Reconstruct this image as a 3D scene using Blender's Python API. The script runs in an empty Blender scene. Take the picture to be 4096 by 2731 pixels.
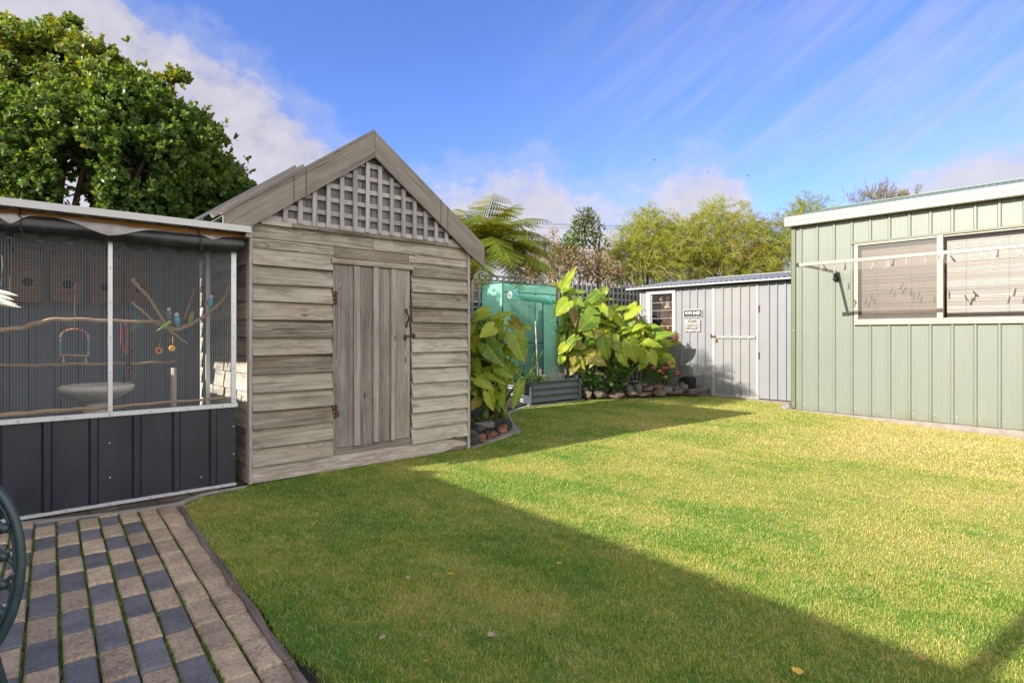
import bpy, bmesh, math, random
import numpy as np
from mathutils import Vector, Matrix, noise as mnoise
random.seed(7)
rng = np.random.default_rng(11)
SC = bpy.context.scene
COL = SC.collection
R = math.radians
# ------------------------------------------------------------------ camera geometry (metres; the yard's walls run along X and Y)
H, F, CX, CY = 1.15, 2334., 2048., 1338.
A = R(48.3)
FW = Vector((math.cos(A), math.sin(A), 0)); RT = Vector((math.sin(A), -math.cos(A), 0)); UP = Vector((0, 0, 1))
CAM = Vector((0, 0, H))
def ray(x, y): return FW + RT*((x-CX)/F) + UP*((CY-y)/F)
def PZ(x, y, z=0.): d = ray(x, y); return CAM + d*((z-H)/d.z)
def PX(x, y, v): d = ray(x, y); return CAM + d*(v/d.x)
def PY(x, y, v): d = ray(x, y); return CAM + d*(v/d.y)
def PD(x, y, dep): return CAM + ray(x, y)*dep
V = lambda *a: Vector(a)

# ------------------------------------------------------------------ scene tree helpers
def tag(o, label=None, cat=None, group=None, kind=None):
    if label: o['label'] = label
    if cat: o['category'] = cat
    if group: o['group'] = group
    if kind: o['kind'] = kind
    return o
def thing(name, loc, label, cat, group=None):
    o = bpy.data.objects.new(name, None); COL.objects.link(o)
    o.location = loc; o.empty_display_size = .1
    return tag(o, label, cat, group)
def wloc(o):
    v = Vector((0, 0, 0))
    while o is not None: v = v + o.location; o = o.parent
    return v
def copy_tree(o, loc, parent=None):
    c = o.copy(); COL.objects.link(c); c.parent = parent
    if loc is not None: c.location = loc
    for ch in list(o.children): copy_tree(ch, None, c)
    return c
def finish(me, name, mats, parent, smooth):
    for m in (mats if isinstance(mats, (list, tuple)) else [mats]): me.materials.append(m)
    o = bpy.data.objects.new(name, me); COL.objects.link(o)
    if parent is not None: o.parent = parent
    if smooth: me.shade_smooth()
    return o

class MB:
    """collects faces of one mesh, with metre UVs running along each piece and a random tone per piece"""
    def __init__(s): s.v=[]; s.f=[]; s.uv=[]; s.t=[]; s.m=[]
    def face(s, pts, uvs=None, tone=.5, mi=0):
        i=len(s.v); s.v += [tuple(p) for p in pts]; s.f.append(list(range(i,i+len(pts))))
        s.uv += uvs if uvs else [(p[0], p[2]) for p in pts]; s.t.append(tone); s.m.append(mi)
    def hexa(s, p, along=0, tone=None, mi=0, uo=None):
        # p: 8 corners, index = 4*k + 2*j + i along three edge directions i, j, k
        p=[Vector(q) for q in p]
        tone = random.random() if tone is None else tone
        ou, ov = uo if uo else (random.uniform(0,90), random.uniform(0,90))
        L=[(p[1]-p[0]).length, (p[2]-p[0]).length, (p[4]-p[0]).length]
        a=along; b,c=[k for k in (0,1,2) if k!=a]
        bit=lambda n,k:(n>>k)&1
        quads=[(0,2,3,1),(4,5,7,6),(0,1,5,4),(2,6,7,3),(0,4,6,2),(1,3,7,5)]
        for qd in quads:
            same=[k for k in range(3) if len({bit(n,k) for n in qd})==1][0]
            uv=[]
            for n in qd:
                if same==a: u,v=bit(n,b)*L[b]*.3, bit(n,c)*L[c]
                elif same==b: u,v=bit(n,a)*L[a], bit(n,c)*L[c]+L[b]
                else: u,v=bit(n,a)*L[a], bit(n,b)*L[b]
                uv.append((u+ou,v+ov))
            s.face([p[n] for n in qd], uv, tone, mi)
    def box(s, lo, hi, along=None, tone=None, mi=0):
        lo,hi=Vector(lo),Vector(hi); d=hi-lo
        if along is None: along=max(range(3), key=lambda k:abs(d[k]))
        s.hexa([(hi.x if n&1 else lo.x, hi.y if n&2 else lo.y, hi.z if n&4 else lo.z) for n in range(8)], along, tone, mi)
    def bar(s, a, b, w, h, up=UP, tone=None, mi=0):
        """box from a to b, w wide sideways and h along up, centred"""
        a,b=Vector(a),Vector(b); d=(b-a).normalized(); side=d.cross(Vector(up))
        if side.length<1e-5: side=d.cross(V(1,0,0))
        side.normalize(); u=side.cross(d).normalized()
        P=[]
        for n in range(8):
            q=(b if n&1 else a)+side*(w/2 if n&2 else -w/2)+u*(h/2 if n&4 else -h/2); P.append(q)
        s.hexa(P,0,tone,mi)
    def tube(s, pts, rad, n=8, tone=None, mi=0, cap=True):
        pts=[Vector(p) for p in pts]; m=len(pts)
        if not hasattr(rad,'__len__'): rad=[rad]*m
        tone=random.random() if tone is None else tone
        i0=len(s.v); ou=random.uniform(0,50); L=0; up=V(.13,.21,1)
        for k,p in enumerate(pts):
            d=(pts[min(k+1,m-1)]-pts[max(k-1,0)])
            if d.length<1e-9: d=V(0,0,1)
            d.normalize(); x=d.cross(up)
            if x.length<.05: x=d.cross(V(1,0,.1))
            x.normalize(); y=x.cross(d)
            for j in range(n):
                t=2*math.pi*j/n; s.v.append(tuple(p+x*(rad[k]*math.cos(t))+y*(rad[k]*math.sin(t))))
        Ls=[0]
        for k in range(m-1): Ls.append(Ls[-1]+(pts[k+1]-pts[k]).length)
        for k in range(m-1):
            for j in range(n):
                j2=(j+1)%n
                s.f.append([i0+k*n+j,i0+k*n+j2,i0+(k+1)*n+j2,i0+(k+1)*n+j])
                r=rad[k]*6.28/n
                s.uv += [(Ls[k]+ou,j*r),(Ls[k]+ou,(j+1)*r),(Ls[k+1]+ou,(j+1)*r),(Ls[k+1]+ou,j*r)]
                s.t.append(tone); s.m.append(mi)
        if cap:
            for k,rev in ((0,True),(m-1,False)):
                idx=[i0+k*n+j for j in range(n)]
                if rev: idx=idx[::-1]
                s.f.append(idx); s.uv += [(ou+.01*q,0) for q in range(n)]; s.t.append(tone); s.m.append(mi)
    def grid(s, P, tone=.5, mi=0, uvf=None):
        """P[i][j] points"""
        i0=len(s.v); ni=len(P); nj=len(P[0])
        for r in P:
            for p in r: s.v.append(tuple(p))
        for i in range(ni-1):
            for j in range(nj-1):
                s.f.append([i0+i*nj+j,i0+(i+1)*nj+j,i0+(i+1)*nj+j+1,i0+i*nj+j+1])
                for (a,b) in ((i,j),(i+1,j),(i+1,j+1),(i,j+1)):
                    s.uv.append(uvf(a,b) if uvf else (a*.1,b*.1))
                s.t.append(tone); s.m.append(mi)
    def lathe(s, prof, c, n=24, tone=.5, mi=0):
        c=Vector(c); P=[]
        for r,z in prof: P.append([c+V(r*math.cos(2*math.pi*j/n), r*math.sin(2*math.pi*j/n), z) for j in range(n+1)])
        s.grid(P[::-1], tone, mi, lambda a,b:(b/n, a*.1))
    def ball(s, c, r, n=8, m=6, tone=.5, mi=0, sc=(1,1,1)):
        c=Vector(c); P=[]
        for i in range(m+1):
            t=math.pi*i/m
            P.append([c+V(r*sc[0]*math.sin(t)*math.cos(2*math.pi*j/n), r*sc[1]*math.sin(t)*math.sin(2*math.pi*j/n), r*sc[2]*math.cos(t)) for j in range(n+1)])
        s.grid(P, tone, mi, lambda a,b:(b/n,a/m))
    def build(s, name, mats, parent=None, smooth=False, bevel=0, weld=False, origin=None):
        vv=np.array(s.v, dtype=float)
        if parent is not None: org=np.array(wloc(parent))
        elif origin is not None: org=np.array(origin)
        else: org=np.array([(vv[:,0].min()+vv[:,0].max())/2,(vv[:,1].min()+vv[:,1].max())/2,vv[:,2].min()])
        me=bpy.data.meshes.new(name)
        me.from_pydata((vv-org).tolist(), [], s.f)
        uvl=me.uv_layers.new(name='UVMap'); uvl.data.foreach_set('uv', np.array(s.uv,dtype=np.float32).ravel())
        at=me.attributes.new('tone','FLOAT','FACE'); at.data.foreach_set('value', np.array(s.t,dtype=np.float32))
        me.polygons.foreach_set('material_index', np.array(s.m,dtype=np.int32))
        if weld or bevel:
            bm=bmesh.new(); bm.from_mesh(me); bmesh.ops.remove_doubles(bm, verts=bm.verts, dist=1e-5)
            bmesh.ops.recalc_face_normals(bm, faces=bm.faces); bm.to_mesh(me); bm.free()
        me.update()
        o=finish(me, name, mats, parent, smooth)
        if parent is None: o.location=org
        if bevel:
            b=o.modifiers.new('edge','BEVEL'); b.width=bevel; b.segments=1; b.limit_method='ANGLE'; b.angle_limit=R(40)
        return o

def np_mesh(name, Vt, Fc, mats, parent=None, tone=None, uv=None, smooth=False, mi=None, origin=None):
    """Vt (n,3); Fc (m,k) faces with k corners"""
    if parent is not None: org=np.array(wloc(parent))
    elif origin is not None: org=np.array(origin)
    else: org=np.zeros(3)
    me=bpy.data.meshes.new(name)
    n,m,k=len(Vt),len(Fc),Fc.shape[1]
    me.vertices.add(n); me.vertices.foreach_set('co',(Vt-org).astype(np.float32).ravel())
    me.loops.add(m*k); me.loops.foreach_set('vertex_index',Fc.astype(np.int32).ravel())
    me.polygons.add(m); me.polygons.foreach_set('loop_start',np.arange(0,m*k,k,dtype=np.int32))
    me.polygons.foreach_set('loop_total',np.full(m,k,dtype=np.int32))
    if tone is not None:
        at=me.attributes.new('tone','FLOAT','FACE'); at.data.foreach_set('value',tone.astype(np.float32))
    if uv is not None:
        u=me.uv_layers.new(name='UVMap'); u.data.foreach_set('uv',uv.astype(np.float32).ravel())
    if mi is not None: me.polygons.foreach_set('material_index',mi.astype(np.int32))
    me.update(calc_edges=True)
    o=finish(me,name,mats,parent,smooth)
    if parent is None and origin is not None: o.location=origin
    return o
def frames(d, up):
    """rows: x along d, z near up"""
    d=d/np.linalg.norm(d,axis=1,keepdims=True)
    y=np.cross(up,d); ln=np.linalg.norm(y,axis=1,keepdims=True); y=np.where(ln<1e-4,np.array([[1.,0,0]]),y/np.maximum(ln,1e-6))
    z=np.cross(d,y); return np.stack([d,y,z],axis=2)   # columns
def scatter(tv, tf, pos, M, sc, tone):
    """copies of a template; returns V, F, tone"""
    n=len(pos); tv=np.array(tv,float); tf=np.array(tf,int)
    P=np.einsum('nij,kj->nki',M,tv)*np.asarray(sc).reshape(n,1,-1 if np.ndim(sc)>1 else 1)+pos[:,None,:]
    Fc=(tf[None]+ (np.arange(n)*len(tv))[:,None,None]).reshape(-1,tf.shape[1])
    return P.reshape(-1,3), Fc, np.repeat(tone,len(tf))
def unit(n):
    v=rng.normal(size=(n,3)); return v/np.linalg.norm(v,axis=1,keepdims=True)
def join(parts):
    Vs,Fs,Ts,o=[],[],[],0
    for v,f,t in parts: Vs.append(v);Fs.append(f+o);Ts.append(t);o+=len(v)
    return np.concatenate(Vs),np.concatenate(Fs),np.concatenate(Ts)
LEAF_V=[(0,0,0),(.3,0,-.04),(.7,0,-.03),(1,0,.03),(.25,.2,.03),(.68,.29,.05),(.25,-.2,.03),(.68,-.29,.05)]
LEAF_F=[(0,1,4,4),(1,2,5,4),(2,3,5,5),(0,6,1,1),(6,7,2,1),(7,3,2,2)]
LEAF_F4=[(0,1,4),(1,2,5),(1,5,4),(2,3,5),(0,6,1),(6,7,1),(7,2,1),(7,3,2)]
def studs(name, pts, r, mat, parent, sc=(1,1,1)):
    """round heads, one object each, sharing one mesh"""
    m=MB(); m.ball((0,0,0),r,8,5,sc=sc); first=m.build(name,mat,None,smooth=True,origin=(0,0,0)); org=wloc(parent)
    for k,p in enumerate(pts):
        o=first if k==0 else first.copy()
        if k: COL.objects.link(o)
        o.parent=parent; o.location=Vector(p)-org
def smoothstep(a,b,x): t=max(0,min(1,(x-a)/(b-a))); return t*t*(3-2*t)
def text_mesh(name, s, size, mat, parent, origin, xdir, updir, thick=.002, align='CENTER', sx=1.0):
    cu=bpy.data.curves.new(name,'FONT'); cu.body=s; cu.size=size; cu.align_x=align; cu.align_y='CENTER'; cu.extrude=thick; cu.resolution_u=3; cu.offset=size*.012
    t=bpy.data.objects.new(name+'_c',cu); COL.objects.link(t)
    me=bpy.data.meshes.new_from_object(t.evaluated_get(bpy.context.evaluated_depsgraph_get())); bpy.data.objects.remove(t); bpy.data.curves.remove(cu)
    x=Vector(xdir).normalized(); y=Vector(updir).normalized(); z=x.cross(y)
    org=Vector(origin)-wloc(parent)
    for v in me.vertices: v.co = org + x*(v.co.x*sx)+y*v.co.y+z*v.co.z
    me.update(); me.materials.clear()
    me.name=name
    return finish(me,name,mat,parent,False)
SUN_E,SKY_S,EXPO=4.2,.15,1.50
SKY_TINT=(.345,.405,.64,1); CLOUD_LO=(1.36,1.30,1.48,1); CLOUD_HI=(1.85,1.77,1.90,1); CLOUD_FILL=(6.2,5.8,5.35,1)  # last cloud colour: out-of-view clouds added to fill the shade with neutral light
# ------------------------------------------------------------------ materials
def srgb(r,g,b):
    f=lambda c:(c/255/12.92) if c/255<=.04045 else ((c/255+.055)/1.055)**2.4
    return (f(r),f(g),f(b),1)
class NT:
    def __init__(s,name):
        s.mat=bpy.data.materials.new(name); s.mat.use_nodes=True; s.t=s.mat.node_tree; s.t.nodes.clear()
        s.out=s.n('ShaderNodeOutputMaterial')
    def n(s,typ,ins=None,**kw):
        x=s.t.nodes.new(typ)
        for k,v in kw.items(): setattr(x,k,v)
        for k,v in (ins or {}).items():
            if hasattr(v,'links') or isinstance(v,bpy.types.NodeSocket): s.t.links.new(v,x.inputs[k])
            else: x.inputs[k].default_value=v
        return x
    def math(s,op,a,b=None,c=None,clamp=False):
        x=s.t.nodes.new('ShaderNodeMath'); x.operation=op; x.use_clamp=clamp
        for i,v in enumerate((a,b,c)):
            if v is None: continue
            if isinstance(v,(int,float)): x.inputs[i].default_value=v
            else: s.t.links.new(v,x.inputs[i])
        return x.outputs[0]
    def mix(s,fac,a,b,mode='MIX'):
        x=s.t.nodes.new('ShaderNodeMix'); x.data_type='RGBA'; x.blend_type=mode
        for i,v in ((0,fac),(6,a),(7,b)):
            if isinstance(v,bpy.types.NodeSocket): s.t.links.new(v,x.inputs[i])
            else: x.inputs[i].default_value=v
        return x.outputs[2]
    def ramp(s,fac,stops,interp='LINEAR'):
        x=s.t.nodes.new('ShaderNodeValToRGB'); x.color_ramp.interpolation=interp
        e=x.color_ramp.elements
        while len(e)<len(stops): e.new(.5)
        for k,(p,c) in enumerate(stops):
            e[k].position=p; e[k].color=c if hasattr(c,'__len__') else (c,c,c,1)
        s.t.links.new(fac,x.inputs[0]); return x.outputs[0]
    def noise(s,vec,scale,detail=3,rough=.55,dist=0.,dim='3D'):
        return s.n('ShaderNodeTexNoise',{'Vector':vec,'Scale':scale,'Detail':detail,'Roughness':rough,'Distortion':dist},noise_dimensions=dim).outputs[0]
    def obj(s): return s.n('ShaderNodeTexCoord').outputs['Object']
    def pos(s): return s.n('ShaderNodeNewGeometry').outputs['Position']
    def uv(s): return s.n('ShaderNodeTexCoord').outputs['UV']
    def tone(s): return s.n('ShaderNodeAttribute',attribute_name='tone').outputs['Fac']
    def map(s,vec,sc=(1,1,1),loc=(0,0,0),rot=(0,0,0)): return s.n('ShaderNodeMapping',{'Vector':vec,'Scale':sc,'Location':loc,'Rotation':rot}).outputs[0]
    def bump(s,h,strength=.3,dist=.01): return s.n('ShaderNodeBump',{'Height':h,'Strength':strength,'Distance':dist}).outputs[0]
    def bsdf(s,col,rough=.6,metal=0,normal=None,spec=.5,**ins):
        d={'Base Color':col,'Roughness':rough,'Metallic':metal,'Specular IOR Level':spec}
        if normal is not None: d['Normal']=normal
        d.update(ins)
        b=s.n('ShaderNodeBsdfPrincipled',d); return b.outputs[0]
    def surf(s,sh): s.t.links.new(sh,s.out.inputs['Surface']); return s.mat

def painted(name,col,rough=.45,var=.08,scale=4,metal=0,bump=.0,dirt=None,spec=.5,fine=60,specks=None,splash=None):
    t=NT(name); o=t.obj()
    n1=t.noise(o,scale,4); n2=t.noise(o,fine,2)
    f=t.math('ADD',t.math('MULTIPLY',n1,.7),t.math('MULTIPLY',n2,.3))
    lo=tuple(c*(1-var) for c in col[:3])+(1,); hi=tuple(min(1,c*(1+var)) for c in col[:3])+(1,)
    c=t.ramp(f,[(.3,lo),(.7,hi)])
    if dirt:
        d=t.ramp(t.noise(t.map(o,(3,3,.6)),3,5,.65),[(.52,0.),(.75,1.)])
        c=t.mix(t.math('MULTIPLY',d,dirt[1]),c,dirt[0])
    if splash:   # dried mud splashed up from the ground
        z=t.n('ShaderNodeSeparateXYZ',{'Vector':t.pos()}).outputs[2]
        sp_=t.math('ADD',t.noise(t.pos(),5,4,.7),t.math('MULTIPLY',z,-1.6))
        c=t.mix(t.math('MULTIPLY',t.ramp(sp_,[(.30,0.),(.62,1.)]),.55),c,splash)
        st=t.ramp(t.noise(t.map(t.pos(),(5,5,.25)),3,4,.6),[(.5,0.),(.72,1.)])
        c=t.mix(t.math('MULTIPLY',st,.22),c,splash)
    rr=rough
    if specks:
        s_=t.ramp(t.noise(o,130,2,.5),[(.735,0.),(.76,1.)]); c=t.mix(t.math('MULTIPLY',s_,.7),c,specks)
        rr=t.math('MULTIPLY_ADD',t.noise(o,3,4,.7),.35,rough-.15)
    nn=t.bump(n2,bump,.004) if bump else None
    return t.surf(t.bsdf(c,rr,metal,nn,spec))

def wood(name,stops,knots=True,warm=None,stain=.5,wear=None,rough=.85,tonevar=.35,bump=.6,fine=1.0,grime=.25):
    """weathered timber: grain along U"""
    t=NT(name); uv=t.uv(); tn=t.tone()
    warp=t.noise(t.map(uv,(.9,6,1)),1,3,.5)
    sep=t.n('ShaderNodeSeparateXYZ',{'Vector':uv})
    vo=t.n('ShaderNodeTexVoronoi',{'Vector':t.map(uv,(2.6,7.5,1)),'Scale':1.0,'Randomness':1.0})
    keep=t.math('GREATER_THAN',t.n('ShaderNodeSeparateColor',{'Color':vo.outputs['Color']}).outputs[0],.38)
    swirl=t.math('MULTIPLY',t.ramp(vo.outputs['Distance'],[(0.,1.),(.16,.62),(.42,0.)],'EASE'),keep)
    comb=t.n('ShaderNodeCombineXYZ',{'X':t.math('MULTIPLY',sep.outputs[0],.75),'Y':t.math('ADD',t.math('MULTIPLY',sep.outputs[1],95*fine),t.math('ADD',t.math('MULTIPLY',warp,9.0),t.math('MULTIPLY',swirl,5.0 if knots else 0.))),'Z':tn})
    g=t.noise(comb.outputs[0],1,4,.6)
    comb2=t.n('ShaderNodeCombineXYZ',{'X':t.math('MULTIPLY',sep.outputs[0],5),'Y':t.math('MULTIPLY',sep.outputs[1],260*fine),'Z':tn})
    g2=t.noise(comb2.outputs[0],1,2,.6)
    big=t.noise(t.map(uv,(2.2,6,1)),1,4,.6)
    f=t.math('ADD',t.math('MULTIPLY',g,.55),t.math('ADD',t.math('MULTIPLY',g2,.22),t.math('MULTIPLY',big,.3)))
    f=t.math('ADD',f,t.math('MULTIPLY',t.math('SUBTRACT',tn,.5),tonevar*.5))
    c=t.ramp(f,stops)
    h=t.math('ADD',g,t.math('MULTIPLY',g2,.5))
    if warm:
        wm=t.ramp(t.noise(t.map(uv,(1.1,3,1),(7,3,0)),1,3,.6),[(.5,0.),(.72,1.)])
        c=t.mix(t.math('MULTIPLY',wm,stain),c,warm)
    lines=t.ramp(g,[(.30,1.),(.42,0.),(.58,0.),(.66,.5)])
    c=t.mix(t.math('MULTIPLY',lines,.38),c,tuple(x*.5 for x in stops[0][1][:3])+(1,))
    gm=t.ramp(t.noise(t.map(uv,(2.6,11,1),(11,4,0)),1,5,.68),[(.50,0.),(.70,1.)])
    c=t.mix(t.math('MULTIPLY',gm,grime),c,tuple(x*.8 for x in stops[0][1][:3])+(1,))
    dk=t.ramp(t.noise(t.map(uv,(1.0,24,1),(3,9,0)),1,4,.7),[(.58,0.),(.8,1.)])
    c=t.mix(t.math('MULTIPLY',dk,.72),c,tuple(x*.35 for x in stops[0][1][:3])+(1,))
    if knots:
        k=t.ramp(vo.outputs['Distance'],[(.03,1.),(.07,.6),(.11,0.)])
        k=t.math('MULTIPLY',k,keep)
        c=t.mix(t.math('MULTIPLY',k,.75),c,tuple(x*.3 for x in stops[0][1][:3])+(1,))
        h=t.math('SUBTRACT',h,k)
    if wear:
        w=t.ramp(t.noise(t.map(uv,(5,75,1),(1,5,0)),1,5,.7),[(.5,0.),(.6,1.)])
        c=t.mix(t.math('MULTIPLY',w,wear[1]),c,wear[0])
    return t.surf(t.bsdf(c,rough,0,t.bump(h,bump,.004),.25))

def leaf(name,lo,hi,trans=.35,rough=.4,tcol=None,spec=.5,scale=1.2,extra=None):
    t=NT(name); tn=t.tone()
    n=t.noise(t.pos(),scale,2)
    f=t.math('ADD',t.math('MULTIPLY',tn,.7),t.math('MULTIPLY',n,.5))
    stops=[(.2,lo),(.85,hi)]
    if extra: stops.append((.97,extra))
    c=t.ramp(f,stops)
    b=t.bsdf(c,rough,0,None,spec)
    tc=t.mix(1.,c,tcol or (1.5,1.5,.6,1),'MULTIPLY')
    tr=t.n('ShaderNodeBsdfTranslucent',{'Color':tc})
    m=t.n('ShaderNodeMixShader',{0:trans,1:b,2:tr.outputs[0]})
    return t.surf(m.outputs[0])

M={}
grey=lambda v:(v,v,v,1)
M['board']=wood('weathered_board',[(.28,srgb(58,54,50)),(.43,srgb(120,115,106)),(.56,srgb(154,149,139)),(.8,srgb(184,180,170))],warm=srgb(122,98,72),stain=.45,tonevar=.5,grime=.6)
M['board_base']=wood('flaking_base_board',[(.3,srgb(112,102,96)),(.5,srgb(150,141,135)),(.75,srgb(185,178,174))],warm=srgb(120,104,92),wear=(srgb(200,194,190),.6))
M['door']=wood('grey_door_board',[(.25,srgb(56,52,51)),(.44,srgb(112,107,104)),(.60,srgb(147,142,138)),(.8,srgb(178,173,169))],warm=srgb(104,94,88),stain=.5,tonevar=.5)
M['barge']=wood('grey_barge_board',[(.3,srgb(70,66,63)),(.5,srgb(122,116,110)),(.75,srgb(153,147,141))],warm=srgb(105,90,76),stain=.35,tonevar=.1)
M['lattice']=wood('lattice_slat',[(.3,srgb(108,105,107)),(.5,srgb(150,147,149)),(.75,srgb(182,179,180))],knots=False,tonevar=.3)
M['dark_board']=wood('bluegrey_gable_board',[(.3,srgb(76,76,80)),(.5,srgb(112,112,116)),(.75,srgb(142,143,148))],knots=False,tonevar=.5)
M['post']=wood('post_timber',[(.3,srgb(110,104,100)),(.5,srgb(152,146,140)),(.75,srgb(182,177,172))],knots=True,tonevar=.1)
M['sleeper']=wood('edging_timber',[(.3,srgb(52,46,42)),(.5,srgb(100,90,82)),(.75,srgb(150,138,128))],warm=srgb(90,70,58))
M['pine']=wood('treated_pine',[(.3,srgb(150,98,40)),(.5,srgb(190,132,62)),(.75,srgb(214,160,92))],knots=True,tonevar=.2)
M['fence']=wood('fence_timber',[(.3,srgb(98,92,90)),(.5,srgb(140,134,130)),(.75,srgb(172,166,162))],knots=False,tonevar=.4)
M['branch']=wood('perch_bark',[(.3,srgb(90,72,54)),(.5,srgb(150,124,98)),(.75,srgb(198,172,142))],knots=False)
M['bark']=wood('tree_bark',[(.3,srgb(46,36,30)),(.5,srgb(84,68,56)),(.75,srgb(120,102,86))],knots=False)
M['nestbox']=wood('nest_box_ply',[(.3,srgb(70,54,40)),(.5,srgb(98,78,58)),(.75,srgb(120,98,75))],knots=False)
M['black']=painted('matt_black',grey(.006),.8)
M['charcoal']=painted('charcoal_sheet',(.016,.020,.031,1),.32,.25,2.5,dirt=((.06,.06,.055,1),.3),specks=(.25,.25,.24,1))
M['navy']=painted('bluegrey_sheet',(.062,.088,.130,1),.5,.15,2)
M['alu']=painted('galvanised_channel',(.52,.54,.58,1),.42,.08,30,metal=.55)
M['strapmetal']=painted('galvanised_strap',(.21,.22,.225,1),.5,.15,20,metal=.2)
M['shedtrim']=painted('grey_shed_trim',(.25,.255,.265,1),.5,.06)
M['wire']=painted('galvanised_wire',(.25,.26,.285,1),.45,.1,30,metal=.35)
M['whitetrim']=painted('white_trim',(.46,.47,.49,1),.5,.05)
M['cream']=painted('cream_gutter',(.285,.258,.208,1),.4,.03)
M['creamframe']=painted('cream_frame',(.275,.245,.200,1),.4,.03)
M['greywall']=painted('grey_sheet',(.160,.167,.180,1),.5,.06,3,bump=.05,dirt=((.14,.125,.11,1),.35))
M['greydoor']=painted('grey_door_sheet',(.168,.171,.177,1),.5,.06,3,bump=.05,dirt=((.16,.14,.11,1),.35))
M['greytrim']=painted('grey_white_trim',(.27,.26,.25,1),.5,.06,dirt=((.30,.20,.13,1),.35))
M['greyroof']=painted('zinc_roof',(.15,.16,.185,1),.45,.1,3)
M['whiteframe']=painted('white_window_frame',(.34,.33,.32,1),.5,.04,dirt=((.45,.32,.2,1),.2))
M['green']=painted('green_sheet',(.134,.152,.127,1),.38,.03,1.5,dirt=((.148,.155,.136,1),.5),splash=(.115,.10,.07,1))
M['greencorner']=painted('green_corner',(.082,.102,.058,1),.4,.04)
M['greenroof']=painted('green_roof',(.125,.165,.135,1),.45,.05)
M['concrete']=painted('concrete',(.38,.35,.30,1),.9,.25,9,bump=.6,dirt=((.30,.24,.10,1),.35),fine=120)
M['kerb']=painted('kerb_concrete',(.20,.19,.175,1),.92,.3,12,bump=.8,fine=140,dirt=((.30,.24,.10,1),.3))
M['soil']=painted('dark_soil',(.030,.021,.016,1),.95,.5,14,bump=1.,fine=110)
M['earth']=painted('yard_earth',(.06,.05,.035,1),.95,.4,6,bump=.8)
M['rust']=painted('rusty_iron',(.075,.030,.020,1),.7,.4,60,bump=.5,metal=.2)
M['screw']=painted('screw_zinc',(.55,.56,.58,1),.4,.05,metal=.5)
M['blind_dark']=painted('black_tarp',(.011,.011,.013,1),.38,.6,9,bump=.3,dirt=((.10,.10,.10,1),.25))
M['blind_pale']=painted('grey_tarp_lining',(.26,.25,.25,1),.55,.25,9,bump=.2)
M['cord']=painted('black_cord',grey(.012),.6)
M['bed']=painted('bluegrey_bed_panel',(.075,.095,.105,1),.38,.15,5,dirt=((.15,.14,.13,1),.35),specks=(.35,.35,.33,1))
M['bedpost']=painted('dark_bed_corner',(.035,.05,.065,1),.4,.1,dirt=((.4,.4,.38,1),.1))
M['stone']=painted('bird_bath_stone',(.50,.49,.46,1),.85,.2,14,bump=.4,fine=90)
M['mesh_dark']=painted('teal_shade_cloth',(.015,.095,.095,1),.8,.25,5)
M['peg']=painted('grey_peg',(.27,.275,.32,1),.4,.05)
M['pegdark']=painted('dark_peg',(.06,.065,.08,1),.4,.05)
M['plastic']=painted('black_plastic',(.012,.012,.013,1),.35,.2)
M['lamp']=painted('solar_lamp_diffuser',(.40,.40,.46,1),.3,.1)
M['signsteel']=painted('grey_steel_sign',(.23,.225,.215,1),.55,.1)
M['blueplastic']=painted('blue_plastic',(.10,.36,.62,1),.35,.05)
M['white']=painted('white_enamel',(.48,.48,.475,1),.4,.03)
M['chair']=painted('dark_green_cast_metal',(.020,.042,.048,1),.42,.3,25,bump=.3,fine=80)
M['pot']=painted('charcoal_pot',(.10,.10,.115,1),.55,.15)
M['coir']=painted('dark_coir',(.020,.014,.014,1),.95,.5,40,bump=1.)
M['stake']=painted('pale_stake',(.32,.31,.28,1),.6,.1)
M['cloth_tie']=painted('blue_tie',(.05,.28,.60,1),.6,.1)
M['dullwire']=painted('power_cable',(.05,.05,.06,1),.6)
M['slab']=painted('grey_slab',(.17,.15,.13,1),.9,.25,8,bump=.6,fine=90,dirt=((.25,.2,.15,1),.4))
M['interior']=painted('dark_interior',(.050,.030,.020,1),.9,.3)
M['orange']=painted('orange_clamp',(.62,.20,.03,1),.5,.1)
M['red']=painted('red_handle',(.55,.03,.02,1),.4)
M['toolsteel']=painted('tool_steel',(.30,.22,.16,1),.4,.2,metal=.5)
M['housewall']=painted('house_wall',(.42,.36,.30,1),.8,.1)
M['houseroof']=painted('house_roof',(.20,.12,.10,1),.7,.1)
M['whitecloth']=painted('white_feather',(.42,.39,.34,1),.7,.15,20)
# louvre / window glass
def glass(name,tint=(1,1,1,1),rough=.03,mixf=.22):
    t=NT(name)
    tr=t.n('ShaderNodeBsdfTransparent',{'Color':tint}); g=t.n('ShaderNodeBsdfGlossy',{'Color':(1,1,1,1),'Roughness':rough})
    fr=t.n('ShaderNodeFresnel',{'IOR':1.28})
    f=t.math('MULTIPLY_ADD',fr.outputs[0],1.,mixf*.3)
    return t.surf(t.n('ShaderNodeMixShader',{0:f,1:tr.outputs[0],2:g.outputs[0]}).outputs[0])
M['glass']=glass('window_glass',(.9,.9,.88,1),mixf=.05)
M['flyscreen']=glass('fly_screen',(.66,.60,.56,1),.5,.1)
M['louvreglass']=glass('louvre_glass',(.85,.80,.72,1),.05,.02)
def blindmat():
    t=NT('blind_slat'); tn=t.tone()
    c=t.ramp(tn,[(0,(.205,.187,.178,1)),(1,(.255,.238,.232,1))])
    return t.surf(t.bsdf(c,.5))
M['blind']=blindmat()
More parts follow.
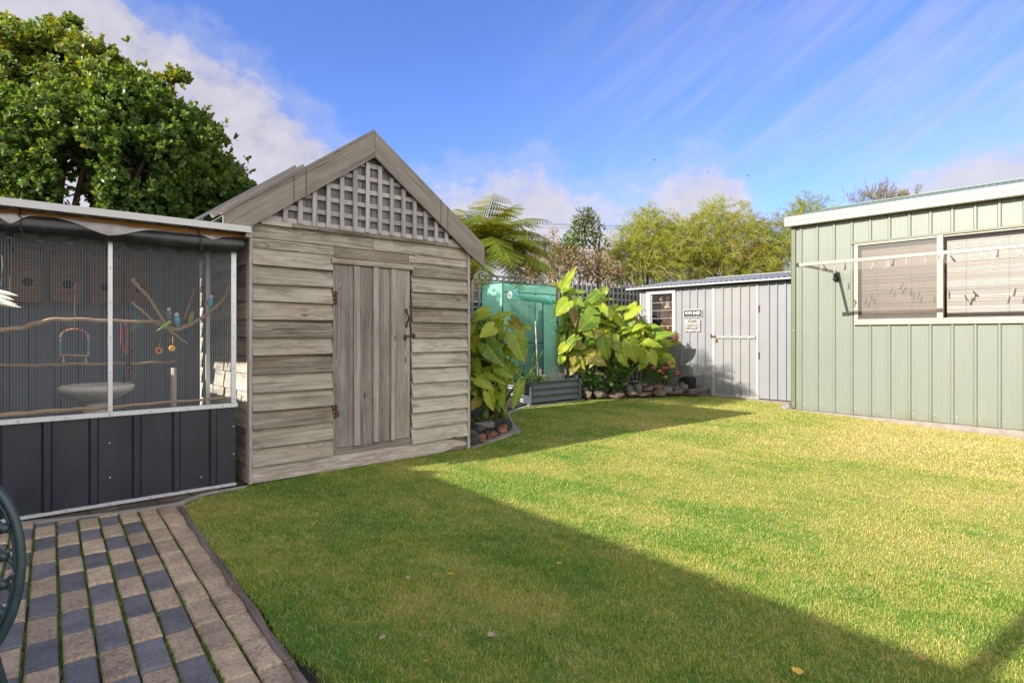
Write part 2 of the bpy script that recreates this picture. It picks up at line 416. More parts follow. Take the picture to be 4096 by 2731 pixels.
def tin_sign():
    t=NT('worn_tin_sign'); o=t.obj()
    c=t.ramp(t.noise(o,9,4,.6),[(.3,(.17,.16,.165,1)),(.7,(.30,.285,.29,1))])
    r=t.ramp(t.noise(o,26,5,.7),[(.56,0.),(.66,1.)])
    c=t.mix(t.math('MULTIPLY',r,.7),c,(.085,.038,.024,1))
    return t.surf(t.bsdf(c,.45))
M['tin']=tin_sign()
def paver():
    t=NT('paver_stone'); tn=t.tone(); p=t.obj()
    sp=t.noise(p,70,5,.7); bl=t.noise(p,9,3,.6); fine=t.noise(p,300,2,.6)
    bg=t.ramp(t.math('ADD',t.math('MULTIPLY',sp,.7),t.math('MULTIPLY',bl,.35)),[(.36,(.135,.102,.080,1)),(.5,(.325,.250,.178,1)),(.64,(.48,.38,.255,1))])
    pk=t.mix(t.ramp(tn,[(0.,1.),(.25,0.)]),bg,(.46,.33,.20,1)); 
    gr=t.ramp(t.math('ADD',t.math('MULTIPLY',sp,.6),t.math('MULTIPLY',bl,.4)),[(.36,(.080,.079,.086,1)),(.5,(.132,.130,.142,1)),(.66,(.19,.187,.198,1))])
    c=t.mix(t.math('GREATER_THAN',tn,.5),t.mix(.25,bg,pk),gr)
    c=t.mix(t.math('MULTIPLY',t.ramp(fine,[(.55,0.),(.75,1.)]),.25),c,(.05,.045,.045,1))
    hs=t.math('FRACT',t.math('MULTIPLY',tn,137.3)); c=t.mix(1.,c,t.ramp(hs,[(0.,.78),(1.,1.18)]),'MULTIPLY')
    return t.surf(t.bsdf(c,.85,0,t.bump(t.math('ADD',sp,fine),.35,.003),.3))
M['paver']=paver()
def mossbed():
    t=NT('moss_and_grit'); p=t.pos()
    m=t.ramp(t.noise(p,11,4,.65),[(.40,0.),(.56,1.)])
    f=t.noise(p,240,3,.7)
    g=t.ramp(f,[(.35,(.012,.009,.008,1)),(.6,(.06,.05,.042,1)),(.72,(.35,.33,.30,1))])
    ms=t.ramp(f,[(.3,(.020,.040,.004,1)),(.7,(.085,.15,.012,1))])
    return t.surf(t.bsdf(t.mix(m,g,ms),.95,0,t.bump(f,1.,.006),.1))
M['moss']=mossbed()
def rock(name,stops,):
    t=NT(name); o=t.obj()
    n=t.noise(o,7,6,.65); n2=t.noise(o,38,4,.6)
    c=t.ramp(t.math('ADD',t.math('MULTIPLY',n,.65),t.math('MULTIPLY',n2,.35)),stops)
    return t.surf(t.bsdf(c,.8,0,t.bump(t.math('ADD',n,n2),.7,.02),.35))
M['rock_grey']=rock('grey_rock',[(.35,(.055,.055,.056,1)),(.5,(.105,.104,.10,1)),(.65,(.165,.16,.15,1))])
M['rock_brown']=rock('brown_rock',[(.35,(.040,.028,.022,1)),(.5,(.092,.068,.052,1)),(.65,(.150,.122,.095,1))])
M['rock_dark']=rock('dark_rock',[(.35,(.022,.022,.026,1)),(.5,(.048,.049,.055,1)),(.65,(.09,.09,.095,1))])
M['rock_red']=rock('red_rock',[(.35,(.065,.028,.020,1)),(.5,(.18,.075,.045,1)),(.6,(.24,.13,.09,1)),(.68,(.38,.32,.31,1))])
# ground under the lawn and the grass itself share world-space patches of green and straw
def grass_mats():
    out=[]
    for nm,blade in (('lawn_turf',False),('grass_blade',True)):
        t=NT(nm); p=t.pos()
        sx=t.n('ShaderNodeSeparateXYZ',{'Vector':p})
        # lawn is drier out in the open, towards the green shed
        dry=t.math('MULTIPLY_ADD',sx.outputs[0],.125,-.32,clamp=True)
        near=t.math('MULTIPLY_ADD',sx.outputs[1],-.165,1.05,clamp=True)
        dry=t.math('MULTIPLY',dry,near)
        patch=t.noise(t.map(p,(1.0,.55,1)),1.35,5,.70); p2=t.noise(p,9,4,.65); p3=t.noise(p,60,3,.6)
        f=t.math('ADD',t.math('ADD',t.math('MULTIPLY',t.math('MULTIPLY_ADD',patch,1.25,-.125),.75),t.math('MULTIPLY',p2,.38)),t.math('MULTIPLY',p3,.18))
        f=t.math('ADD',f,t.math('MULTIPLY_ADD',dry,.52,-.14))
        if blade: f=t.math('ADD',f,t.math('MULTIPLY',t.math('SUBTRACT',t.tone(),.5),.50))
        c=t.ramp(f,[(.30,(.095,.235,.028,1)),(.47,(.195,.335,.045,1)),(.61,(.43,.43,.098,1)),(.80,(.54,.46,.17,1)),(.98,(.62,.52,.28,1))])
        if blade:
            c=t.mix(t.math('MULTIPLY',t.math('GREATER_THAN',t.tone(),.9),t.ramp(t.noise(p,2.3,3,.6),[(.42,0.),(.58,.8)])),c,(.50,.44,.31,1))
            b=t.bsdf(c,.55,0,None,.25)
            tr=t.n('ShaderNodeBsdfTranslucent',{'Color':t.mix(1.,c,(1.25,1.25,.5,1),'MULTIPLY')})
            out.append(t.surf(t.n('ShaderNodeMixShader',{0:.45,1:b,2:tr.outputs[0]}).outputs[0]))
        else:
            c=t.mix(.55,c,(.06,.055,.025,1))
            out.append(t.surf(t.bsdf(c,.95,0,t.bump(p3,1.,.01),.1)))
    return out
M['turf'],M['blade']=grass_mats()
# leaves
M['treeleaf']=leaf('glossy_tree_leaf',(.034,.082,.020,1),(.092,.170,.036,1),.42,.42,(2.1,1.7,.40,1),.5,extra=(.16,.17,.02,1))
M['fern']=leaf('fern_frond',(.085,.145,.016,1),(.22,.25,.030,1),.5,.6,(1.7,1.3,.30,1),.15,extra=(.20,.15,.03,1))
M['wattle']=leaf('wattle_leaf',(.13,.185,.020,1),(.32,.345,.050,1),.5,.5,(1.5,1.35,.30,1),.3,.6)
M['wattle_rust']=leaf('rusty_leaf',(.16,.05,.012,1),(.26,.09,.02,1),.35,.6)
M['hedge']=leaf('dried_hedge_leaf',(.10,.075,.035,1),(.26,.19,.10,1),.3,.7,(1.3,1.1,.6,1),.2,2.)
M['hedgegreen']=leaf('hedge_green_leaf',(.045,.085,.014,1),(.11,.15,.03,1),.35,.5,(1.5,1.4,.4,1),.3,2.)
M['twig']=painted('dry_twig',(.24,.16,.10,1),.85,.3,20)
M['brightgreen']=leaf('fresh_green_leaf',(.035,.105,.012,1),(.08,.19,.02,1),.35,.4)
M['olive']=leaf('olive_leaf',(.045,.075,.022,1),(.13,.155,.055,1),.3,.45,(1.5,1.4,.5,1))
M['grev']=leaf('grevillea_leaf',(.08,.08,.03,1),(.20,.16,.06,1),.35,.6)
M['tomato']=leaf('tomato_leaf',(.04,.09,.02,1),(.09,.16,.035,1),.3,.55)
M['herb']=leaf('herb_leaf',(.035,.085,.022,1),(.10,.18,.05,1),.3,.6)
M['ivy']=leaf('ivy_leaf',(.03,.085,.016,1),(.07,.15,.025,1),.3,.4)
M['strap']=leaf('strap_leaf',(.05,.10,.03,1),(.11,.17,.06,1),.3,.4)
M['petal_pink']=leaf('pink_petal',(.55,.03,.12,1),(.75,.12,.25,1),.3,.5,(1.2,1,1,1))
M['petal_peach']=leaf('peach_petal',(.75,.30,.14,1),(.80,.55,.22,1),.3,.5,(1.2,1,1,1))
M['seed']=leaf('russet_seed_head',(.10,.03,.015,1),(.30,.12,.07,1),.2,.7)
M['petiole']=leaf('leaf_stalk',(.055,.105,.018,1),(.13,.19,.035,1),.25,.4)
def elephant(name,lo,hi,tc,tr=.42):
    t=NT(name); uv=t.uv(); sp=t.n('ShaderNodeSeparateXYZ',{'Vector':uv}); x,y=sp.outputs[0],sp.outputs[1]
    ay=t.math('ABSOLUTE',y)
    q=t.math('FRACT',t.math('MULTIPLY',t.math('SUBTRACT',x,t.math('MULTIPLY',ay,.75)),8.5))
    ve=t.ramp(t.math('ABSOLUTE',t.math('SUBTRACT',q,.5)),[(.0,1.),(.045,.0)])
    mid=t.ramp(ay,[(.008,1.),(.024,0.)])
    vein=t.math('MAXIMUM',t.math('MULTIPLY',ve,.22),mid)
    n=t.noise(t.pos(),5,3); tn=t.tone()
    c=t.ramp(t.math('ADD',t.math('MULTIPLY',n,.5),t.math('MULTIPLY',tn,.6)),[(.25,lo),(.85,hi)])
    # browned, yellowed rim here and there
    rim=t.math('MULTIPLY',t.n('ShaderNodeAttribute',attribute_name='rim').outputs['Fac'],t.ramp(t.noise(t.pos(),7,3),[(.42,0.),(.62,1.)]))
    c=t.mix(t.math('MULTIPLY',rim,.8),c,(.22,.17,.03,1))
    c=t.mix(t.math('MULTIPLY',vein,.55),c,tuple(min(1,v*1.45) for v in hi[:3])+(1,))
    sm=t.math('SINE',t.math('MULTIPLY',t.math('SUBTRACT',x,t.math('MULTIPLY',ay,.75)),53.4))
    bp=t.bump(sm,.07,.02)
    b=t.bsdf(c,.36,0,bp,.45)
    trn=t.n('ShaderNodeBsdfTranslucent',{'Color':t.mix(1.,c,tc,'MULTIPLY')})
    return t.surf(t.n('ShaderNodeMixShader',{0:tr,1:b,2:trn.outputs[0]}).outputs[0])
M['ele']=elephant('elephant_ear_leaf',(.075,.175,.018,1),(.350,.425,.034,1),(1.8,1.5,.25,1),.45)
M['ele_yellow']=elephant('yellowing_elephant_ear_leaf',(.17,.18,.02,1),(.28,.25,.035,1),(1.6,1.4,.35,1))
M['ele_brown']=elephant('withered_elephant_ear_leaf',(.16,.10,.03,1),(.26,.19,.07,1),(1.2,1.0,.5,1),.25)
def shade_cloth(name,col,alpha=.8):
    t=NT(name); uv=t.uv()
    n=t.noise(t.map(uv,(3,3,1)),1,3); sp=t.n('ShaderNodeSeparateXYZ',{'Vector':uv})
    w=t.math('SINE',t.math('MULTIPLY',sp.outputs[1],400.))
    c=t.mix(t.ramp(n,[(.3,0.),(.7,1.)]),tuple(v*.75 for v in col[:3])+(1,),col)
    c=t.mix(t.math('MULTIPLY_ADD',w,.12,.12),c,tuple(min(1,v*1.8) for v in col[:3])+(1,))
    b=t.bsdf(c,.38,0,t.bump(n,.4,.05),.4); tl=t.n('ShaderNodeBsdfTranslucent',{'Color':t.mix(1.,c,(1.3,1.3,1.2,1),'MULTIPLY')})
    m=t.n('ShaderNodeMixShader',{0:.45,1:b,2:tl.outputs[0]})
    tp=t.n('ShaderNodeBsdfTransparent',{'Color':(.8,.95,.9,1)})
    return t.surf(t.n('ShaderNodeMixShader',{0:alpha,1:tp.outputs[0],2:m.outputs[0]}).outputs[0])
M['cover']=shade_cloth('green_mesh_cover',(.34,.70,.58,1),.70)
M['coverdense']=shade_cloth('green_mesh_cover_rolled',(.20,.52,.43,1),1.)
M['coverdark']=painted('dark_green_binding',(.008,.045,.045,1),.6)
# ------------------------------------------------------------------ weathered timber garden shed
YS=4.715; XL,XR=1.496,3.575
shed=thing('wooden_shed',(2.54,YS+1.1,0),'weathered grey weatherboard garden shed with lattice gable and plank door, beside the lawn','shed')
def board(mb,x0,x1,z0,z1,y0=YS,proud=.042,top=.003,th=.02,seg=None,tone=None,sag=.002):
    """one weatherboard, bottom edge proud of the wall and slightly uneven"""
    seg=seg or max(2,int((x1-x0)/.22)); tone=random.random() if tone is None else tone
    ou,ov=random.uniform(0,90),random.uniform(0,90)
    ph=random.uniform(0,6); zb=[z0+sag*math.sin(ph+k*1.1)+random.uniform(-.0015,.0015) for k in range(seg+1)]
    yb=[y0-proud+random.uniform(-.002,.002) for k in range(seg+1)]
    xs=[x0+(x1-x0)*k/seg for k in range(seg+1)]
    for k in range(seg):
        a,b=xs[k],xs[k+1]; L=z1-z0
        uvq=lambda u0,u1,v0,v1:[(u0+ou,v0+ov),(u1+ou,v0+ov),(u1+ou,v1+ov),(u0+ou,v1+ov)]
        f0,f1=V(a,yb[k],zb[k]),V(b,yb[k+1],zb[k+1]); t0,t1=V(a,y0-top,z1),V(b,y0-top,z1)
        m0,m1=f0.lerp(t0,.5)+V(0,-.003,0),f1.lerp(t1,.5)+V(0,-.003,0)
        mb.face([f0,f1,m1,m0],uvq(a,b,0,L/2),tone); mb.face([m0,m1,t1,t0],uvq(a,b,L/2,L),tone)
        mb.face([f1,f0,f0+V(0,th,0),f1+V(0,th,0)],uvq(a,b,0,th),tone)
    for x,k,s in ((x0,0,1),(x1,seg,-1)):
        P=[V(x,yb[k],zb[k]),V(x,y0-top,z1),V(x,y0-top+th,z1),V(x,yb[k]+th,zb[k])]
        mb.face(P if s>0 else P[::-1],[(ou,ov),(ou+.1,ov),(ou+.1,ov+th),(ou,ov+th)],tone)
DL,DR=2.150,2.925      # door opening with its frame
ZD0,ZD1=.185,1.748
w=MB()
w.box((XL,YS+.012,.0),(XR,YS+.05,2.03),tone=.1)           # backing behind the boards
pit=.1415
for k in range(12):
    z=.135+pit*k
    z1=z+pit+.018 if k<11 else 1.835
    r=lambda:random.uniform(-.004,.004)
    board(w,XL+.002,DL-.002+r(),z+r(),z1)
    board(w,DR+.002+r(),XR-.002,z+r(),z1,proud=.042+random.uniform(-.004,.004))
board(w,DL,DR-.004,1.793,1.835,proud=.012)
board(w,XL,2.165,1.823,1.915,proud=.018); board(w,2.168,2.90,1.806,1.915,proud=.02); board(w,2.903,XR,1.826,1.915,proud=.018)
board(w,XL,2.53,1.902,2.035,proud=.017,tone=.35); board(w,2.534,XR,1.902,2.035,proud=.018,tone=.6)
wall=w.build('front_wall',M['board'],shed)
nb=MB()
for k in range(12):
    for x in (XL+.06,XL+.33,DL-.05,DR+.05,XR-.05):
        z=.135+pit*k+random.uniform(.02,.10); nb.ball((x+random.uniform(-.02,.02),YS-.020+(z-.135-pit*k)*.13,z),.0035,6,4)
for x in np.arange(XL+.1,XR,.24):
    for z in (1.85,1.95): nb.ball((x+random.uniform(-.04,.04),YS-.0145,z+random.uniform(0,.05)),.0032,6,4)
nb.build('nail_head',M['rust'],wall)['kind']='stuff'
b=MB()
seg=14
xs=[XL+(XR-XL)*k/seg for k in range(seg+1)]
for k in range(seg):
    a,c=xs[k],xs[k+1]
    za=.128 if a<3.35 else .128-.05*(a-3.35)/.2; zc=.128 if c<3.35 else .128-.05*(c-3.35)/.2
    ba=0 if a<3.40 else .035; bc=0 if c<3.40 else .035
    P=[(a,YS-.012,ba),(c,YS-.012,bc),(a,YS+.01,ba),(c,YS+.01,bc),(a,YS-.010,za),(c,YS-.010,zc),(a,YS+.01,za),(c,YS+.01,zc)]
    b.hexa(P,0,.5,uo=(a,.3))
b.build('base_board',M['board_base'],shed)
d2=MB(); d2.box((DL,YS-.016,.128),(DR,YS+.01,.188),tone=.2)
d2.build('door_sill',M['door'],shed)
tr=MB(); tr.box((1.471,YS-.034,0),(1.497,YS+.035,2.02),tone=.5); tr.build('corner_trim',M['post'],shed,bevel=.003)
tr=MB(); tr.box((XR,YS-.036,0),(3.606,YS+.035,1.985),tone=.3); tr.build('corner_trim',M['post'],shed,bevel=.003)
# side and back walls
for nm,x0,s in (('side_wall',1.492,-1),('side_wall',3.585,1)):
    sw=MB()
    for k in range(14):
        z=.0+pit*k; y0,y1=YS+.035,YS+2.2; X=x0
        P=[(X+s*.024,y0,z),(X+s*.024,y1,z),(X+s*.010,y0,z),(X+s*.010,y1,z),(X+s*.004,y0,z+pit+.015),(X+s*.004,y1,z+pit+.015),(X-s*.008,y0,z+pit+.015),(X-s*.008,y1,z+pit+.015)]
        sw.hexa(P,0)
    sw.build(nm,M['board'],shed)
bw=MB(); bw.box((1.5,YS+2.16,0),(3.58,YS+2.2,2.0)); bw.face([(1.5,YS+2.18,2.0),(3.58,YS+2.18,2.0),(2.52,YS+2.18,2.72)]); bw.build('back_wall',M['board'],shed)
# gable: blue-grey upright boards behind the lattice
gb=MB(); AX=2.52
def gable_z(x,top=2.70,el=(1.50,1.985),er=(3.56,1.985)):
    return el[1]+(top-el[1])*(x-el[0])/(AX-el[0]) if x<AX else er[1]+(top-er[1])*(er[0]-x)/(er[0]-AX)
x=1.55
while x<3.54:
    x1=min(x+.098,3.54); z0=2.0
    gb.hexa([(x,YS+.0,z0),(x1-.004,YS+.0,z0),(x,YS+.02,z0),(x1-.004,YS+.02,z0),(x,YS+.0,max(z0+.01,gable_z(x)+.06)),(x1-.004,YS+.0,max(z0+.01,gable_z(x1)+.06)),(x,YS+.02,max(z0+.01,gable_z(x)+.06)),(x1-.004,YS+.02,max(z0+.01,gable_z(x1)+.06))],2)
    x=x1
gb.build('gable_panel',M['dark_board'],shed)
lt=MB()
for z in (2.065,2.170,2.287,2.405,2.522,2.64):
    zt=z+.018
    def xin(z): return (1.50+(AX-1.50)*(z-1.985)/(2.70-1.985), 3.56-(3.56-AX)*(z-1.985)/(2.70-1.985))
    a,c=xin(z-.02); 
    if c-a>.05: lt.box((a+.0,YS-.024,z-.02),(c-.0,YS-.010,z+.02),0)
for i in range(14):
    x=1.747+.1204*i; zt=min(gable_z(x-.018),gable_z(x+.018))+.01
    lt.box((x-.019,YS-.041,2.045+random.uniform(-.004,.004)),(x+.019,YS-.026,max(2.09,zt)),2)
lt.build('lattice',M['lattice'],shed,bevel=.0015)
st=MB()
st.box((1.56,YS-.035,2.012),(1.80,YS-.006,2.044),0); st.box((1.803,YS-.035,2.012),(2.02,YS-.006,2.044),0,tone=.1); st.box((2.023,YS-.035,2.012),(3.18,YS-.006,2.044),0); st.box((3.183,YS-.035,2.012),(3.33,YS-.006,2.044),0,tone=.1); st.box((3.333,YS-.035,2.012),(3.50,YS-.006,2.044),0)
st.build('lattice_rail',M['board'],shed)
# barge boards in front
def barge(name,pts,tone):
    mb=MB(); y0,y1=YS-.075,YS-.052
    P=[Vector((x,0,z)) for x,z in pts]     # outer-low, outer-apex, inner-apex, inner-low(s)
    u=(P[1]-P[0]).normalized(); vv=V(-u.z,0,u.x)
    uv=[(p.dot(u)+tone*40,p.dot(vv)+tone*17) for p in P]
    mb.face([(p.x,y0,p.z) for p in P][::-1],uv[::-1],tone)
    mb.face([(p.x,y1,p.z) for p in P],uv,tone)
    n=len(P)
    for i in range(n):
        a,c=P[i],P[(i+1)%n]; L=(c-a).length
        mb.face([(a.x,y0,a.z),(c.x,y0,c.z),(c.x,y1,c.z),(a.x,y1,a.z)],[(0,0),(L,0),(L,.02),(0,.02)],tone)
    return mb.build(name,M['barge'],shed,weld=True)
bl=barge('barge_board',[(1.276,2.043),(2.519,2.940),(2.519,2.712),(1.474,1.972),(1.276,1.968)],.35)
br=barge('barge_board',[(2.522,2.940),(3.754,2.066),(3.764,1.83),(3.552,1.966),(2.522,2.712)],.6)
# a patched strip near each end of the barge boards and cover strip along the top
for (x0,x1,sgn) in ((1.80,1.90,1),(3.22,3.30,-1)):
    mb=MB()
    for x in (x0,x1):
        if sgn>0: zt=2.043+(2.940-2.043)*(x-1.276)/(2.519-1.276); zb=1.972+(2.712-1.972)*(x-1.474)/(2.519-1.474)
        else: zt=2.066+(2.940-2.066)*(3.754-x)/(3.754-2.522); zb=1.966+(2.712-1.966)*(3.552-x)/(3.552-2.522)
        mb.bar((x,YS-.0755,zb+.003),(x,YS-.0755,zt-.003),.004,.004,(0,1,0),tone=.0)
    mb.build('joint_line',M['soil'],bl if sgn>0 else br)
tb=MB(); tb.bar((1.262,YS-.055,2.044),(2.512,YS-.055,2.946),.055,.018,(0,0,1),tone=.5); tb.build('barge_capping',M['barge'],shed)
# corrugated roof
def roof_sheet(name,x0,z0,x1,z1,y0,y1,mat,amp=.009,pitch=.076,parent=None,th=.0):
    mb=MB(); nrm=V(-(z1-z0),0,x1-x0).normalized(); nrm=nrm if nrm.z>0 else -nrm
    n=int((y1-y0)/(pitch/6)); P=[]
    for i in range(n+1):
        y=y0+(y1-y0)*i/n; h=amp*math.cos(2*math.pi*(y-y0)/pitch)
        P.append([V(x0,y,z0)+nrm*h, V(x1,y,z1)+nrm*h])
    mb.grid(P,.5); return mb.build(name,mat,parent,smooth=True)
roof_sheet('roof_slope',1.20,1.955,2.53,2.905,YS-.045,YS+2.35,M['greenroof'],parent=shed)
roof_sheet('roof_slope',3.83,1.962,2.53,2.905,YS-.045,YS+2.35,M['greenroof'],parent=shed)
rc=MB(); rc.bar((2.53,YS-.045,2.917),(2.53,YS+2.36,2.917),.10,.012); rc.build('ridge_cap',M['greyroof'],shed)
rf=MB()
for y in (YS+.2,YS+.8,YS+1.4): rf.bar((1.22,y,1.91),(2.5,y,2.82),.035,.07)
rf.build('rafter',M['pine'],shed)
# extra raised sheet with timber battens over the lower left slope
ps=MB(); ps.bar((1.02,YS+.56,1.925),(1.86,YS+.56,2.530),1.05,.02,(0,0,1)); ps.build('roof_overlay_panel',M['greyroof'],shed)
pb=MB(); pb.bar((1.21,YS-.02,2.03),(1.90,YS-.02,2.520),.045,.04,(0,0,1)); pb.build('roof_batten',M['barge'],shed)
# plank door
dr=MB(); y0=YS-.024
edges=[(2.176,2.352,0),(2.338,2.392,1),(2.386,2.530,0),(2.522,2.572,1),(2.566,2.712,0),(2.700,2.744,1),(2.737,2.905,0)]
for a,c,bt in edges:
    yy=y0-.020 if bt else y0
    for i in range(1):
        dr.box((a,yy,ZD0+random.uniform(0,.012)),(c,yy+.016,ZD1-random.uniform(0,.006)),2,tone=(.75 if bt else random.uniform(.1,.7)))
door=dr.build('door',M['door'],shed,bevel=.002)
fr=MB(); fr.box((2.150,YS-.022,.150),(2.1755,YS+.02,1.75),2); fr.build('door_jamb',M['door'],shed)
fr=MB(); fr.box((2.135,YS-.046,1.751),(2.930,YS-.005,1.792),0,tone=.6); fr.build('door_head',M['board'],shed,bevel=.002)
for z in (1.46,.50):
    h=MB(); h.box((2.148,YS-.031,z-.055),(2.170,YS-.0225,z+.055)); h.box((2.178,YS-.031,z-.052),(2.190,YS-.0245,z+.055)); h.tube([(2.174,YS-.034,z-.055),(2.174,YS-.034,z+.055)],.006,8)
    hg=h.build('hinge',M['rust'],door)
    studs('screw',[(2.158,YS-.0315,z+dz) for dz in (-.035,0,.035)],.0045,M['screw'],hg)
hd=MB()
xh=2.866
for z in (1.372,1.235):
    hd.ball((xh,YS-.0265,z),.018,10,6,sc=(1,.35,1.25))
pts=[]
for k in range(9):
    t=k/8; pts.append((xh+.004,YS-.03-.034*math.sin(math.pi*t),1.352-.098*t))
hd.tube(pts,[.006,.008,.009,.010,.010,.010,.009,.008,.006],8); hd.build('door_handle',M['rust'],door,smooth=True)
la=MB(); la.tube([(2.846,YS-.036,1.135),(2.935,YS-.036,1.138)],.009,8); la.box((2.842,YS-.05,1.10),(2.856,YS-.024,1.15)); la.ball((2.94,YS-.04,1.14),.017,8,6); la.box((2.932,YS-.045,1.12),(2.944,YS-.03,1.165)); la.tube([(2.925,YS-.03,1.09),(2.932,YS-.045,1.075),(2.925,YS-.05,1.066),(2.917,YS-.045,1.075)],.0022,6)
la.build('bolt_latch',M['rust'],door)
# ------------------------------------------------------------------ aviary
YA=4.74; AX0,AX1=-.45,1.392
av=thing('aviary',(.4,YA+.55,0),'walk-in wire mesh aviary with charcoal sheet base and tin roof against the wooden shed','aviary')
f=MB()
f.box((AX0,YA-.018,.598),(AX1+.01,YA+.0,.630),0); f.box((AX0,YA-.016,.0),(AX1,YA+.004,.022),0)
f.build('rail',M['alu'],av,bevel=.002)
for x0,x1 in ((.579,.607),(1.354,1.392),(-.45,-.42)):
    m=MB(); m.box((x0,YA-.017,.631),(x1,YA+.0,1.90),2); p=m.build('mullion',M['alu'],av,bevel=.002)
    studs('rivet',[((x0+x1)/2,YA-.018,z) for z in np.arange(.66,1.8,.235)],.0045,M['toolsteel'],p)
studs('rivet',[(x,YA-.019,.614) for x in np.arange(AX0+.1,AX1,.235)]+[(x,YA-.017,.011) for x in np.arange(AX0+.1,AX1,.235)],.005,M['toolsteel'],av)
studs('screw',[(.589,YA-.011,.42),(.592,YA-.011,.19),(1.15,YA-.004,.10),(1.375,YA-.002,.45),(1.376,YA-.002,.24)],.006,M['screw'],av)
# ribbed charcoal panel: pans with square ribs
def ribbed(mb,axis,a0,a1,fix,z0,z1,ribs,d,rw=.03,slope=.008,sign=-1,tone=.5,ztop=None):
    """sheet with trapezoid ribs standing out by d; axis 'x' or 'y' is the running direction"""
    prof=[(a0,0)]
    for r in sorted(ribs):
        if r-rw/2-slope<a0 or r+rw/2+slope>a1: continue
        prof+=[(r-rw/2-slope,0),(r-rw/2,d),(r+rw/2,d),(r+rw/2+slope,0)]
    prof.append((a1,0)); P=[]
    for a,h in prof:
        zt=z1 if ztop is None else ztop(a)
        pt=(lambda z:V(a,fix+sign*h,z)) if axis=='x' else (lambda z:V(fix+sign*h,a,z))
        P.append([pt(z0),pt(zt)])
    mb.grid(P,tone,0,lambda i,j:(prof[i][0],j*(z1-z0)))
lp=MB(); ribs=[AX0+.05+.2145*k for k in range(11)]
# ribs measured along the panel
ribs=[.018+.243*k for k in range(-3,6)]
ribbed(lp,'x',AX0,AX1,YA+.006,.02,.60,ribs,.016,.034,.012); lp.build('base_panel',M['charcoal'],av)
# wire mesh
wm=MB(); wp=.0148; wr=.00075
def wbox(a,b,r): wm.bar(a,b,r*2,r*2,tone=.5)
x=AX0+.02
while x<1.36:
    if not(.575<x<.612): wbox((x,YA-.004,.625),(x,YA-.004,1.80),wr)
    x+=wp
z=.632
while z<1.80:
    wbox((AX0,YA-.0025,z),(1.36,YA-.0025,z),wr); z+=wp
wm.build('mesh_panel',M['wire'],av)
# roof: ribbed tin sheet, trim, pine beam
rs=MB(); ribs=[AX0-.02+.19*k for k in range(1,11)]
prof=[]
a0,a1=AX0-.03,1.455
pr=[(a0,0)]
for r in ribs: pr+=[(r-.032,0),(r-.018,-.028),(r+.018,-.028),(r+.032,0)]
pr.append((a1,0))
P=[[V(a,4.590,1.926-h),V(a,6.15,1.88-h)] for a,h in pr]
rs.grid(P,.5); rs.build('roof_sheet',M['whitetrim'],av)
t=MB(); t.box((a0,4.578,1.916),(a1,4.590,1.962),0); t.build('roof_trim',M['whitetrim'],av)
t=MB(); t.box((AX0,YA-.03,1.880),(1.44,YA+.03,1.916),0,tone=.5); t.build('roof_beam',M['pine'],av)
t=MB(); t.box((1.425,4.60,1.885),(1.462,6.0,1.925),1); t.build('side_bearer',M['post'],av)
# inside: back wall, floor, posts, end wall
t=MB(); ribbed(t,'x',AX0,1.46,6.05,0,1.9,[AX0+.05+.16*k for k in range(14)],.018,.03,.012,sign=-1); t.build('back_wall',M['navy'],av)
t=MB(); t.box((AX0,YA+.01,-.02),(1.46,6.04,.012)); t.build('floor',M['soil'],av)
t=MB(); ribbed(t,'y',YA+.02,6.05,AX0,0,1.60,[5.0+.2*k for k in range(5)],.018,sign=1); t.build('end_wall',M['navy'],av)
t=MB(); p=PD(690,1500,1); q=PY(690,1550,5.4); t.tube([(q.x,5.4,0),(q.x+.01,5.4,.88)],.022,10); t.build('timber_post',M['fence'],av,smooth=True)
q=PY(831,1400,5.35); t=MB(); t.box((q.x-.014,5.34,0),(q.x+.014,5.37,1.85),2); t.build('steel_post',M['alu'],av)
# rolled-up tarp blind
bd=thing('rolled_blind',(.6,YA-.03,1.82),'black tarpaulin blind rolled up under the aviary roof','blind')
m=MB(); P=[]
n=40; K=16
for i in range(n+1):
    x=-.46+1.875*i/n; row=[]
    for j in range(K+1):
        t=2*math.pi*j/K; wob=.010*mnoise.noise(V(x*2.3,math.cos(t)*1.6,math.sin(t)*1.6))+.006*mnoise.noise(V(x*7,math.cos(t)*3,math.sin(t)*3+5))
        r=.055+wob; row.append(V(x,YA-.075+r*math.cos(t)*.9,1.822+r*math.sin(t)+.006*math.sin(x*5)))
    P.append(row)
m.grid(P,.5); 
m.face(P[-1][:-1],None,.3)
m.build('roll',M['blind_dark'],bd,smooth=True)
def flap(pts_x, name='lining_flap'):
    m=MB(); x0,x1,dep=pts_x; P=[]
    for i in range(13):
        u=i/12; x=x0+(x1-x0)*u; d=dep*(1-abs(2*u-1)**1.3)+.008; row=[]
        for j in range(7):
            s=j/6; ang=R(95)+s*d/.056*1.0
            wv=.003*math.sin(u*14+s*4)
            r=.0605+wv; row.append(V(x+.01*math.sin(s*5),YA-.075+r*math.cos(ang)*.9-.002,1.822+r*math.sin(ang)+.006*math.sin(x*5)))
        P.append(row)
    m.grid(P,.5); m.build(name,M['blind_pale'],bd,smooth=True)
flap((.30,.86,.10)); flap((1.08,1.34,.055)); flap((-.02,.20,.085))
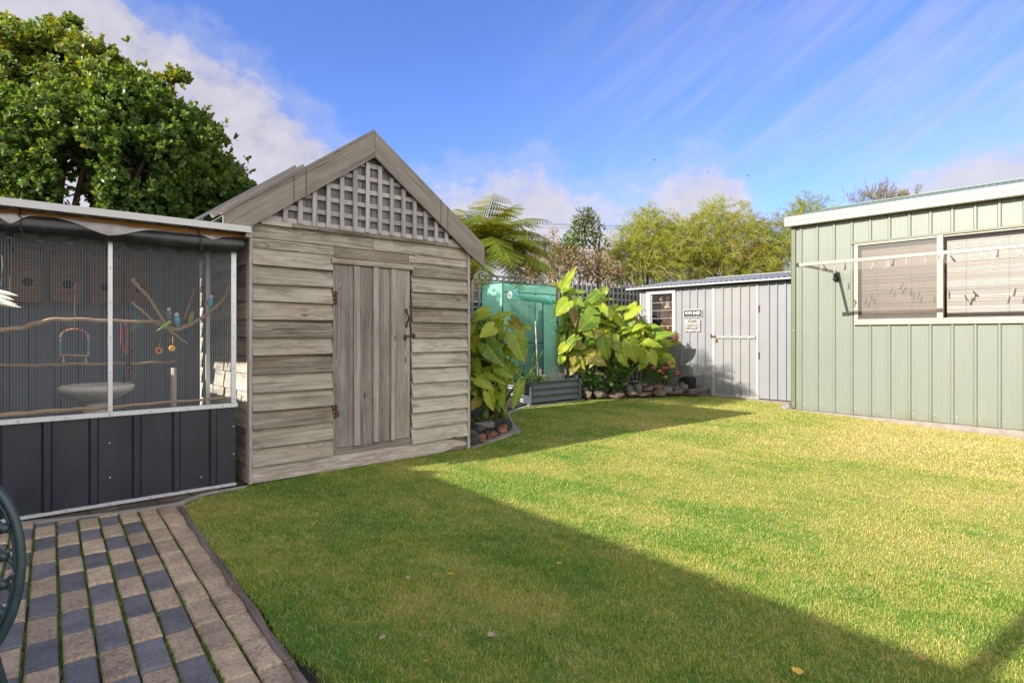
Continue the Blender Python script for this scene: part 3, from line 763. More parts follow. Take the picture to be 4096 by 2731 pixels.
# hanging strip of lining above the roll
m=MB(); P=[[V(x,YA-.035,1.885),V(x,YA-.06+.006*math.sin(x*11),1.852+.01*math.sin(x*6))] for x in np.linspace(-.45,1.4,40)]
m.grid(P,.5); m.build('lining_strip',M['blind_pale'],bd,smooth=True)
for x in (.128,1.115):
    m=MB(); pts=[]
    for k in range(15):
        t=2*math.pi*k/14; pts.append((x+.008*math.sin(k*2.2),YA-.075+.066*math.cos(t),1.825+.068*math.sin(t)))
    m.tube(pts,.0035,6); m.tube([(x,YA-.14,1.80),(x+.01,YA-.142,1.76),(x-.004,YA-.14,1.74)],.0035,6); m.tube([(x,YA-.10,1.88),(x-.004,YA-.06,1.93)],.0035,6)
    m.build('tie_cord',M['cord'],bd)
# ------------------------------------------------------------------ things inside the aviary
# nest boxes on the back wall
for i,(px0,px1,py0,py1,hx,hy) in enumerate([(40,170,985,1210,110,1127),(205,332,1000,1210,271,1138),(366,487,1010,1215,422,1148),(505,610,1020,1215,560,1155)]):
    a=PY(px0,py0,5.78); c=PY(px1,py1,5.78); h=PY(hx,hy,5.78)
    lab=['plywood nest box on the aviary back wall, first of the row, nearest the feather ornament','plywood nest box above the bead swing in the aviary, second in the row','plywood nest box half hidden by the aviary mullion, third in the row','shaded plywood nest box behind the diagonal perch, last in the row'][i]
    t=thing('nest_box',((a.x+c.x)/2,5.9,c.z),lab,'nest box','nest boxes on the aviary back wall')
    m=MB(); 
    # front panel with a real round opening
    n=24; r=.034; ring=[V(h.x+r*math.cos(2*math.pi*k/n),5.78,h.z+r*math.sin(2*math.pi*k/n)) for k in range(n)]
    cor=[]
    for k in range(n):
        t_=2*math.pi*k/n; dx,dz=math.cos(t_),math.sin(t_)
        sx=(c.x-h.x)/dx if dx>1e-6 else ((a.x-h.x)/dx if dx<-1e-6 else 1e9); sz=(a.z-h.z)/dz if dz>1e-6 else ((c.z-h.z)/dz if dz<-1e-6 else 1e9)
        s=min(sx,sz); cor.append(V(h.x+dx*s,5.78,h.z+dz*s))
    for k in range(n):
        k2=(k+1)%n; m.face([ring[k],ring[k2],cor[k2],cor[k]],[(p.x,p.z) for p in (ring[k],ring[k2],cor[k2],cor[k])],.5)
    m.box((a.x,5.785,c.z),(a.x+.01,6.02,a.z)); m.box((c.x-.01,5.785,c.z),(c.x,6.02,a.z)); m.box((a.x,5.785,c.z),(c.x,6.02,c.z+.01)); m.box((a.x-.01,5.77,a.z),(c.x+.01,6.02,a.z+.012))
    m.build('box_body',M['nestbox'],t)
    q=MB(); q.box((a.x+.012,5.84,c.z+.012),(c.x-.012,5.845,a.z-.002)); q.build('box_interior',M['black'],t)
def curve(pts,n=24):
    """Catmull-Rom through pts"""
    P=[Vector(p) for p in pts]; P=[P[0]*2-P[1]]+P+[P[-1]*2-P[-2]]; out=[]
    for i in range(1,len(P)-2):
        for k in range(n//(len(P)-3)+1):
            t=k/(n//(len(P)-3)+1)
            a,b,c,d=P[i-1],P[i],P[i+1],P[i+2]
            out.append(.5*((2*b)+(c-a)*t+(2*a-5*b+4*c-d)*t*t+(3*b-a-3*c+d)*t**3))
    out.append(P[-2]); return out
def branch_thing(name,pts,r0,r1,label,knob=.12,mat='branch'):
    C=curve(pts,30); n=len(C); m=MB()
    rad=[(r0+(r1-r0)*k/(n-1))*(1+knob*math.sin(k*1.7)*math.sin(k*.61)) for k in range(n)]
    C=[p+V(.003*math.sin(k*2.1),0,.003*math.sin(k*1.3)) for k,p in enumerate(C)]
    m.tube(C,rad,9); o=m.build(name,M[mat],None,smooth=True); return tag(o,label,'perch branch','perches in the aviary')
z1=lambda x,y:(x/2.24,700+y/2.24)
z2=lambda x,y:(x/1.96,1300+y/1.96)
yb=5.15
branch_thing('perch_branch',[PY(*z1(x,y),yb) for x,y in ((-700,1420),(0,1388),(180,1372),(330,1330),(480,1297),(700,1296),(960,1305),(1200,1313),(1470,1316))],.019,.012,'long pale wavy branch running across the aviary at mid height')
branch_thing('perch_branch',[PY(*z1(x,y),yb-.12) for x,y in ((1440,1330),(1500,1372),(1620,1375),(1760,1310),(1890,1220),(1990,1125),(2030,1060),(2052,985))],.017,.009,'curved branch rising to the shed-side corner of the aviary, budgies on it')
branch_thing('perch_branch',[PY(*z1(x,y),yb+.25) for x,y in ((1180,930),(1250,1010),(1330,1090),(1400,1200),(1480,1330))],.016,.010,'thick diagonal branch sloping down to the budgie perch')
branch_thing('perch_branch',[PY(*z1(x,y),yb+.35) for x,y in ((1655,1290),(1680,1200),(1720,1090),(1750,1000))],.010,.005,'thin upright twig behind the budgies')
branch_thing('perch_branch',[PY(*z1(x,y),yb+.1) for x,y in ((1180,1140),(1290,1230),(1380,1310),(1560,1420),(1680,1510))],.010,.007,'slim dark branch crossing below the budgies')
branch_thing('perch_branch',[PY(*z2(x,y),4.80) for x,y in ((-900,790),(0,708),(300,682),(600,660),(800,652),(1000,632),(1300,605),(1770,570))],.016,.010,'knobbly grey branch lying along the bottom rail behind the mesh')
branch_thing('perch_branch',[PY(*z2(x,y),5.75) for x,y in ((-600,312),(0,312),(300,315),(600,305),(1100,298),(1380,285))],.012,.010,'thin brown pole in front of the aviary back wall')
# bird bath
c=PY(388,1535,5.25); c.z=PY(388,1540,5.25).z
bb=thing('bird_bath',(c.x,5.25,.012),'round pale stone bird bath on a pedestal inside the aviary','bird bath')
r=(PY(388+161,1540,5.25).x-PY(388-159,1540,5.25).x)/2*.96; zt=c.z
m=MB(); m.lathe([(.0,zt-.03),(r*.8,zt-.008),(r*.93,zt+.005),(r,zt-.006),(r*1.0,zt-.022),(r*.96,zt-.040),(r*.75,zt-.075),(r*.45,zt-.115),(r*.30,zt-.128)],(c.x,5.25,0),40); m.build('basin',M['stone'],bb,smooth=True)
m=MB(); m.lathe([(r*.30,zt-.128),(r*.30,zt-.15),(r*.37,zt-.165),(r*.36,zt-.20),(r*.28,zt-.26),(r*.28,.12),(r*.36,.08),(r*.42,.012)],(c.x,5.25,0),28); m.build('pedestal',M['stone'],bb,smooth=True)
# bead swing
yb2=5.0; c=PY(*z2(583,150),yb2); px=lambda v:v/1.96*PY(297,1377,yb2).dot(FW)/F
sw=thing('bird_swing',c,'arched swing of coloured wooden beads hanging in the aviary','bird swing')
cols=[(.62,.10,.20,1),(.75,.28,.10,1),(.72,.55,.22,1),(.04,.30,.28,1),(.05,.25,.40,1),(.16,.05,.30,1),(.65,.08,.05,1),(.75,.35,.45,1),(.05,.35,.20,1)]
bm_=[painted('bead_paint_%s'%n,cc,.4) for n,cc in zip(('pink','orange','cream','teal','blue','purple','red','rose','green'),cols)]
path=[]
for k in range(37):
    if k<10: path.append((472,232-k*14))
    elif k<27: t=(k-10)/16*math.pi; path.append((583-111*math.cos(t),92-62*math.sin(t)))
    else: path.append((694,106+(k-27)*14))
for k,(xx,yy) in enumerate(path):
    p=PY(*z2(xx,yy),yb2); m=MB(); m.ball(p,px(8.5),8,6,sc=(1,1,.8)); m.build('bead',bm_[(k*4+k//3)%9],sw,smooth=True)
a,b=PY(*z2(468,235),yb2),PY(*z2(698,238),yb2); m=MB(); m.tube([a,b],.006,8); m.build('swing_perch',M['branch'],sw)
m=MB(); m.tube([PY(*z2(583,30),yb2),PY(*z2(583,-40),yb2),PY(*z2(590,-330),yb2)],.0018,6); m.build('hanging_hook',M['toolsteel'],sw)
for xx in (495,672):
    p=PY(*z2(xx,238),yb2); q=PY(*z2(xx,292),yb2); m=MB(); m.tube([p,q],[.003,.012],8); m.build('bell',M['toolsteel'],sw)
# rope toys
tt=thing('rope_toy',PY(*z2(1015,100),5.2),'long hanging bird toy of dark red rope and blocks beside the mullion','bird toy')
m=MB()
for k in range(26):
    p=PY(*z2(1012+8*math.sin(k*1.9),-60+k*19),5.2); m.box(p-V(.012,.01,.012),p+V(.012+.006*math.sin(k),.01,.014))
m.build('blocks',M['rust'],tt)
m=MB(); m.tube([PY(*z2(1005,-150),5.2),PY(*z2(1018,440),5.2)],.005,6); m.build('rope',M['cord'],tt)
m=MB()
for k in range(9):
    p=PY(*z2(950+9*(k%3),-40+k*24),5.22); m.tube([p,p+V(.012*math.sin(k),0,-.06)],.006,6)
m.build('tassel',painted('red_rope',(.16,.015,.03,1),.8),tt)
t2=thing('rope_toy',PY(*z1(1215,1240),5.3),'tangle of green and blue rope hanging below the nest boxes','bird toy')
for nm,cc in (('green_rope',(.03,.16,.08,1)),('blue_rope',(.03,.08,.25,1))):
    m=MB()
    for k in range(9):
        p=PY(*z1(1170+random.uniform(0,90),1150+k*18),5.3); m.tube(curve([p,p+V(random.uniform(-.05,.05),0,-.04),p+V(random.uniform(-.06,.06),.02,-.08)],8),.004,5)
    m.build('rope',painted(nm,cc,.8),t2)
o=MB(); c=PY(*z2(1245,200),5.2); pts=[c+V(.02*math.cos(t),0,.02*math.sin(t)) for t in np.linspace(0,6.283,17)]; o.tube(pts,.008,8,cap=False); o.tube([c+V(0,0,.02),c+V(.012,0,.09)],.002,5)
tag(o.build('ring_toy',M['orange'],None,smooth=True),'orange ring toy hanging beside the yellow one in the aviary','bird toy')
o=MB(); c=PY(*z2(1350,182),5.2); o.ball(c,.024,14,8,sc=(1,.5,1)); o.tube([c+V(0,0,.02),c+V(.006,0,.1)],.002,5)
tag(o.build('disc_toy',painted('yellow_disc',(.80,.42,.03,1),.4),None,smooth=True),'round yellow toy hanging in the sun patch of the aviary','bird toy')
# budgerigars
def budgie(c,size,body,head,label,lean=0.,face=-1,wing=None):
    """perched parakeet, c = body centre; leans by angle in the picture plane of the aviary front"""
    t=thing('budgerigar',c,label,'budgerigar','budgerigars in the aviary')
    ax=V(math.sin(lean),-.18,math.cos(lean)).normalized()     # tail-to-head axis
    def at(s,off=V(0,0,0)): return Vector(c)+ax*(s*size)+off*size
    m=MB()
    prof=[(-1.15,.03),(-.95,.07),(-.7,.12),(-.45,.22),(-.2,.29),(.05,.31),(.25,.28),(.42,.22),(.55,.215),(.68,.22),(.80,.19),(.88,.11),(.92,.02)]
    m.tube([at(s,V(0,-.10 if s>.5 else 0,0)) for s,_ in prof],[r*size for _,r in prof],14)
    bod=m.build('body',body,t,smooth=True)
    m=MB(); m.ball(at(.68,V(0,-.12,0)),.245*size,12,8); m.build('head',head,t,smooth=True)
    m=MB(); p=at(.64,V(0,-.36,0)); m.tube([p+V(0,.05*size,.05*size),p+V(0,-.03*size,0),p+V(0,-.02*size,-.08*size)],[.06*size,.045*size,.01*size],7); m.build('beak',M['pine'],t,smooth=True)
    for s in (-1,1):
        m=MB(); m.ball(at(.74,V(s*.17,-.26,0)),.035*size,6,5); m.build('eye',M['black'],t)
        m=MB(); m.tube([at(.38,V(s*.24,.03,0)),at(.0,V(s*.31,.07,0)),at(-.5,V(s*.17,.12,0)),at(-.8,V(s*.05,.13,0))],[.07*size,.12*size,.08*size,.02*size],8); m.build('wing',wing or M['cord'],t,smooth=True)
        m=MB(); p=at(-.38,V(s*.12,-.16,0)); m.tube([p,p+V(0,-.02*size,-.14*size)],.03*size,6); m.build('foot',M['branch'],t)
    m=MB(); m.tube([at(-.7,V(0,.10,0)),at(-1.5,V(0,.16,0))],[.08*size,.02*size],6); m.build('tail',wing or body,t,smooth=True)
    return t
bl=painted('turquoise_feather',(.035,.36,.50,1),.6,.15,60); wh=painted('white_feather_head',(.62,.66,.70,1),.6); gb_=painted('greyblue_feather',(.10,.17,.24,1),.6,.4,90); yg=painted('yellow_green_feather',(.30,.36,.03,1),.6,.2); dg=painted('barred_wing',(.10,.13,.16,1),.6,.7,120); gg=painted('bright_green_feather',(.22,.42,.04,1),.6,.2)
yp=yb-.14
budgie(PY(*z1(1884,1140),yp),.062,bl,wh,'turquoise budgie with white face, highest on the curved branch',.05,wing=dg)
budgie(PY(*z1(1588,1300),yp),.062,bl,wh,'turquoise budgie with white face, sitting low where the branches meet',-.15,wing=dg)
budgie(PY(*z1(1515,1248),yp+.12),.058,gb_,wh,'grey-blue budgie with barred wings on the long branch',-.1,wing=dg)
budgie(PY(*z1(1712,1275),yp+.25),.058,yg,yg,'olive green budgie behind the curved branch',.2,wing=painted('olive_wing',(.10,.12,.03,1),.6))
budgie(PY(*z1(1478,1345),yp-.02),.052,gg,painted('lime_head',(.45,.50,.06,1),.6),'lime green budgie leaning forward, tail trailing down',.85,wing=painted('green_wing',(.12,.22,.04,1),.6))
# white bird ornament hanging outside the mesh
c=PD(-70,1195,3.3); org=thing('hanging_ornament',c,'white wooden feathers of a hanging ornament in front of the aviary mesh','garden ornament')
for k,(x0,y0,x1,y1,wd) in enumerate([(-160,1150,73,1184,22),(-160,1168,56,1200,24),(-160,1186,70,1220,22),(-160,1205,86,1231,20)]):
    a=PD(x0,y0,3.3-.012*k); b=PD(x1,y1,3.3-.012*k); m=MB(); n=10; P=[]
    d=b-a
    for i in range(n+1):
        u=i/n; w_=wd/F*3.3*.5*(1-.35*u)*(1 if u<.85 else max(.08,(1-u)/.15)); p=a+d*u+V(0,0,.010*math.sin(u*3)); P.append([p+V(0,0,-w_),p+FW*(-.006),p+V(0,0,w_),p+FW*.004])
        P[-1].append(P[-1][0])
    m.grid(P); m.build('feather',M['whitecloth'],org)
m=MB(); m.ball(PD(-190,1190,3.3),.045,12,8,sc=(1.4,1,1)); m.build('ornament_body',M['whitecloth'],org,smooth=True)
m=MB(); m.tube([PD(-150,1165,3.3),PD(4,1140,3.31),PD(10,1060,3.33),PD(8,1025,3.35),PD(-10,1020,3.35)],.0016,6); m.tube([PD(-170,1170,3.3),PD(-170,700,3.4)],.0012,5); m.build('wire',M['toolsteel'],org)
# tape of small screws on charcoal panel
for px_,py_ in ((445,1779),(445,1905),(827,1936)):
    pass
# ------------------------------------------------------------------ pale green shed on the right
GX=9.177; GY1=3.832; GY0=-3.2
gs=thing('green_shed',(GX+1.6,.4,0),'pale green ribbed steel shed with cream gutter and wide window','shed')
ribs=[3.695-.2338*k for k in range(-0,30)]
WL,WB,WT=2.956,1.303,2.428     # window left edge, bottom and top
wl=MB()
RW,RD=.022,.019
# wall in three strips round the window opening
ribbed(wl,'y',WL+.0,GY1,GX,.012,2.80,[r for r in ribs if r>WL+.02],RD,RW,.012)
ribbed(wl,'y',GY0,WL,GX,.012,WB,[r for r in ribs if r<WL],RD,RW,.012)
ribbed(wl,'y',GY0,WL,GX,WT+.03,2.80,[r for r in ribs if r<WL],RD,RW,.012)
wall=wl.build('wall',M['green'],gs)
# shallow swages in the pans
sw=MB()
for r in ribs:
    for o in (.062,.117,.172):
        y=r-o
        if y<GY0+.1: continue
        for (za,zb) in (((.02,2.78),) if y>WL+.02 else ((.02,WB-.02),(WT+.06,2.78))):
            sw.hexa([(GX-.0015,y-.004,za),(GX-.0015,y+.004,za),(GX+.004,y-.004,za),(GX+.004,y+.004,za),(GX-.0015,y-.004,zb),(GX-.0015,y+.004,zb),(GX+.004,y-.004,zb),(GX+.004,y+.004,zb)],2,.5)
sw.build('swage',M['green'],wall)['kind']='stuff'
sc=[]
for r in ribs:
    for z in (.10,1.22,2.46):
        y=r-.045
        if y<WL and z==1.22: z=1.235
        if y<WL and z==2.46: z=2.53
        if y>WL and z==2.46: continue
        if y>.9: sc.append((GX-.003,y,z))
studs('screw',sc,.0065,M['screw'],wall)
c=MB(); c.box((GX-.027,3.772,.03),(GX-.023,GY1+.004,2.80),2); c.box((GX-.027,GY1,.03),(GX+.06,GY1+.004,2.80),2); cc=c.build('corner_flashing',M['greencorner'],gs)
studs('screw',[(GX-.0275,3.80,z) for z in (.10,1.22)],.0065,M['screw'],cc)
e=MB(); ribbed(e,'x',GX+.02,GX+3.1,GY1,.012,2.8,[GX+.15+.234*k for k in range(14)],RD,RW,.01,sign=1,ztop=lambda a:2.80+(a-GX)*.21 if a<GX+1.6 else 3.50-(a-GX)*.21); e.build('end_wall',M['green'],gs)
e=MB(); e.box((GX+3.1,GY0,0),(GX+3.13,GY1,2.8)); e.box((GX+.02,GY0,0),(GX+3.1,GY0+.03,2.8)); e.build('back_wall',M['green'],gs)
sl=MB(); 
n=40; P=[]
for i in range(n+1):
    y=GY1+.10-(GY1+.10-GY0)*i/n; j=.012*mnoise.noise(V(y*5,1,2))
    P.append([V(GX+.03,y,.008),V(GX-.028+j,y,.006+j*.4),V(GX-.045+j,y,-.05),V(GX-.05+j,y,-.25)])
sl.grid(P); sl.build('slab',M['slab'],gs,smooth=False)
# roof: corrugated, rises away from the gutter; ridge capping
ro=MB(); P=[]
n=460
for i in range(n+1):
    y=GY0-.05+(GY1+.06-GY0+.05)*i/n; h=.010*math.cos(2*math.pi*y/.076)
    P.append([V(GX-.12,y,2.935+h),V(GX+1.35,y,3.262+h)])
ro.grid(P); ro.build('roof_slope',M['greenroof'],gs,smooth=True)
ro=MB(); P=[]
for i in range(n+1):
    y=GY0-.05+(GY1+.06-GY0+.05)*i/n; h=.010*math.cos(2*math.pi*y/.076); P.append([V(GX+1.45,y,3.262+h),V(GX+3.2,y,2.87+h)])
ro.grid(P); ro.build('roof_slope',M['greenroof'],gs,smooth=True)
rc=MB(); rc.bar((GX+1.33,GY0-.05,3.276),(GX+1.33,GY1+.07,3.276),.16,.014,(-.2,0,1)); rc.bar((GX+1.47,GY0-.05,3.276),(GX+1.47,GY1+.07,3.276),.16,.014,(.2,0,1)); rc.build('ridge_cap',M['greenroof'],gs)
g=MB()
prof=[(GX-.005,2.945),(GX-.005,2.80),(GX-.10,2.788),(GX-.118,2.80),(GX-.118,2.86),(GX-.124,2.87),(GX-.124,2.90),(GX-.118,2.91),(GX-.118,2.94),(GX-.108,2.942),(GX-.108,2.93)]
y1=3.895
g.grid([[V(x,GY0-.05,z),V(x,y1,z)] for x,z in prof]); 
g.face([V(x,y1,z) for x,z in prof[:10]],None,.5); g.build('gutter',M['cream'],gs)
# window
wy0=-.75
win=thing('tmp',(0,0,0),None,None); bpy.data.objects.remove(win)
wf=MB(); X0,X1=GX-.034,GX+.03
wf.box((X0,wy0,WB),(X1,WL,WB+.030),1); wf.box((X0,wy0,WT-.024),(X1,1.925,WT),1) if False else None
wf.box((X0,1.985,WT-.022),(X1,WL,WT),1)
wf.box((X0,WL-.048,WB+.030),(X1,WL,WT-.022),2); wf.box((X0-.004,1.918,WB+.030),(X1,1.984,WT+.004),2)
wf.box((X0+.006,wy0,WB+.0305),(X1-.002,1.917,WB+.062),1); wf.box((X0+.003,1.985,WB+.0305),(X1-.002,WL-.0485,WB+.062),1)
wf.box((X0-.008,wy0,WB-.016),(X0+.03,WL+.004,WB-.0005),1)
wf.box((X0,wy0-.05,WB),(X1,wy0,WT),2); wf.box((X0+.02,wy0,WT-.018),(X1,1.917,WT),1)
window=wf.build('window',M['creamframe'],gs,bevel=.002)
wf=MB(); wf.box((GX-.032,wy0-.05,WT+.005),(GX-.002,3.005,WT+.034),1); wf.build('window_head_flashing',M['greencorner'],gs)
p=MB(); p.face([(GX-.012,WL-.048,WB+.06),(GX-.012,1.985,WB+.06),(GX-.012,1.985,WT-.02),(GX-.012,WL-.048,WT-.02)]); p.build('fly_screen',M['flyscreen'],window)
p=MB(); p.face([(GX+.006,WL-.048,WB+.06),(GX+.006,1.985,WB+.06),(GX+.006,1.985,WT-.02),(GX+.006,WL-.048,WT-.02)]); p.build('pane',M['glass'],window)
p=MB(); p.face([(GX-.002,1.918,WB+.06),(GX-.002,wy0,WB+.06),(GX-.002,wy0,WT-.018),(GX-.002,1.918,WT-.018)]); p.build('pane',M['glass'],window)
for (ya,yb_) in ((2.91,1.99),(1.90,wy0+.02)):
    m=MB(); z=WB+.055; k=0
    while z<WT-.03:
        tl=.0085+.004*math.sin(k*.9)*random.random(); X=GX+.085; tn=random.uniform(.3,.9)
        n=10; P=[]
        for i in range(n+1):
            y=ya+(yb_-ya)*i/n; sg=.0022*math.sin(i*.6+k*.35)*(1 if k%5 else 2.6)
            P.append([V(X-tl*.6,y,z-.0125+sg),V(X-.002,y,z+.001+sg),V(X+tl*.6,y,z+.0125+sg)])
        m.grid(P,tn); z+=.0238; k+=1
    bl_=m.build('blind',M['blind'],gs,smooth=True)
    q=MB()
    for y in np.arange(ya-.2,yb_,-.42): q.tube([(GX+.070,y,WB+.06),(GX+.070,y,WT-.03)],.0012,5)
    q.build('blind_cord',M['creamframe'],bl_)
m=MB(); m.box((GX+.25,wy0-.1,WB-.3),(GX+.27,WL+.2,WT+.3)); m.build('inner_lining',M['interior'],gs)
# ------------------------------------------------------------------ fold-down clothesline on the green wall, with pegs
BY=3.20; CXN=GX-1.235; ZC=2.045; ZW=2.035
cl=thing('clothesline',(GX,2.2,ZC),'cream fold-down clothesline fixed to the green shed wall','clothesline')
m=MB(); m.box((CXN-.017,wy0-.3,ZC+.0),(CXN+.017,BY+.02,ZC+.040),1); fb=m.build('front_bar',M['creamframe'],cl,bevel=.003)
m=MB(); m.box((CXN-.019,BY+.02,ZC-.004),(CXN+.019,BY+.055,ZC+.044),1); m.build('end_cap',M['plastic'],fb,bevel=.003)
m=MB(); m.bar((CXN+.017,BY-.02,ZC+.018),(GX-.06,BY-.02,ZW+.016),.034,.036,tone=.5); arm=m.build('side_arm',M['creamframe'],cl,bevel=.003)
m=MB(); 
m.hexa([(GX-.10,BY-.045,1.995),(GX-.10,BY+.01,1.995),(GX-.015,BY-.045,1.93),(GX-.015,BY+.01,1.93),(GX-.10,BY-.045,2.05),(GX-.10,BY+.01,2.05),(GX-.015,BY-.045,2.06),(GX-.015,BY+.01,2.06)],0)
m.tube([(GX-.045,BY+.03,1.955),(GX-.045,BY-.06,1.955)],.022,10); m.build('wall_bracket',M['plastic'],cl,bevel=.003)
m=MB(); m.box((GX-.022,wy0-.3,2.0),(GX-.016,BY-.05,2.03),1) if False else None
lines=[]
NL=12
for k in range(NL):
    x=CXN+.085+(GX-.13-CXN-.085)*k/(NL-1); lines.append(x); z=ZC+.02
    n=8; pts=[(x,BY-.02+(wy0-.3-BY)*i/n,z-.012*math.sin(math.pi*i/n)) for i in range(n+1)]
    m=MB(); m.tube(pts,.0012,5); m.build('line',M['creamframe'],cl)
def peg(x,y,z,tilt,mat,label,small=False,swing=0):
    t=thing('clothes_peg',(x,y,z),label,'clothes peg','pegs on the clothesline')
    rot=Matrix.Rotation(tilt,3,'X')@Matrix.Rotation(swing,3,'Z')
    L=.078 if not small else .066
    for s in (-1,1):
        m=MB(); P=[]
        prof=[(-.012,.010,.016),(.0,.0045,.008),(-.020,.004,.006),(-.036,.006,.010),(-L+.0,.017,.015)]
        prof=[(.034,.0035,.010),(.020,.004,.013),(.006,.0032,.008),(-.018,.0045,.009),(-.036,.006,.013),(-.054,.0085,.016)]
        for zz,o,wd in prof:
            c=V(0,s*o,zz); P.append([c+V(-wd/2,-s*.003,0),c+V(wd/2,-s*.003,0),c+V(wd/2,s*.003,0),c+V(-wd/2,s*.003,0),c+V(-wd/2,-s*.003,0)])
        P=[[V(x,y,z)+rot@(p*(1.0 if not small else .85)) for p in r] for r in P]
        m.grid(P); m.build('peg_half',mat,t)
    m=MB(); m.tube([V(x,y,z)+rot@V(-.010,0,-.018),V(x,y,z)+rot@V(.010,0,-.018)],.005,8); m.build('spring',M['toolsteel'],t)
zz=lambda x,y:(3000+x/2.146,650+y/2.146)
pegs=[(620,868,2,.35,'peg','pale grey peg furthest along the line towards the dark end cap, leaning'),(640,885,3,-.5,'pegdark','dark peg half hidden behind the first pale peg near the end cap'),(738,870,3,.1,'peg','pale grey peg above the wall bracket, upright'),(728,915,8,.05,'peg','pale peg hanging lowest, just above the bracket'),(817,862,4,.03,'pegdark','thin dark peg seen edge-on just past the bracket'),
 (1052,880,6,.3,'peg','pale grey peg alone near the left side of the fly-screened window'),(1168,875,7,.5,'peg','leaning pale peg, lowest of the trio in front of the fly screen'),(1190,848,5,.0,'peg','upright pale peg in the middle of the trio in front of the fly screen'),(1232,842,4,.25,'pegdark','two-tone peg with dark jaw, last of the trio in front of the fly screen'),(1344,832,3,.02,'peg','narrow peg edge-on in front of the fly screen, dark at its top'),(1505,850,5,.02,'peg','narrow pale peg edge-on near the window mullion'),
 (1626,815,4,-.4,'pegdark','small dark peg just on the fly-screen side of the mullion'),(1655,790,3,.25,'peg','pale peg in front of the window mullion'),(1708,808,4,.2,'peg','pale peg just past the mullion, beside a dark one'),(1735,820,5,-.6,'pegdark','dark tilted peg just past the mullion'),(1992,758,3,.2,'peg','lone pale peg in front of the bare blind'),(2092,775,5,.2,'peg','pale peg, lower of the pair in front of the bare blind'),(2128,750,3,.1,'pegdark','two-tone peg, upper of the pair in front of the bare blind'),(2335,755,4,.35,'peg','pale leaning peg at the far end of the line by the picture edge')]
for (x,y,li,tl,mt,lb) in pegs:
    X=lines[li]; p=PX(*zz(x,y),X); peg(X,p.y,ZC+.012,tl,M[mt],lb,swing=random.uniform(-.5,.5))
# ------------------------------------------------------------------ grey tool shed at the back
KX=10.17; KY0,KY1=2.6,7.36
ks=thing('grey_shed',(KX+1.2,5,0),'pale grey steel tool shed with louvre window and padlocked door','shed')
kz=lambda x,y:(2500+x/2.4125,1000+y/2.4125)
def ky(x,y=1300): return PX(2500+x/2.4125,y,KX).y
DY1,DY0=5.716,4.82
WY1,WY0=7.194,6.50
k=MB()
rb=[ky(x) for x in (545,622,697,770)]
ribbed(k,'y',DY1-.01,WY0,KX,.02,2.09,rb,.022,.026,.010)
ribbed(k,'y',WY0,KY1,KX,.02,1.12,[],.012); ribbed(k,'y',WY0,KY1,KX,2.055,2.09,[],.012); ribbed(k,'y',WY1,KY1,KX,1.12,2.055,[],.012)
rb2=[ky(x) for x in (1388,1466,1551)]; d=rb2[0]-rb2[1]; rb2+= [rb2[2]-d*q for q in range(1,9)]
ribbed(k,'y',KY0,DY0+.01,KX,.02,2.09,rb2,.022,.026,.010)
k.build('wall',M['greywall'],ks)
k=MB(); ribbed(k,'x',KX+.002,KX+2.4,KY1,.02,2.06,[KX+.15+.19*q for q in range(11)],.014,.022,.008,sign=1); k.build('side_wall',M['greywall'],ks)
k=MB(); k.box((KX+2.4,KY0,0),(KX+2.42,KY1,2.05)); k.box((KX+.01,KY0,0),(KX+2.4,KY0+.02,2.05)); k.build('back_wall',M['greywall'],ks)
k=MB(); k.box((KX-.012,KY1-.03,.02),(KX+.02,KY1+.008,2.06),2); k.build('corner_trim',M['greytrim'],ks)
dm=MB(); y0,y1=DY0,DY1
drb=[ky(x) for x in (945,1026,1110,1196)]
ribbed(dm,'y',y0+.02,y1-.02,KX-.004,.035,2.035,drb,.020,.026,.010); gd=dm.build('door',M['greydoor'],ks)
dm=MB(); dm.box((KX-.018,y1-.055,.02),(KX+.0,y1-.0,2.06),2); dm.box((KX-.018,y0,.02),(KX+0,y0+.045,2.06),2); dm.box((KX-.016,y0+.045,2.03),(KX+.0,y1-.055,2.06),1); dm.box((KX-.020,y0-.01,.006),(KX+0,y1+.01,.034),1); dm.build('door_frame',M['greytrim'],ks,bevel=.002)
dm=MB(); dm.box((KX-.030,y0+.055,1.083),(KX-.0245,y1-.06,1.128),1); st=dm.build('door_strap',M['strapmetal'],gd)
dm=MB(); dm.tube([(KX-.034,y1+.02,1.115),(KX-.034,y1-.09,1.110)],.012,8); dm.box((KX-.04,y1-.0,1.09),(KX-.02,y1+.02,1.16)); dm.box((KX-.04,y1-.07,1.095),(KX-.02,y1-.05,1.14)); dm.build('hasp',M['rust'],gd)
dm=MB(); c=V(KX-.045,y1-.085,1.045); dm.box(c-V(.010,.020,.022),c+V(.010,.020,.022)); dm.tube([c+V(0,-.013,.022),c+V(0,-.013,.045),c+V(0,0,.056),c+V(0,.013,.045),c+V(0,.013,.022)],.0035,6); dm.build('padlock',painted('brass',(.30,.19,.06,1),.4,metal=.6),gd,bevel=.003)
studs('rivet',[(KX-.019,y,z) for z in (.3,.75,1.2,1.65,1.95) for y in (y0+.03,y1-.03)],.006,M['screw'],gd)
for z in (.72,1.55):
    dm=MB(); dm.box((KX-.024,y0-.014,z),(KX-.012,y0+.006,z+.12)); dm.build('hinge',M['rust'],gd)
ro=MB(); P=[]
yy0,yy1=KY0-.1,7.62; n=300
for i in range(n+1):
    y=yy0+(yy1-yy0)*i/n; h=.012*max(-.5,math.cos(2*math.pi*y/.105)); P.append([V(KX-.15,y,2.125+h),V(KX+1.25,y,2.335+h)])
ro.grid(P); ro.build('roof_slope',M['greyroof'],ks,smooth=True)
ro=MB(); P=[]
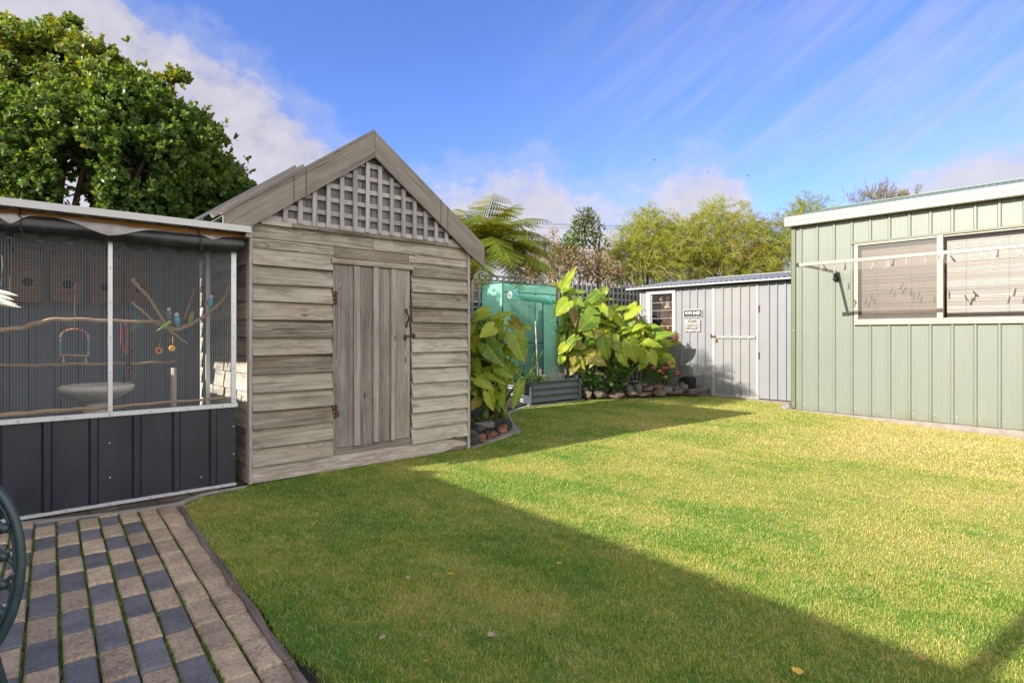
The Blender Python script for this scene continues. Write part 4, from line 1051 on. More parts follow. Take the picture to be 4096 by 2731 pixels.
for i in range(n+1):
    y=yy0+(yy1-yy0)*i/n; h=.012*max(-.5,math.cos(2*math.pi*y/.105)); P.append([V(KX+1.25,y,2.335+h),V(KX+2.6,y,2.12+h)])
ro.grid(P); ro.build('roof_slope',M['greyroof'],ks,smooth=True)
ro=MB(); ro.bar((KX+1.2,yy0,2.352),(KX+1.2,yy1-1.1,2.352),.14,.012,(-.15,0,1)); ro.build('ridge_cap',M['shedtrim'],ks)
ro=MB(); ro.box((KX-.155,yy0,2.088),(KX-.14,yy1,2.118),1); ro.box((KX-.14,yy1-.012,2.088),(KX+1.2,yy1,2.10)); ro.build('fascia',M['shedtrim'],ks)
ro=MB(); ro.face([(KX-.14,yy0,2.092),(KX+.02,yy0,2.092),(KX+.02,yy1-.01,2.092),(KX-.14,yy1-.01,2.092)]); ro.build('eave_lining',M['greywall'],ks)
sl=MB(); sl.box((KX-.10,KY0,-.12),(KX+2.4,KY1+.03,.005)); sl.build('slab',M['slab'],ks)
# louvre window
wf=MB(); fx0,fx1=KX-.03,KX+.03
wf.box((fx0,WY0,1.14),(fx1,WY0+.075,1.975),2); wf.box((fx0,WY1-.10,1.14),(fx1,WY1,1.975),2); wf.box((fx0-.004,WY0,1.9755),(fx1,WY1,2.05),1); wf.box((fx0,WY0,1.10),(fx1,WY1,1.1395),1)
lw=wf.build('window',M['whiteframe'],ks,bevel=.002)
zs=[PX(*kz(440,y),KX).z for y in (498,575,652,727)]
zt=1.970; allz=[zt]+zs+[zs[-1]-.15]
for a,b_ in zip(allz[:-1],allz[1:]):
    m=MB(); m.face([(KX-.012,WY0+.08,b_-.012),(KX-.012,WY1-.105,b_-.012),(KX+.016,WY1-.105,a-.003),(KX+.016,WY0+.08,a-.003)]); sp=m.build('louvre_slat',M['louvreglass'],lw)
    m=MB(); m.tube([(KX-.014,WY0+.078,b_-.012),(KX-.014,WY1-.102,b_-.012)],.0045,6); m.build('slat_edge',M['alu'],sp)
m=MB(); m.box((KX-.004,WY1-.125,1.14),(KX+.012,WY1-.104,1.97),2); m.build('louvre_clip',M['shedtrim'],lw)
# dim inside of the shed
m=MB(); m.box((KX+.30,WY0-.5,.9),(KX+.32,KY1-.05,2.1)); m.box((KX+.03,WY0-.5,.98),(KX+.30,KY1-.05,1.0)); m.build('tool_board',M['interior'],ks)
tz=lambda x,y:PX(2550+x/7.84,1150+y/7.84,KX+.13)
def tool(nm,parts,label,cat):
    t=thing(nm,parts[0][1][0],label,cat,'tools behind the louvre window')
    for pn,pts,r,mt in parts:
        m=MB(); m.tube(pts,r,6); m.build(pn,M[mt],t)
for i,(x,lb) in enumerate(((745,'orange bar clamp, left end of the row behind the louvres'),(778,'orange bar clamp, second in the row behind the louvres'),(910,'peach coloured bar clamp, third in the row behind the louvres'),(980,'orange bar clamp with a round silver end, last in the row behind the louvres'))):
    tool('bar_clamp',[('clamp_head',[tz(x-(30 if i==0 else 4),400 if i==0 else 330),tz(x,300),tz(x,262)],[.016,.020,.012],'orange'),('clamp_bar',[tz(x,280),tz(x,530)],.005,'toolsteel')],lb,'clamp')
tool('funnel',[('cone',[tz(945,640),tz(945,560),tz(940,470)],[.075,.045,.008],'stake'),],'pale cone-shaped funnel hanging behind the louvre window','funnel')
tool('screwdriver',[('handle',[tz(405,880),tz(440,745)],.012,'red'),('shaft',[tz(440,745),tz(490,660)],.004,'toolsteel')],'red-handled tool at the left of the louvre window','tool')
for i,x in enumerate((640,735,800,925)):
    tool('hand_tool',[('shaft',[tz(x,700),tz(x+4,920)],.006,'toolsteel'),('handle',[tz(x,620),tz(x,720)],.010,'rust')],['thin','slim','brown','long'][i]+' rusty hand tool behind the middle louvres, number %d in its row'%(i+1),'tool')
tool('wood_offcut',[('timber',[tz(760,1150),tz(800,1330)],.02,'branch')],'leaning timber offcut low behind the louvre window','offcut'); tool('wood_offcut',[('timber',[tz(965,1200),tz(955,1310)],.024,'pine')],'short upright timber offcut in the lower corner of the louvre window','offcut')
# signs on the grey shed
def sign(nm,x0,x1,y0,y1,mat,label,X=KX-.0245):
    a=PX(2550+x0/7.84,1150+y0/7.84,X); b=PX(2550+x1/7.84,1150+y1/7.84,X)
    t=thing(nm,(X,(a.y+b.y)/2,(a.z+b.z)/2),label,'sign'); return t,a,b
def rounded(mb,yc,zc,w,h,r,x0,x1,tone=.5):
    pts=[]
    for (sy,sz,a0) in ((1,1,0),(-1,1,90),(-1,-1,180),(1,-1,270)):
        for q in range(5):
            a=R(a0+q*22.5); pts.append((yc+sy*(w/2-r)+r*math.cos(a),zc+sz*(h/2-r)+r*math.sin(a)))
    n=len(pts)
    mb.face([(x0,y,z) for y,z in pts][::-1],None,tone); mb.face([(x1,y,z) for y,z in pts],None,tone)
    for i in range(n):
        (ya,za),(yb_,zb)=pts[i],pts[(i+1)%n]; mb.face([(x0,ya,za),(x0,yb_,zb),(x1,yb_,zb),(x1,ya,za)],None,tone)
t,a,b=sign('shed_sign',1440,2030,690,920,M['plastic'],'black sign with white border reading POPS SHED on the grey shed wall')
cy,cz=(a.y+b.y)/2,(PX(2550+1740/7.84,1150+685/7.84,KX-.0245).z+PX(2550+1740/7.84,1150+920/7.84,KX-.0245).z)/2; W_,H_=a.y-b.y,.088*1.45
H_=PX(2550+1740/7.84,1150+685/7.84,KX-.0245).z-PX(2550+1740/7.84,1150+920/7.84,KX-.0245).z
m=MB(); rounded(m,cy,cz,W_,H_,.012,KX-.0265,KX-.0235); m.build('sign_border',M['white'],t)
m=MB(); rounded(m,cy,cz,W_-.018,H_-.018,.009,KX-.029,KX-.026); m.build('sign_panel',M['plastic'],t)
text_mesh('lettering','POPS SHED',H_*.62,M['white'],t,V(KX-.030,cy,cz),(0,-1,0),(0,0,1),.0006,sx=.74)
t,a,b=sign('shed_sign',1482,1970,1005,1375,M['tin'],'worn pale metal sign with rusty edges and three lines of text under the black sign')
cy=(a.y+b.y)/2; z0=PX(2550+1730/7.84,1150+1000/7.84,KX-.0245).z; z1_=PX(2550+1730/7.84,1150+1378/7.84,KX-.0245).z; cz=(z0+z1_)/2; W_=a.y-b.y; H_=z0-z1_
m=MB(); rounded(m,cy,cz,W_,H_,.012,KX-.0285,KX-.0235); m.build('sign_panel',M['tin'],t)
for s,dz,sz,sx in (('IF POPPA',.32,.26,.80),("CAN'T FIX IT",-.03,.23,.78),("WE'RE F#CKED",-.27,.19,.84)):
    text_mesh('lettering',s,H_*sz,M['plastic'],t,V(KX-.030,cy,cz+H_*dz),(0,-1,0),(0,0,1),.0005,sx=sx)
m=MB(); m.bar((KX-.0297,cy-W_*.2,cz+H_*.13),(KX-.0297,cy+W_*.2,cz+H_*.13),.002,.004); m.bar((KX-.0297,cy-W_*.12,cz-H_*.40),(KX-.0297,cy+W_*.12,cz-H_*.40),.002,.004); m.build('flourish',M['toolsteel'],t)
# ------------------------------------------------------------------ lattice fence along the back
FY=8.4
fn=thing('lattice_fence',(8,FY,0),'weathered grey timber lattice fence along the back of the garden','fence')
def ftop(x): return 2.255+.012*(x-7)
m=MB(); x=-7.9; 
xs=[]
while x<12.2: xs.append(x); x+=.150
for x in xs: m.box((x-.024,FY-.03,.05),(x+.024,FY-.012,ftop(x)+random.uniform(-.012,.012)),2)
z=.15
while z<2.2:
    m.box((-8,FY-.012,z-.02),(12.3,FY+.003,z+.02),0); z+=.150
m.build('lattice',M['fence'],fn)
m=MB(); m.box((6.8,FY-.034,2.225),(8.35,FY+.02,2.262),0); m.build('top_rail',M['fence'],fn)
for x in (-6.7,-4.7,-2.7,-.7,1.3,3.3,5.3,7.3,9.3,11.3):
    m=MB(); m.box((x-.05,FY+.03,0),(x+.05,FY+.13,2.1),2); m.build('post',M['fence'],fn)
m=MB(); m.face([(-8,FY+.012,.05),(9.2,FY+.012,.05),(9.2,FY+.012,1.75),(-8,FY+.012,1.75)]); m.face([(9.2,FY+.012,.05),(12.3,FY+.012,.05),(12.3,FY+.012,2.22),(9.2,FY+.012,2.22)]); m.build('shade_cloth',M['mesh_dark'],fn)
m=MB(); m.box((5.9,FY+.015,1.76),(9.2,FY+.02,2.18),0); m.build('grey_panel',M['fence'],fn)
# ------------------------------------------------------------------ walk-in greenhouse with green mesh cover
HX0,HX1,HY0,HY1=6.40,7.70,7.42,7.98; HZ=2.03
gh=thing('greenhouse',((HX0+HX1)/2,(HY0+HY1)/2,.02),'small walk-in greenhouse with green mesh cover and its door rolled up','greenhouse')
def cloth(fn_,nu,nv,name,mat,parent=None,amp=.010,sc=2.2):
    P=[]
    for i in range(nu+1):
        row=[]
        for j in range(nv+1):
            p,nrm=fn_(i/nu,j/nv); e=min(1,4*min(i/nu,1-i/nu,1)+.15)
            w=mnoise.noise(p*sc)*amp+mnoise.noise(p*sc*3.1)*amp*.4
            row.append(p+nrm*w*e)
        P.append(row)
    m=MB(); L=(P[0][0]-P[-1][0]).length; L2=(P[0][0]-P[0][-1]).length
    m.grid(P,.5,0,lambda a,b:(a/nu*L,b/nv*L2)); return m.build(name,mat,parent,smooth=True)
lerp=lambda a,b,t:a+(b-a)*t
cloth(lambda u,v:(V(HX0,lerp(HY0,HY1,u),lerp(.05,HZ,v)),V(-1,0,0)),14,24,'side_panel',M['cover'],gh)
cloth(lambda u,v:(V(HX1,lerp(HY0,HY1,u),lerp(.05,HZ,v)),V(1,0,0)),14,24,'side_panel',M['cover'],gh)
cloth(lambda u,v:(V(lerp(HX0,HX1,u),HY1,lerp(.05,HZ,v)),V(0,1,0)),24,24,'back_panel',M['cover'],gh)
cloth(lambda u,v:(V(lerp(HX0,HX1,u),lerp(HY0,HY1,v),HZ+.03*math.sin(math.pi*v)),V(0,0,1)),20,10,'roof_panel',M['cover'],gh)
cloth(lambda u,v:(V(lerp(HX0,HX1,u),HY0-.004,lerp(HZ-.155,HZ,v)),V(0,-1,0)),24,6,'front_valance',M['cover'],gh,.006)
cloth(lambda u,v:(V(lerp(HX0+.95,HX1+.02*math.sin(v*5),u),HY0-.01+.05*math.sin(u*5.5)*(1-v),lerp(.05,HZ-.32,v)),V(0,-1,0)),16,24,'front_panel',M['cover'],gh,.022,3.)
cloth(lambda u,v:(V(lerp(HX0,HX0+.17,u),HY0-.004,lerp(.05,HZ-.155,v)),V(0,-1,0)),6,24,'front_panel',M['cover'],gh,.006)
# side flap that billows out past the corner post
cloth(lambda u,v:(V(HX1+.01+u*(.10*math.sin(math.pi*min(1,(1-v)*1.25))+.01),HY0-.01-u*.05,lerp(.25,HZ-.5,v)),V(0,-1,0)),5,20,'loose_flap',M['cover'],gh,.012,4.)
for (x,y) in ((HX0,HY0),(HX1,HY0),(HX0,HY1),(HX1,HY1)):
    m=MB(); m.tube([(x,y,.0),(x,y,HZ)],.010,8); m.build('frame_pole',M['coverdark'],gh)
for z in (1.0,HZ-.005):
    m=MB(); m.tube([(HX0,HY0,z),(HX0,HY1,z),(HX1,HY1,z),(HX1,HY0,z)]+([(HX0,HY0,z)] if z>1.5 else []),.009,8); m.build('frame_rail',M['coverdark'],gh)
m=MB(); m.box((HX0+.02,HY0-.012,HZ-.165),(HX1-.02,HY0-.008,HZ-.150),0); m.tube([(HX0+.935,HY0-.012,HZ-.3),(HX0+.945,HY0-.014,1.0),(HX0+.95,HY0-.014,.1)],.011,6); m.build('binding',M['coverdark'],gh)
# rolled door
m=MB(); P=[]; a=PD(2040,1180,1);
ra=PY(2040,1180,HY0-.08); rb_=PY(2212,1206,HY0-.08)
n=28
for i in range(n+1):
    u=i/n; c=ra.lerp(rb_,u); row=[]
    for j in range(15):
        t=2*math.pi*j/14; r=.058+.006*mnoise.noise(V(u*6,math.cos(t)*2,math.sin(t)*2)); row.append(c+V(0,r*math.cos(t),r*math.sin(t)))
    P.append(row)
m.grid(P,.5,0,lambda a,b:(a*.045,b*.03)); rd=m.build('rolled_door',M['coverdense'],gh,smooth=True)
m=MB(); c=ra+V(-.004,0,0); pts=[]
for k in range(40):
    t=k*.45; r=.056-.0013*k; pts.append(c+V(0,r*math.cos(t),r*math.sin(t)))
m.tube(pts,.003,5); m.tube([c+V(0,.057*math.cos(t),.057*math.sin(t)) for t in np.linspace(0,6.3,20)],.005,6); m.build('roll_end',M['white'],rd)
for u in (.12,.86):
    c=ra.lerp(rb_,u); m=MB(); m.tube([c+V(0,.066*math.cos(t),.068*math.sin(t)) for t in np.linspace(0,6.3,18)],.004,6); m.tube([c+V(0,0,.067),c+V(0,.06,.12)],.004,5); m.tube([c+V(0,-.066,0),c+V(.012,-.07,-.07),c+V(.02,-.07,-.12)],.0035,5); m.build('tie',M['cloth_tie'],gh)
# leaning pale pole
a,b=PY(2141,1285,7.30),PY(2152,1520,7.05); m=MB(); m.tube([a,b.lerp(a,-.1)],.011,8)
tag(m.build('garden_stake',M['stake'],None),'thin pale stake leaning upright in front of the greenhouse opening','stake')
# ------------------------------------------------------------------ corrugated raised bed
BX0,BX1,BY0,BY1=6.50,7.70,6.86,7.40; BZ=.372
rbed=thing('raised_bed',((BX0+BX1)/2,(BY0+BY1)/2,.02),'blue-grey corrugated steel raised garden bed beside the lawn','raised bed')
def corr(p0,p1,out,name):
    m=MB(); P=[]; n=30
    for k in range(n+1):
        z=.035+(BZ-.035)*k/n; h=.016*math.cos(2*math.pi*(z-.05)/.108); P.append([V(*p0,z)+out*h,V(*p1,z)+out*h])
    m.grid(P); return m.build(name,M['bed'],rbed,smooth=True)
corr((BX0+.03,BY0),(BX1,BY0),V(0,-1,0),'panel'); corr((BX0,BY0+.03),(BX0-.17,BY0+.50),V(-1,0,0),'panel'); corr((BX1,BY0),(BX1,BY1),V(1,0,0),'panel'); corr((BX0-.17,BY1),(BX1,BY1),V(0,1,0),'panel')
m=MB(); m.hexa([(BX0-.055,BY0+.10,.03),(BX0+.012,BY0-.018,.03),(BX0-.045,BY0+.11,.03),(BX0+.02,BY0-.006,.03),(BX0-.055,BY0+.10,BZ+.004),(BX0+.012,BY0-.018,BZ+.004),(BX0-.045,BY0+.11,BZ+.004),(BX0+.02,BY0-.006,BZ+.004)],2); m.box((BX0+.012,BY0-.022,.03),(BX0+.055,BY0-.018,BZ+.004),2); m.build('corner_post',M['bedpost'],rbed)
m=MB(); m.box((BX1-.035,BY0-.024,.03),(BX1+.02,BY0-.018,BZ+.005),2); m.box((BX1+.016,BY0-.018,.03),(BX1+.022,BY0+.05,BZ+.005),2); cp=m.build('corner_post',M['bed'],rbed)
studs('bolt',[(BX1-.008,BY0-.026,z) for z in (.09,.18,.27,.34)]+[(BX0+.034,BY0-.024,z) for z in (.09,.18,.27,.34)],.006,M['toolsteel'],rbed)
m=MB(); m.box((BX0+.03,BY0-.006,BZ-.002),(BX1-.03,BY0+.012,BZ+.010),0); m.build('top_edge',M['bed'],rbed)
m=MB(); m.box((BX0-.1,BY0+.02,.2),(BX1-.02,BY1-.02,BZ-.07)); m.build('bed_soil',M['soil'],rbed)
for x in (BX0+.02,BX0+.6,BX1-.04):
    m=MB(); m.box((x-.03,BY0-.005,-.02),(x+.03,BY0+.06,.034)); m.build('timber_foot',M['sleeper'],rbed)
# solar lights
for (xx,lab) in ((2163,'black solar torch light at the near side of the metal garden sign'),(2263,'black solar torch light on the far side of the metal garden sign, by the scissors')):
    b=PY(xx,1528,BY0+.06); b.z=.29; t=thing('solar_light',b,lab,'solar light','solar lights in the raised bed'); top=PY(xx,1466,BY0+.06).z
    m=MB(); m.tube([b,V(b.x,b.y,top-.155)],.008,8); m.tube([V(b.x,b.y,top-.175),V(b.x,b.y,top-.145)],[.009,.026],10); m.build('stem',M['plastic'],t)
    m=MB(); m.tube([V(b.x,b.y,top-.146),V(b.x,b.y,top-.03)],[.024,.032],10); m.build('diffuser',M['lamp'],t)
    m=MB()
    for q in range(8):
        an=2*math.pi*q/8; m.tube([V(b.x+.027*math.cos(an),b.y+.027*math.sin(an),top-.148),V(b.x+.037*math.cos(an),b.y+.037*math.sin(an),top-.03)],.0045,5)
    for q in range(5):
        z=top-.135+q*.024; r=.027+.0085*q/5; m.tube([V(b.x+r*math.cos(a_),b.y+r*math.sin(a_),z) for a_ in np.linspace(0,6.283,13)],.0028,5,cap=False)
    m.build('cage',M['plastic'],t)
    m=MB(); m.tube([V(b.x,b.y,top-.032),V(b.x,b.y,top-.012),V(b.x,b.y,top)],[.046,.044,.030],4+8); m.build('solar_cap',M['plastic'],t)
# NANS GARDEN cut-steel sign
a=PY(2166,1516,BY0+.035); b=PY(2260,1508,BY0+.035)
t=thing('garden_sign',(a.x,BY0+.035,.36),'grey cut-steel sign reading NANS GARDEN with flowers on top, in the raised bed','sign')
x0,x1=a.x,b.x; z0=BZ+.012; z1_=z0+.105
m=MB(); m.box((x0,BY0+.032,z0-.02),(x1,BY0+.036,z0+.010),0); m.box((x0-.01,BY0+.032,z1_-.018),(x1+.005,BY0+.036,z1_),0); m.box((x0,BY0+.032,.24),(x0+.008,BY0+.036,z0)); m.box((x1-.008,BY0+.032,.24),(x1,BY0+.036,z0)); m.build('sign_frame',M['signsteel'],t)
text_mesh('lettering','NANS GARDEN',.098,M['signsteel'],t,V((x0+x1)/2,BY0+.034,(z0+z1_)/2-.002),(1,0,0),(0,0,1),.002,sx=.76)
m=MB()
def flower(cx,cz,r,n):
    for q in range(n):
        an=2*math.pi*q/n; c=V(cx+r*.6*math.cos(an),BY0+.034,cz+r*.6*math.sin(an)); m.tube([c+V(r*.42*math.cos(s),0,r*.42*math.sin(s)) for s in np.linspace(0,6.283,9)],.0025,4,cap=False)
    m.ball((cx,BY0+.034,cz),r*.2,6,4,sc=(1,.3,1))
w_=x1-x0
flower(x0+w_*.5,z1_+.105,.032,6); flower(x0+w_*.66,z1_+.09,.030,8); flower(x0+w_*.36,z1_+.062,.028,6); flower(x0+w_*.56,z1_+.045,.026,6)
for (u0,u1,h) in ((.2,.08,.05),(.3,.18,.075),(.75,.92,.045),(.7,.82,.07),(.45,.28,.09),(.5,.5,.08),(.6,.66,.07)):
    p=V(x0+w_*u0,BY0+.034,z1_-.005); q=V(x0+w_*u1,BY0+.034,z1_+h); m.tube([p,p.lerp(q,.5)+V(0,0,.012),q],.003,5); m.tube([q,q+V(.012,0,.012),q+V(0,0,.024),q+V(-.012,0,.012),q],.0022,4)
m.build('flower_cutout',M['signsteel'],t)
# scissors with blue handles
c=PY(2306,1513,BY0+.05); t=thing('garden_scissors',c,'scissors with blue handles stuck upright in the raised bed','scissors')
for s in (-1,1):
    m=MB(); cc=c+V(s*.014,0,.018); m.tube([cc+V(.013*math.cos(q)+s*.004*math.sin(q),0,.030*math.sin(q)) for q in np.linspace(0,6.283,15)],.0055,6,cap=False); m.tube([cc+V(-s*.006,0,-.028),c+V(0,0,-.05)],.005,6); m.build('handle',M['blueplastic'],t,smooth=True)
m=MB(); m.box(c+V(-.005,-.002,-.16),c+V(.005,.002,-.048)); m.build('blade',M['alu'],t)
# ------------------------------------------------------------------ ground, lawn, paving
g=MB(); 
def gz(x,y): return -.045-.10*smoothstep(6.5,9.3,x)*smoothstep(4.2,.8,y)
n=40
P=[]
xs=[-400,-100,-30,-10]+[-4+.5*i for i in range(33)]+[14,20,40,100,400]
ys=[-400,-100,-30,-10]+[-4+.5*i for i in range(33)]+[14,20,40,100,400]
g.grid([[V(x,y,gz(x,y)-.03) for x in xs][::-1] for y in ys]); o=g.build('ground',M['earth'],None,origin=(0,0,0)); tag(o,kind='structure')
# lawn outline (metres, world)
def lz(x,y): return .0-.075*smoothstep(6.5,9.2,x)*smoothstep(4.0,.9,y)
edge=[PZ(*p) for p in ((735,2045),(800,2150),(870,2235),(950,2325),(1020,2400),(1085,2480),(1100,2540),(1160,2590),(1250,2640),(1340,2725),(1420,2800))]
edge=[PZ(714,2036),PZ(790,1992),PZ(970,1951),PZ(999,1940)][::-1]+edge
edge=[e.to_2d() for e in edge]
top=[PZ(*p).to_2d() for p in ((1010,1938),(1400,1866),(1872,1792),(1935,1778),(2012,1752),(2072,1726),(2078,1719),(2060,1690),(2050,1668),(2038,1655),(2090,1632),(2200,1618),(2331,1601),(2450,1592),(2565,1588),(2700,1585),(2840,1583),(2900,1588),(3167,1617))]
right=[Vector((10.05,2.6)),Vector((9.12,3.75)),Vector((9.12,1.2)),Vector((9.12,-3.)),Vector((1.0,-3.)),]
poly=[e for e in edge[::-1]]+top+right        # roughly a closed ring
poly=[Vector((p.x,p.y)) for p in poly]
PXs=np.array([p.x for p in poly]); PYs=np.array([p.y for p in poly])
def inside(x,y):
    """vectorised point in polygon"""
    x=np.asarray(x);y=np.asarray(y); c=np.zeros(x.shape,bool); n=len(PXs); j=n-1
    for i in range(n):
        cond=((PYs[i]>y)!=(PYs[j]>y))&(x<(PXs[j]-PXs[i])*(y-PYs[i])/((PYs[j]-PYs[i])+1e-12)+PXs[i]); c^=cond; j=i
    return c
def edge_dist(x,y):
    d=np.full(np.shape(x),9.); n=len(PXs); j=n-1
    for i in range(n):
        ax,ay,bx,by=PXs[j],PYs[j],PXs[i],PYs[i]; dx,dy=bx-ax,by-ay; t=np.clip(((x-ax)*dx+(y-ay)*dy)/(dx*dx+dy*dy+1e-12),0,1)
        d=np.minimum(d,np.hypot(x-ax-t*dx,y-ay-t*dy)); j=i
    return d
bm=bmesh.new(); f=bm.faces.new([bm.verts.new((p.x,p.y,0)) for p in poly])
bmesh.ops.triangulate(bm,faces=[f]); 
for _ in range(5):
    es=[e for e in bm.edges if e.calc_length()>.5]
    if not es: break
    bmesh.ops.subdivide_edges(bm,edges=es,cuts=1,use_grid_fill=False); bmesh.ops.triangulate(bm,faces=bm.faces)
for v in bm.verts: v.co.z=lz(v.co.x,v.co.y)-.006
r=bmesh.ops.extrude_face_region(bm,geom=list(bm.edges) and [e for e in bm.edges if e.is_boundary])
for v in [q for q in r['geom'] if isinstance(q,bmesh.types.BMVert)]: v.co.z-=.08
bmesh.ops.recalc_face_normals(bm,faces=bm.faces)
if sum(f.normal.z for f in bm.faces)<0: bmesh.ops.reverse_faces(bm,faces=bm.faces)
me=bpy.data.meshes.new('lawn'); bm.to_mesh(me); bm.free(); tag(finish(me,'lawn',M['turf'],None,False),kind='structure')
# grass blades, denser near the lens-side edge of the lawn where single blades show
def blades(n,rmin,rmax,width,height,lay=.9):
    r=np.sqrt(rng.uniform(rmin**2,rmax**2,n*3)); a=rng.uniform(-.95,1.35,n*3)   # fan in front of the house
    ang=A+a*-1.0
    x=r*np.cos(ang); y=r*np.sin(ang)
    d=edge_dist(x,y)
    ok=(inside(x,y)|((d<.035)&(rng.random(len(x))<.35)))
    # ragged edge along the bare soil by the timber edging
    x,y=x[ok][:n],y[ok][:n]; n=len(x)
    z=-.075*np.array([smoothstep(6.5,9.2,a_)*smoothstep(4.0,.9,b_) for a_,b_ in zip(x,y)])-.008
    th=rng.uniform(0,2*math.pi,n); cl=np.array([mnoise.noise(V(a_*3.1,b_*3.1,0)) for a_,b_ in zip(x,y)])
    cl2=np.array([mnoise.noise(V(a_*14,b_*14,3)) for a_,b_ in zip(x,y)])
    h=height*rng.uniform(.45,1.25,n)*(1+.35*cl+.35*cl2); w=width*rng.uniform(.6,1.3,n)
    ln=rng.uniform(.1,lay,n)*h*1.25; ph=rng.uniform(0,2*math.pi,n)
    dx,dy=np.cos(th),np.sin(th)
    b=np.stack([x,y,z],1); s=np.stack([-dy*w/2,dx*w/2,np.zeros(n)],1)
    m1=b+np.stack([dx*ln*.35,dy*ln*.35,h*.62],1); t=b+np.stack([dx*ln,dy*ln,h*rng.uniform(.7,1.,n)],1)
    Vt=np.stack([b-s,b+s,m1+s*.75,m1-s*.75,t],1).reshape(-1,3)
    i=(np.arange(n)*5)[:,None]
    F1=np.concatenate([i+np.array([[0,1,2]]),i+np.array([[0,2,3]]),i+np.array([[3,2,4]])],1).reshape(-1,3)
    tn=np.clip(.5+.32*rng.normal(size=n),0,1)
    return Vt,F1,np.repeat(tn,3)
Vt,Fc,Tn=join([blades(245000,1.6,3.4,.0026,.017,1.3),blades(270000,3.2,6.2,.0036,.016,1.3),blades(200000,6.0,11.8,.0060,.017,1.2)])
gr=np_mesh('grass',Vt,Fc,M['blade'],None,Tn); tag(gr,'mown lawn grass, green in the shade and straw coloured in the open','grass',kind='stuff')
# soil strip by the timber edging, and garden bed soil
e=MB(); 
a=[PZ(*p,-.028) for p in ((706,2034),(1190,2731),(1260,2840))]
b_=[Vector((p.x,p.y,-.028)) for p in edge[4:]]
m=MB(); nrow=[]
for i in range(len(b_)):
    u=i/(len(b_)-1); l=a[0].lerp(a[1],min(1,u*1.12)) if True else 0
    row=[l.lerp(b_[i]+V(.18,0,0),k/6) for k in range(7)]; row=[p+V(0,0,.012*mnoise.noise(p*9)) for p in row]; nrow.append(row)
m.grid(nrow); o=m.build('soil_strip',M['soil'],None,smooth=True); tag(o,kind='structure')
m=MB(); P=[]
for i in range(31):
    x=3.5+7.0*i/30; row=[]
    for j in range(13):
        y0=float(np.interp(x,[3.5,3.6,4.25,4.75,5.57,6.5,7.7,10.2],[4.80,4.83,4.95,5.22,6.37,6.92,6.82,5.78])); y=y0+.06+(8.9-y0)*j/12
        row.append(V(x,y,.02+.10*smoothstep(0,.35,y-y0)+.03*mnoise.noise(V(x*2,y*2,0))))
    P.append(row)
m.grid(P[::-1]); tag(m.build('garden_bed_soil',M['soil'],None,smooth=True),kind='structure')
# ------------------------------------------------------------------ paving
tilt=.058; org=PZ(636,2049); 
def pv(i,v): # column boundary i (in columns from the reference gap), v metres along
    return Vector((org.x+i*PITCH-(org.y-v)*tilt, v))
PITCH=.1045; PL=.239; GAP=.009
pav=MB()
random.seed(5)
ztop=.002
def pblock(x0,x1,v0,v1,tone):
    z=ztop+random.uniform(-.0045,.004); tl=random.uniform(-.002,.002); j=random.uniform(-.002,.002)
    c=lambda x,v,zz:V(org.x+x-(org.y-v)*tilt+j, v-(x)*tilt*.9, zz)
    r=.010
    B=[c(x0,v0,z-.06),c(x1,v0,z-.06),c(x0,v1,z-.06),c(x1,v1,z-.06)]
    T=[c(x0,v0,z-r),c(x1,v0,z-r),c(x0,v1,z-r),c(x1,v1,z-r)]
    T2=[c(x0+r*.45,v0+r*.45,z-r*.3),c(x1-r*.45,v0+r*.45,z-r*.3+tl),c(x0+r*.45,v1-r*.45,z-r*.3),c(x1-r*.45,v1-r*.45,z-r*.3+tl)]
    T3=[c(x0+r*1.2,v0+r*1.2,z),c(x1-r*1.2,v0+r*1.2,z+tl),c(x0+r*1.2,v1-r*1.2,z),c(x1-r*1.2,v1-r*1.2,z+tl)]
    i0=len(pav.v)
    for L in (B,T,T2,T3): pav.v+= [tuple(p) for p in L]
    def q(*ix): pav.f.append([i0+k for k in ix]); pav.uv+=[(0,0)]*4; pav.t.append(tone); pav.m.append(0)
    for k in range(3):
        o=k*4; q(o,o+1,o+5,o+4); q(o+1,o+3,o+7,o+5); q(o+3,o+2,o+6,o+7); q(o+2,o,o+4,o+6)
    q(12,13,15,14)
yend=lambda x:4.63-.17*(x-.1)/.85 if x>-.2 else 4.66
for col in range(-22,1):
    x0=col*PITCH+GAP/2; x1=(col+1)*PITCH-GAP/2
    if col==0: x1+=.014
    v=4.66+((0 if col%2 else .5)*0)-.02*(col%3)
    k=0; off=random.uniform(-.004,.004)
    v=4.70
    while v>-1.2:
        vb=v-PL; xw=org.x+x0-(org.y-v)*tilt
        lim=yend(xw)-.012+(x0*tilt*.9)
        va=min(v,lim)
        if va-vb>.05:
            even=((col+k)%2==0)
            if col>=-1: tone=random.uniform(.26,.5)
            else: tone=(random.uniform(.6,.95) if even else random.uniform(.24,.5))
            if col<0 and not even and random.random()<.1: tone=.1
            pblock(x0,x1,vb+.0028+off,va-.0028+off,tone)
        v=vb; k+=1
o=pav.build('paving',M['paver'],None,origin=(0,0,0)); tag(o,kind='structure')
m=MB(); P=[[pv(i,v).to_3d()+V(0,0,-.013+.005*mnoise.noise(V(i*3,v*9,0))) for v in np.arange(-1.4,4.75,.06)] for i in np.arange(-22.5,1.2,.5)]
m.grid(P); tag(m.build('paving_bed',M['moss'],None,smooth=True),kind='structure')
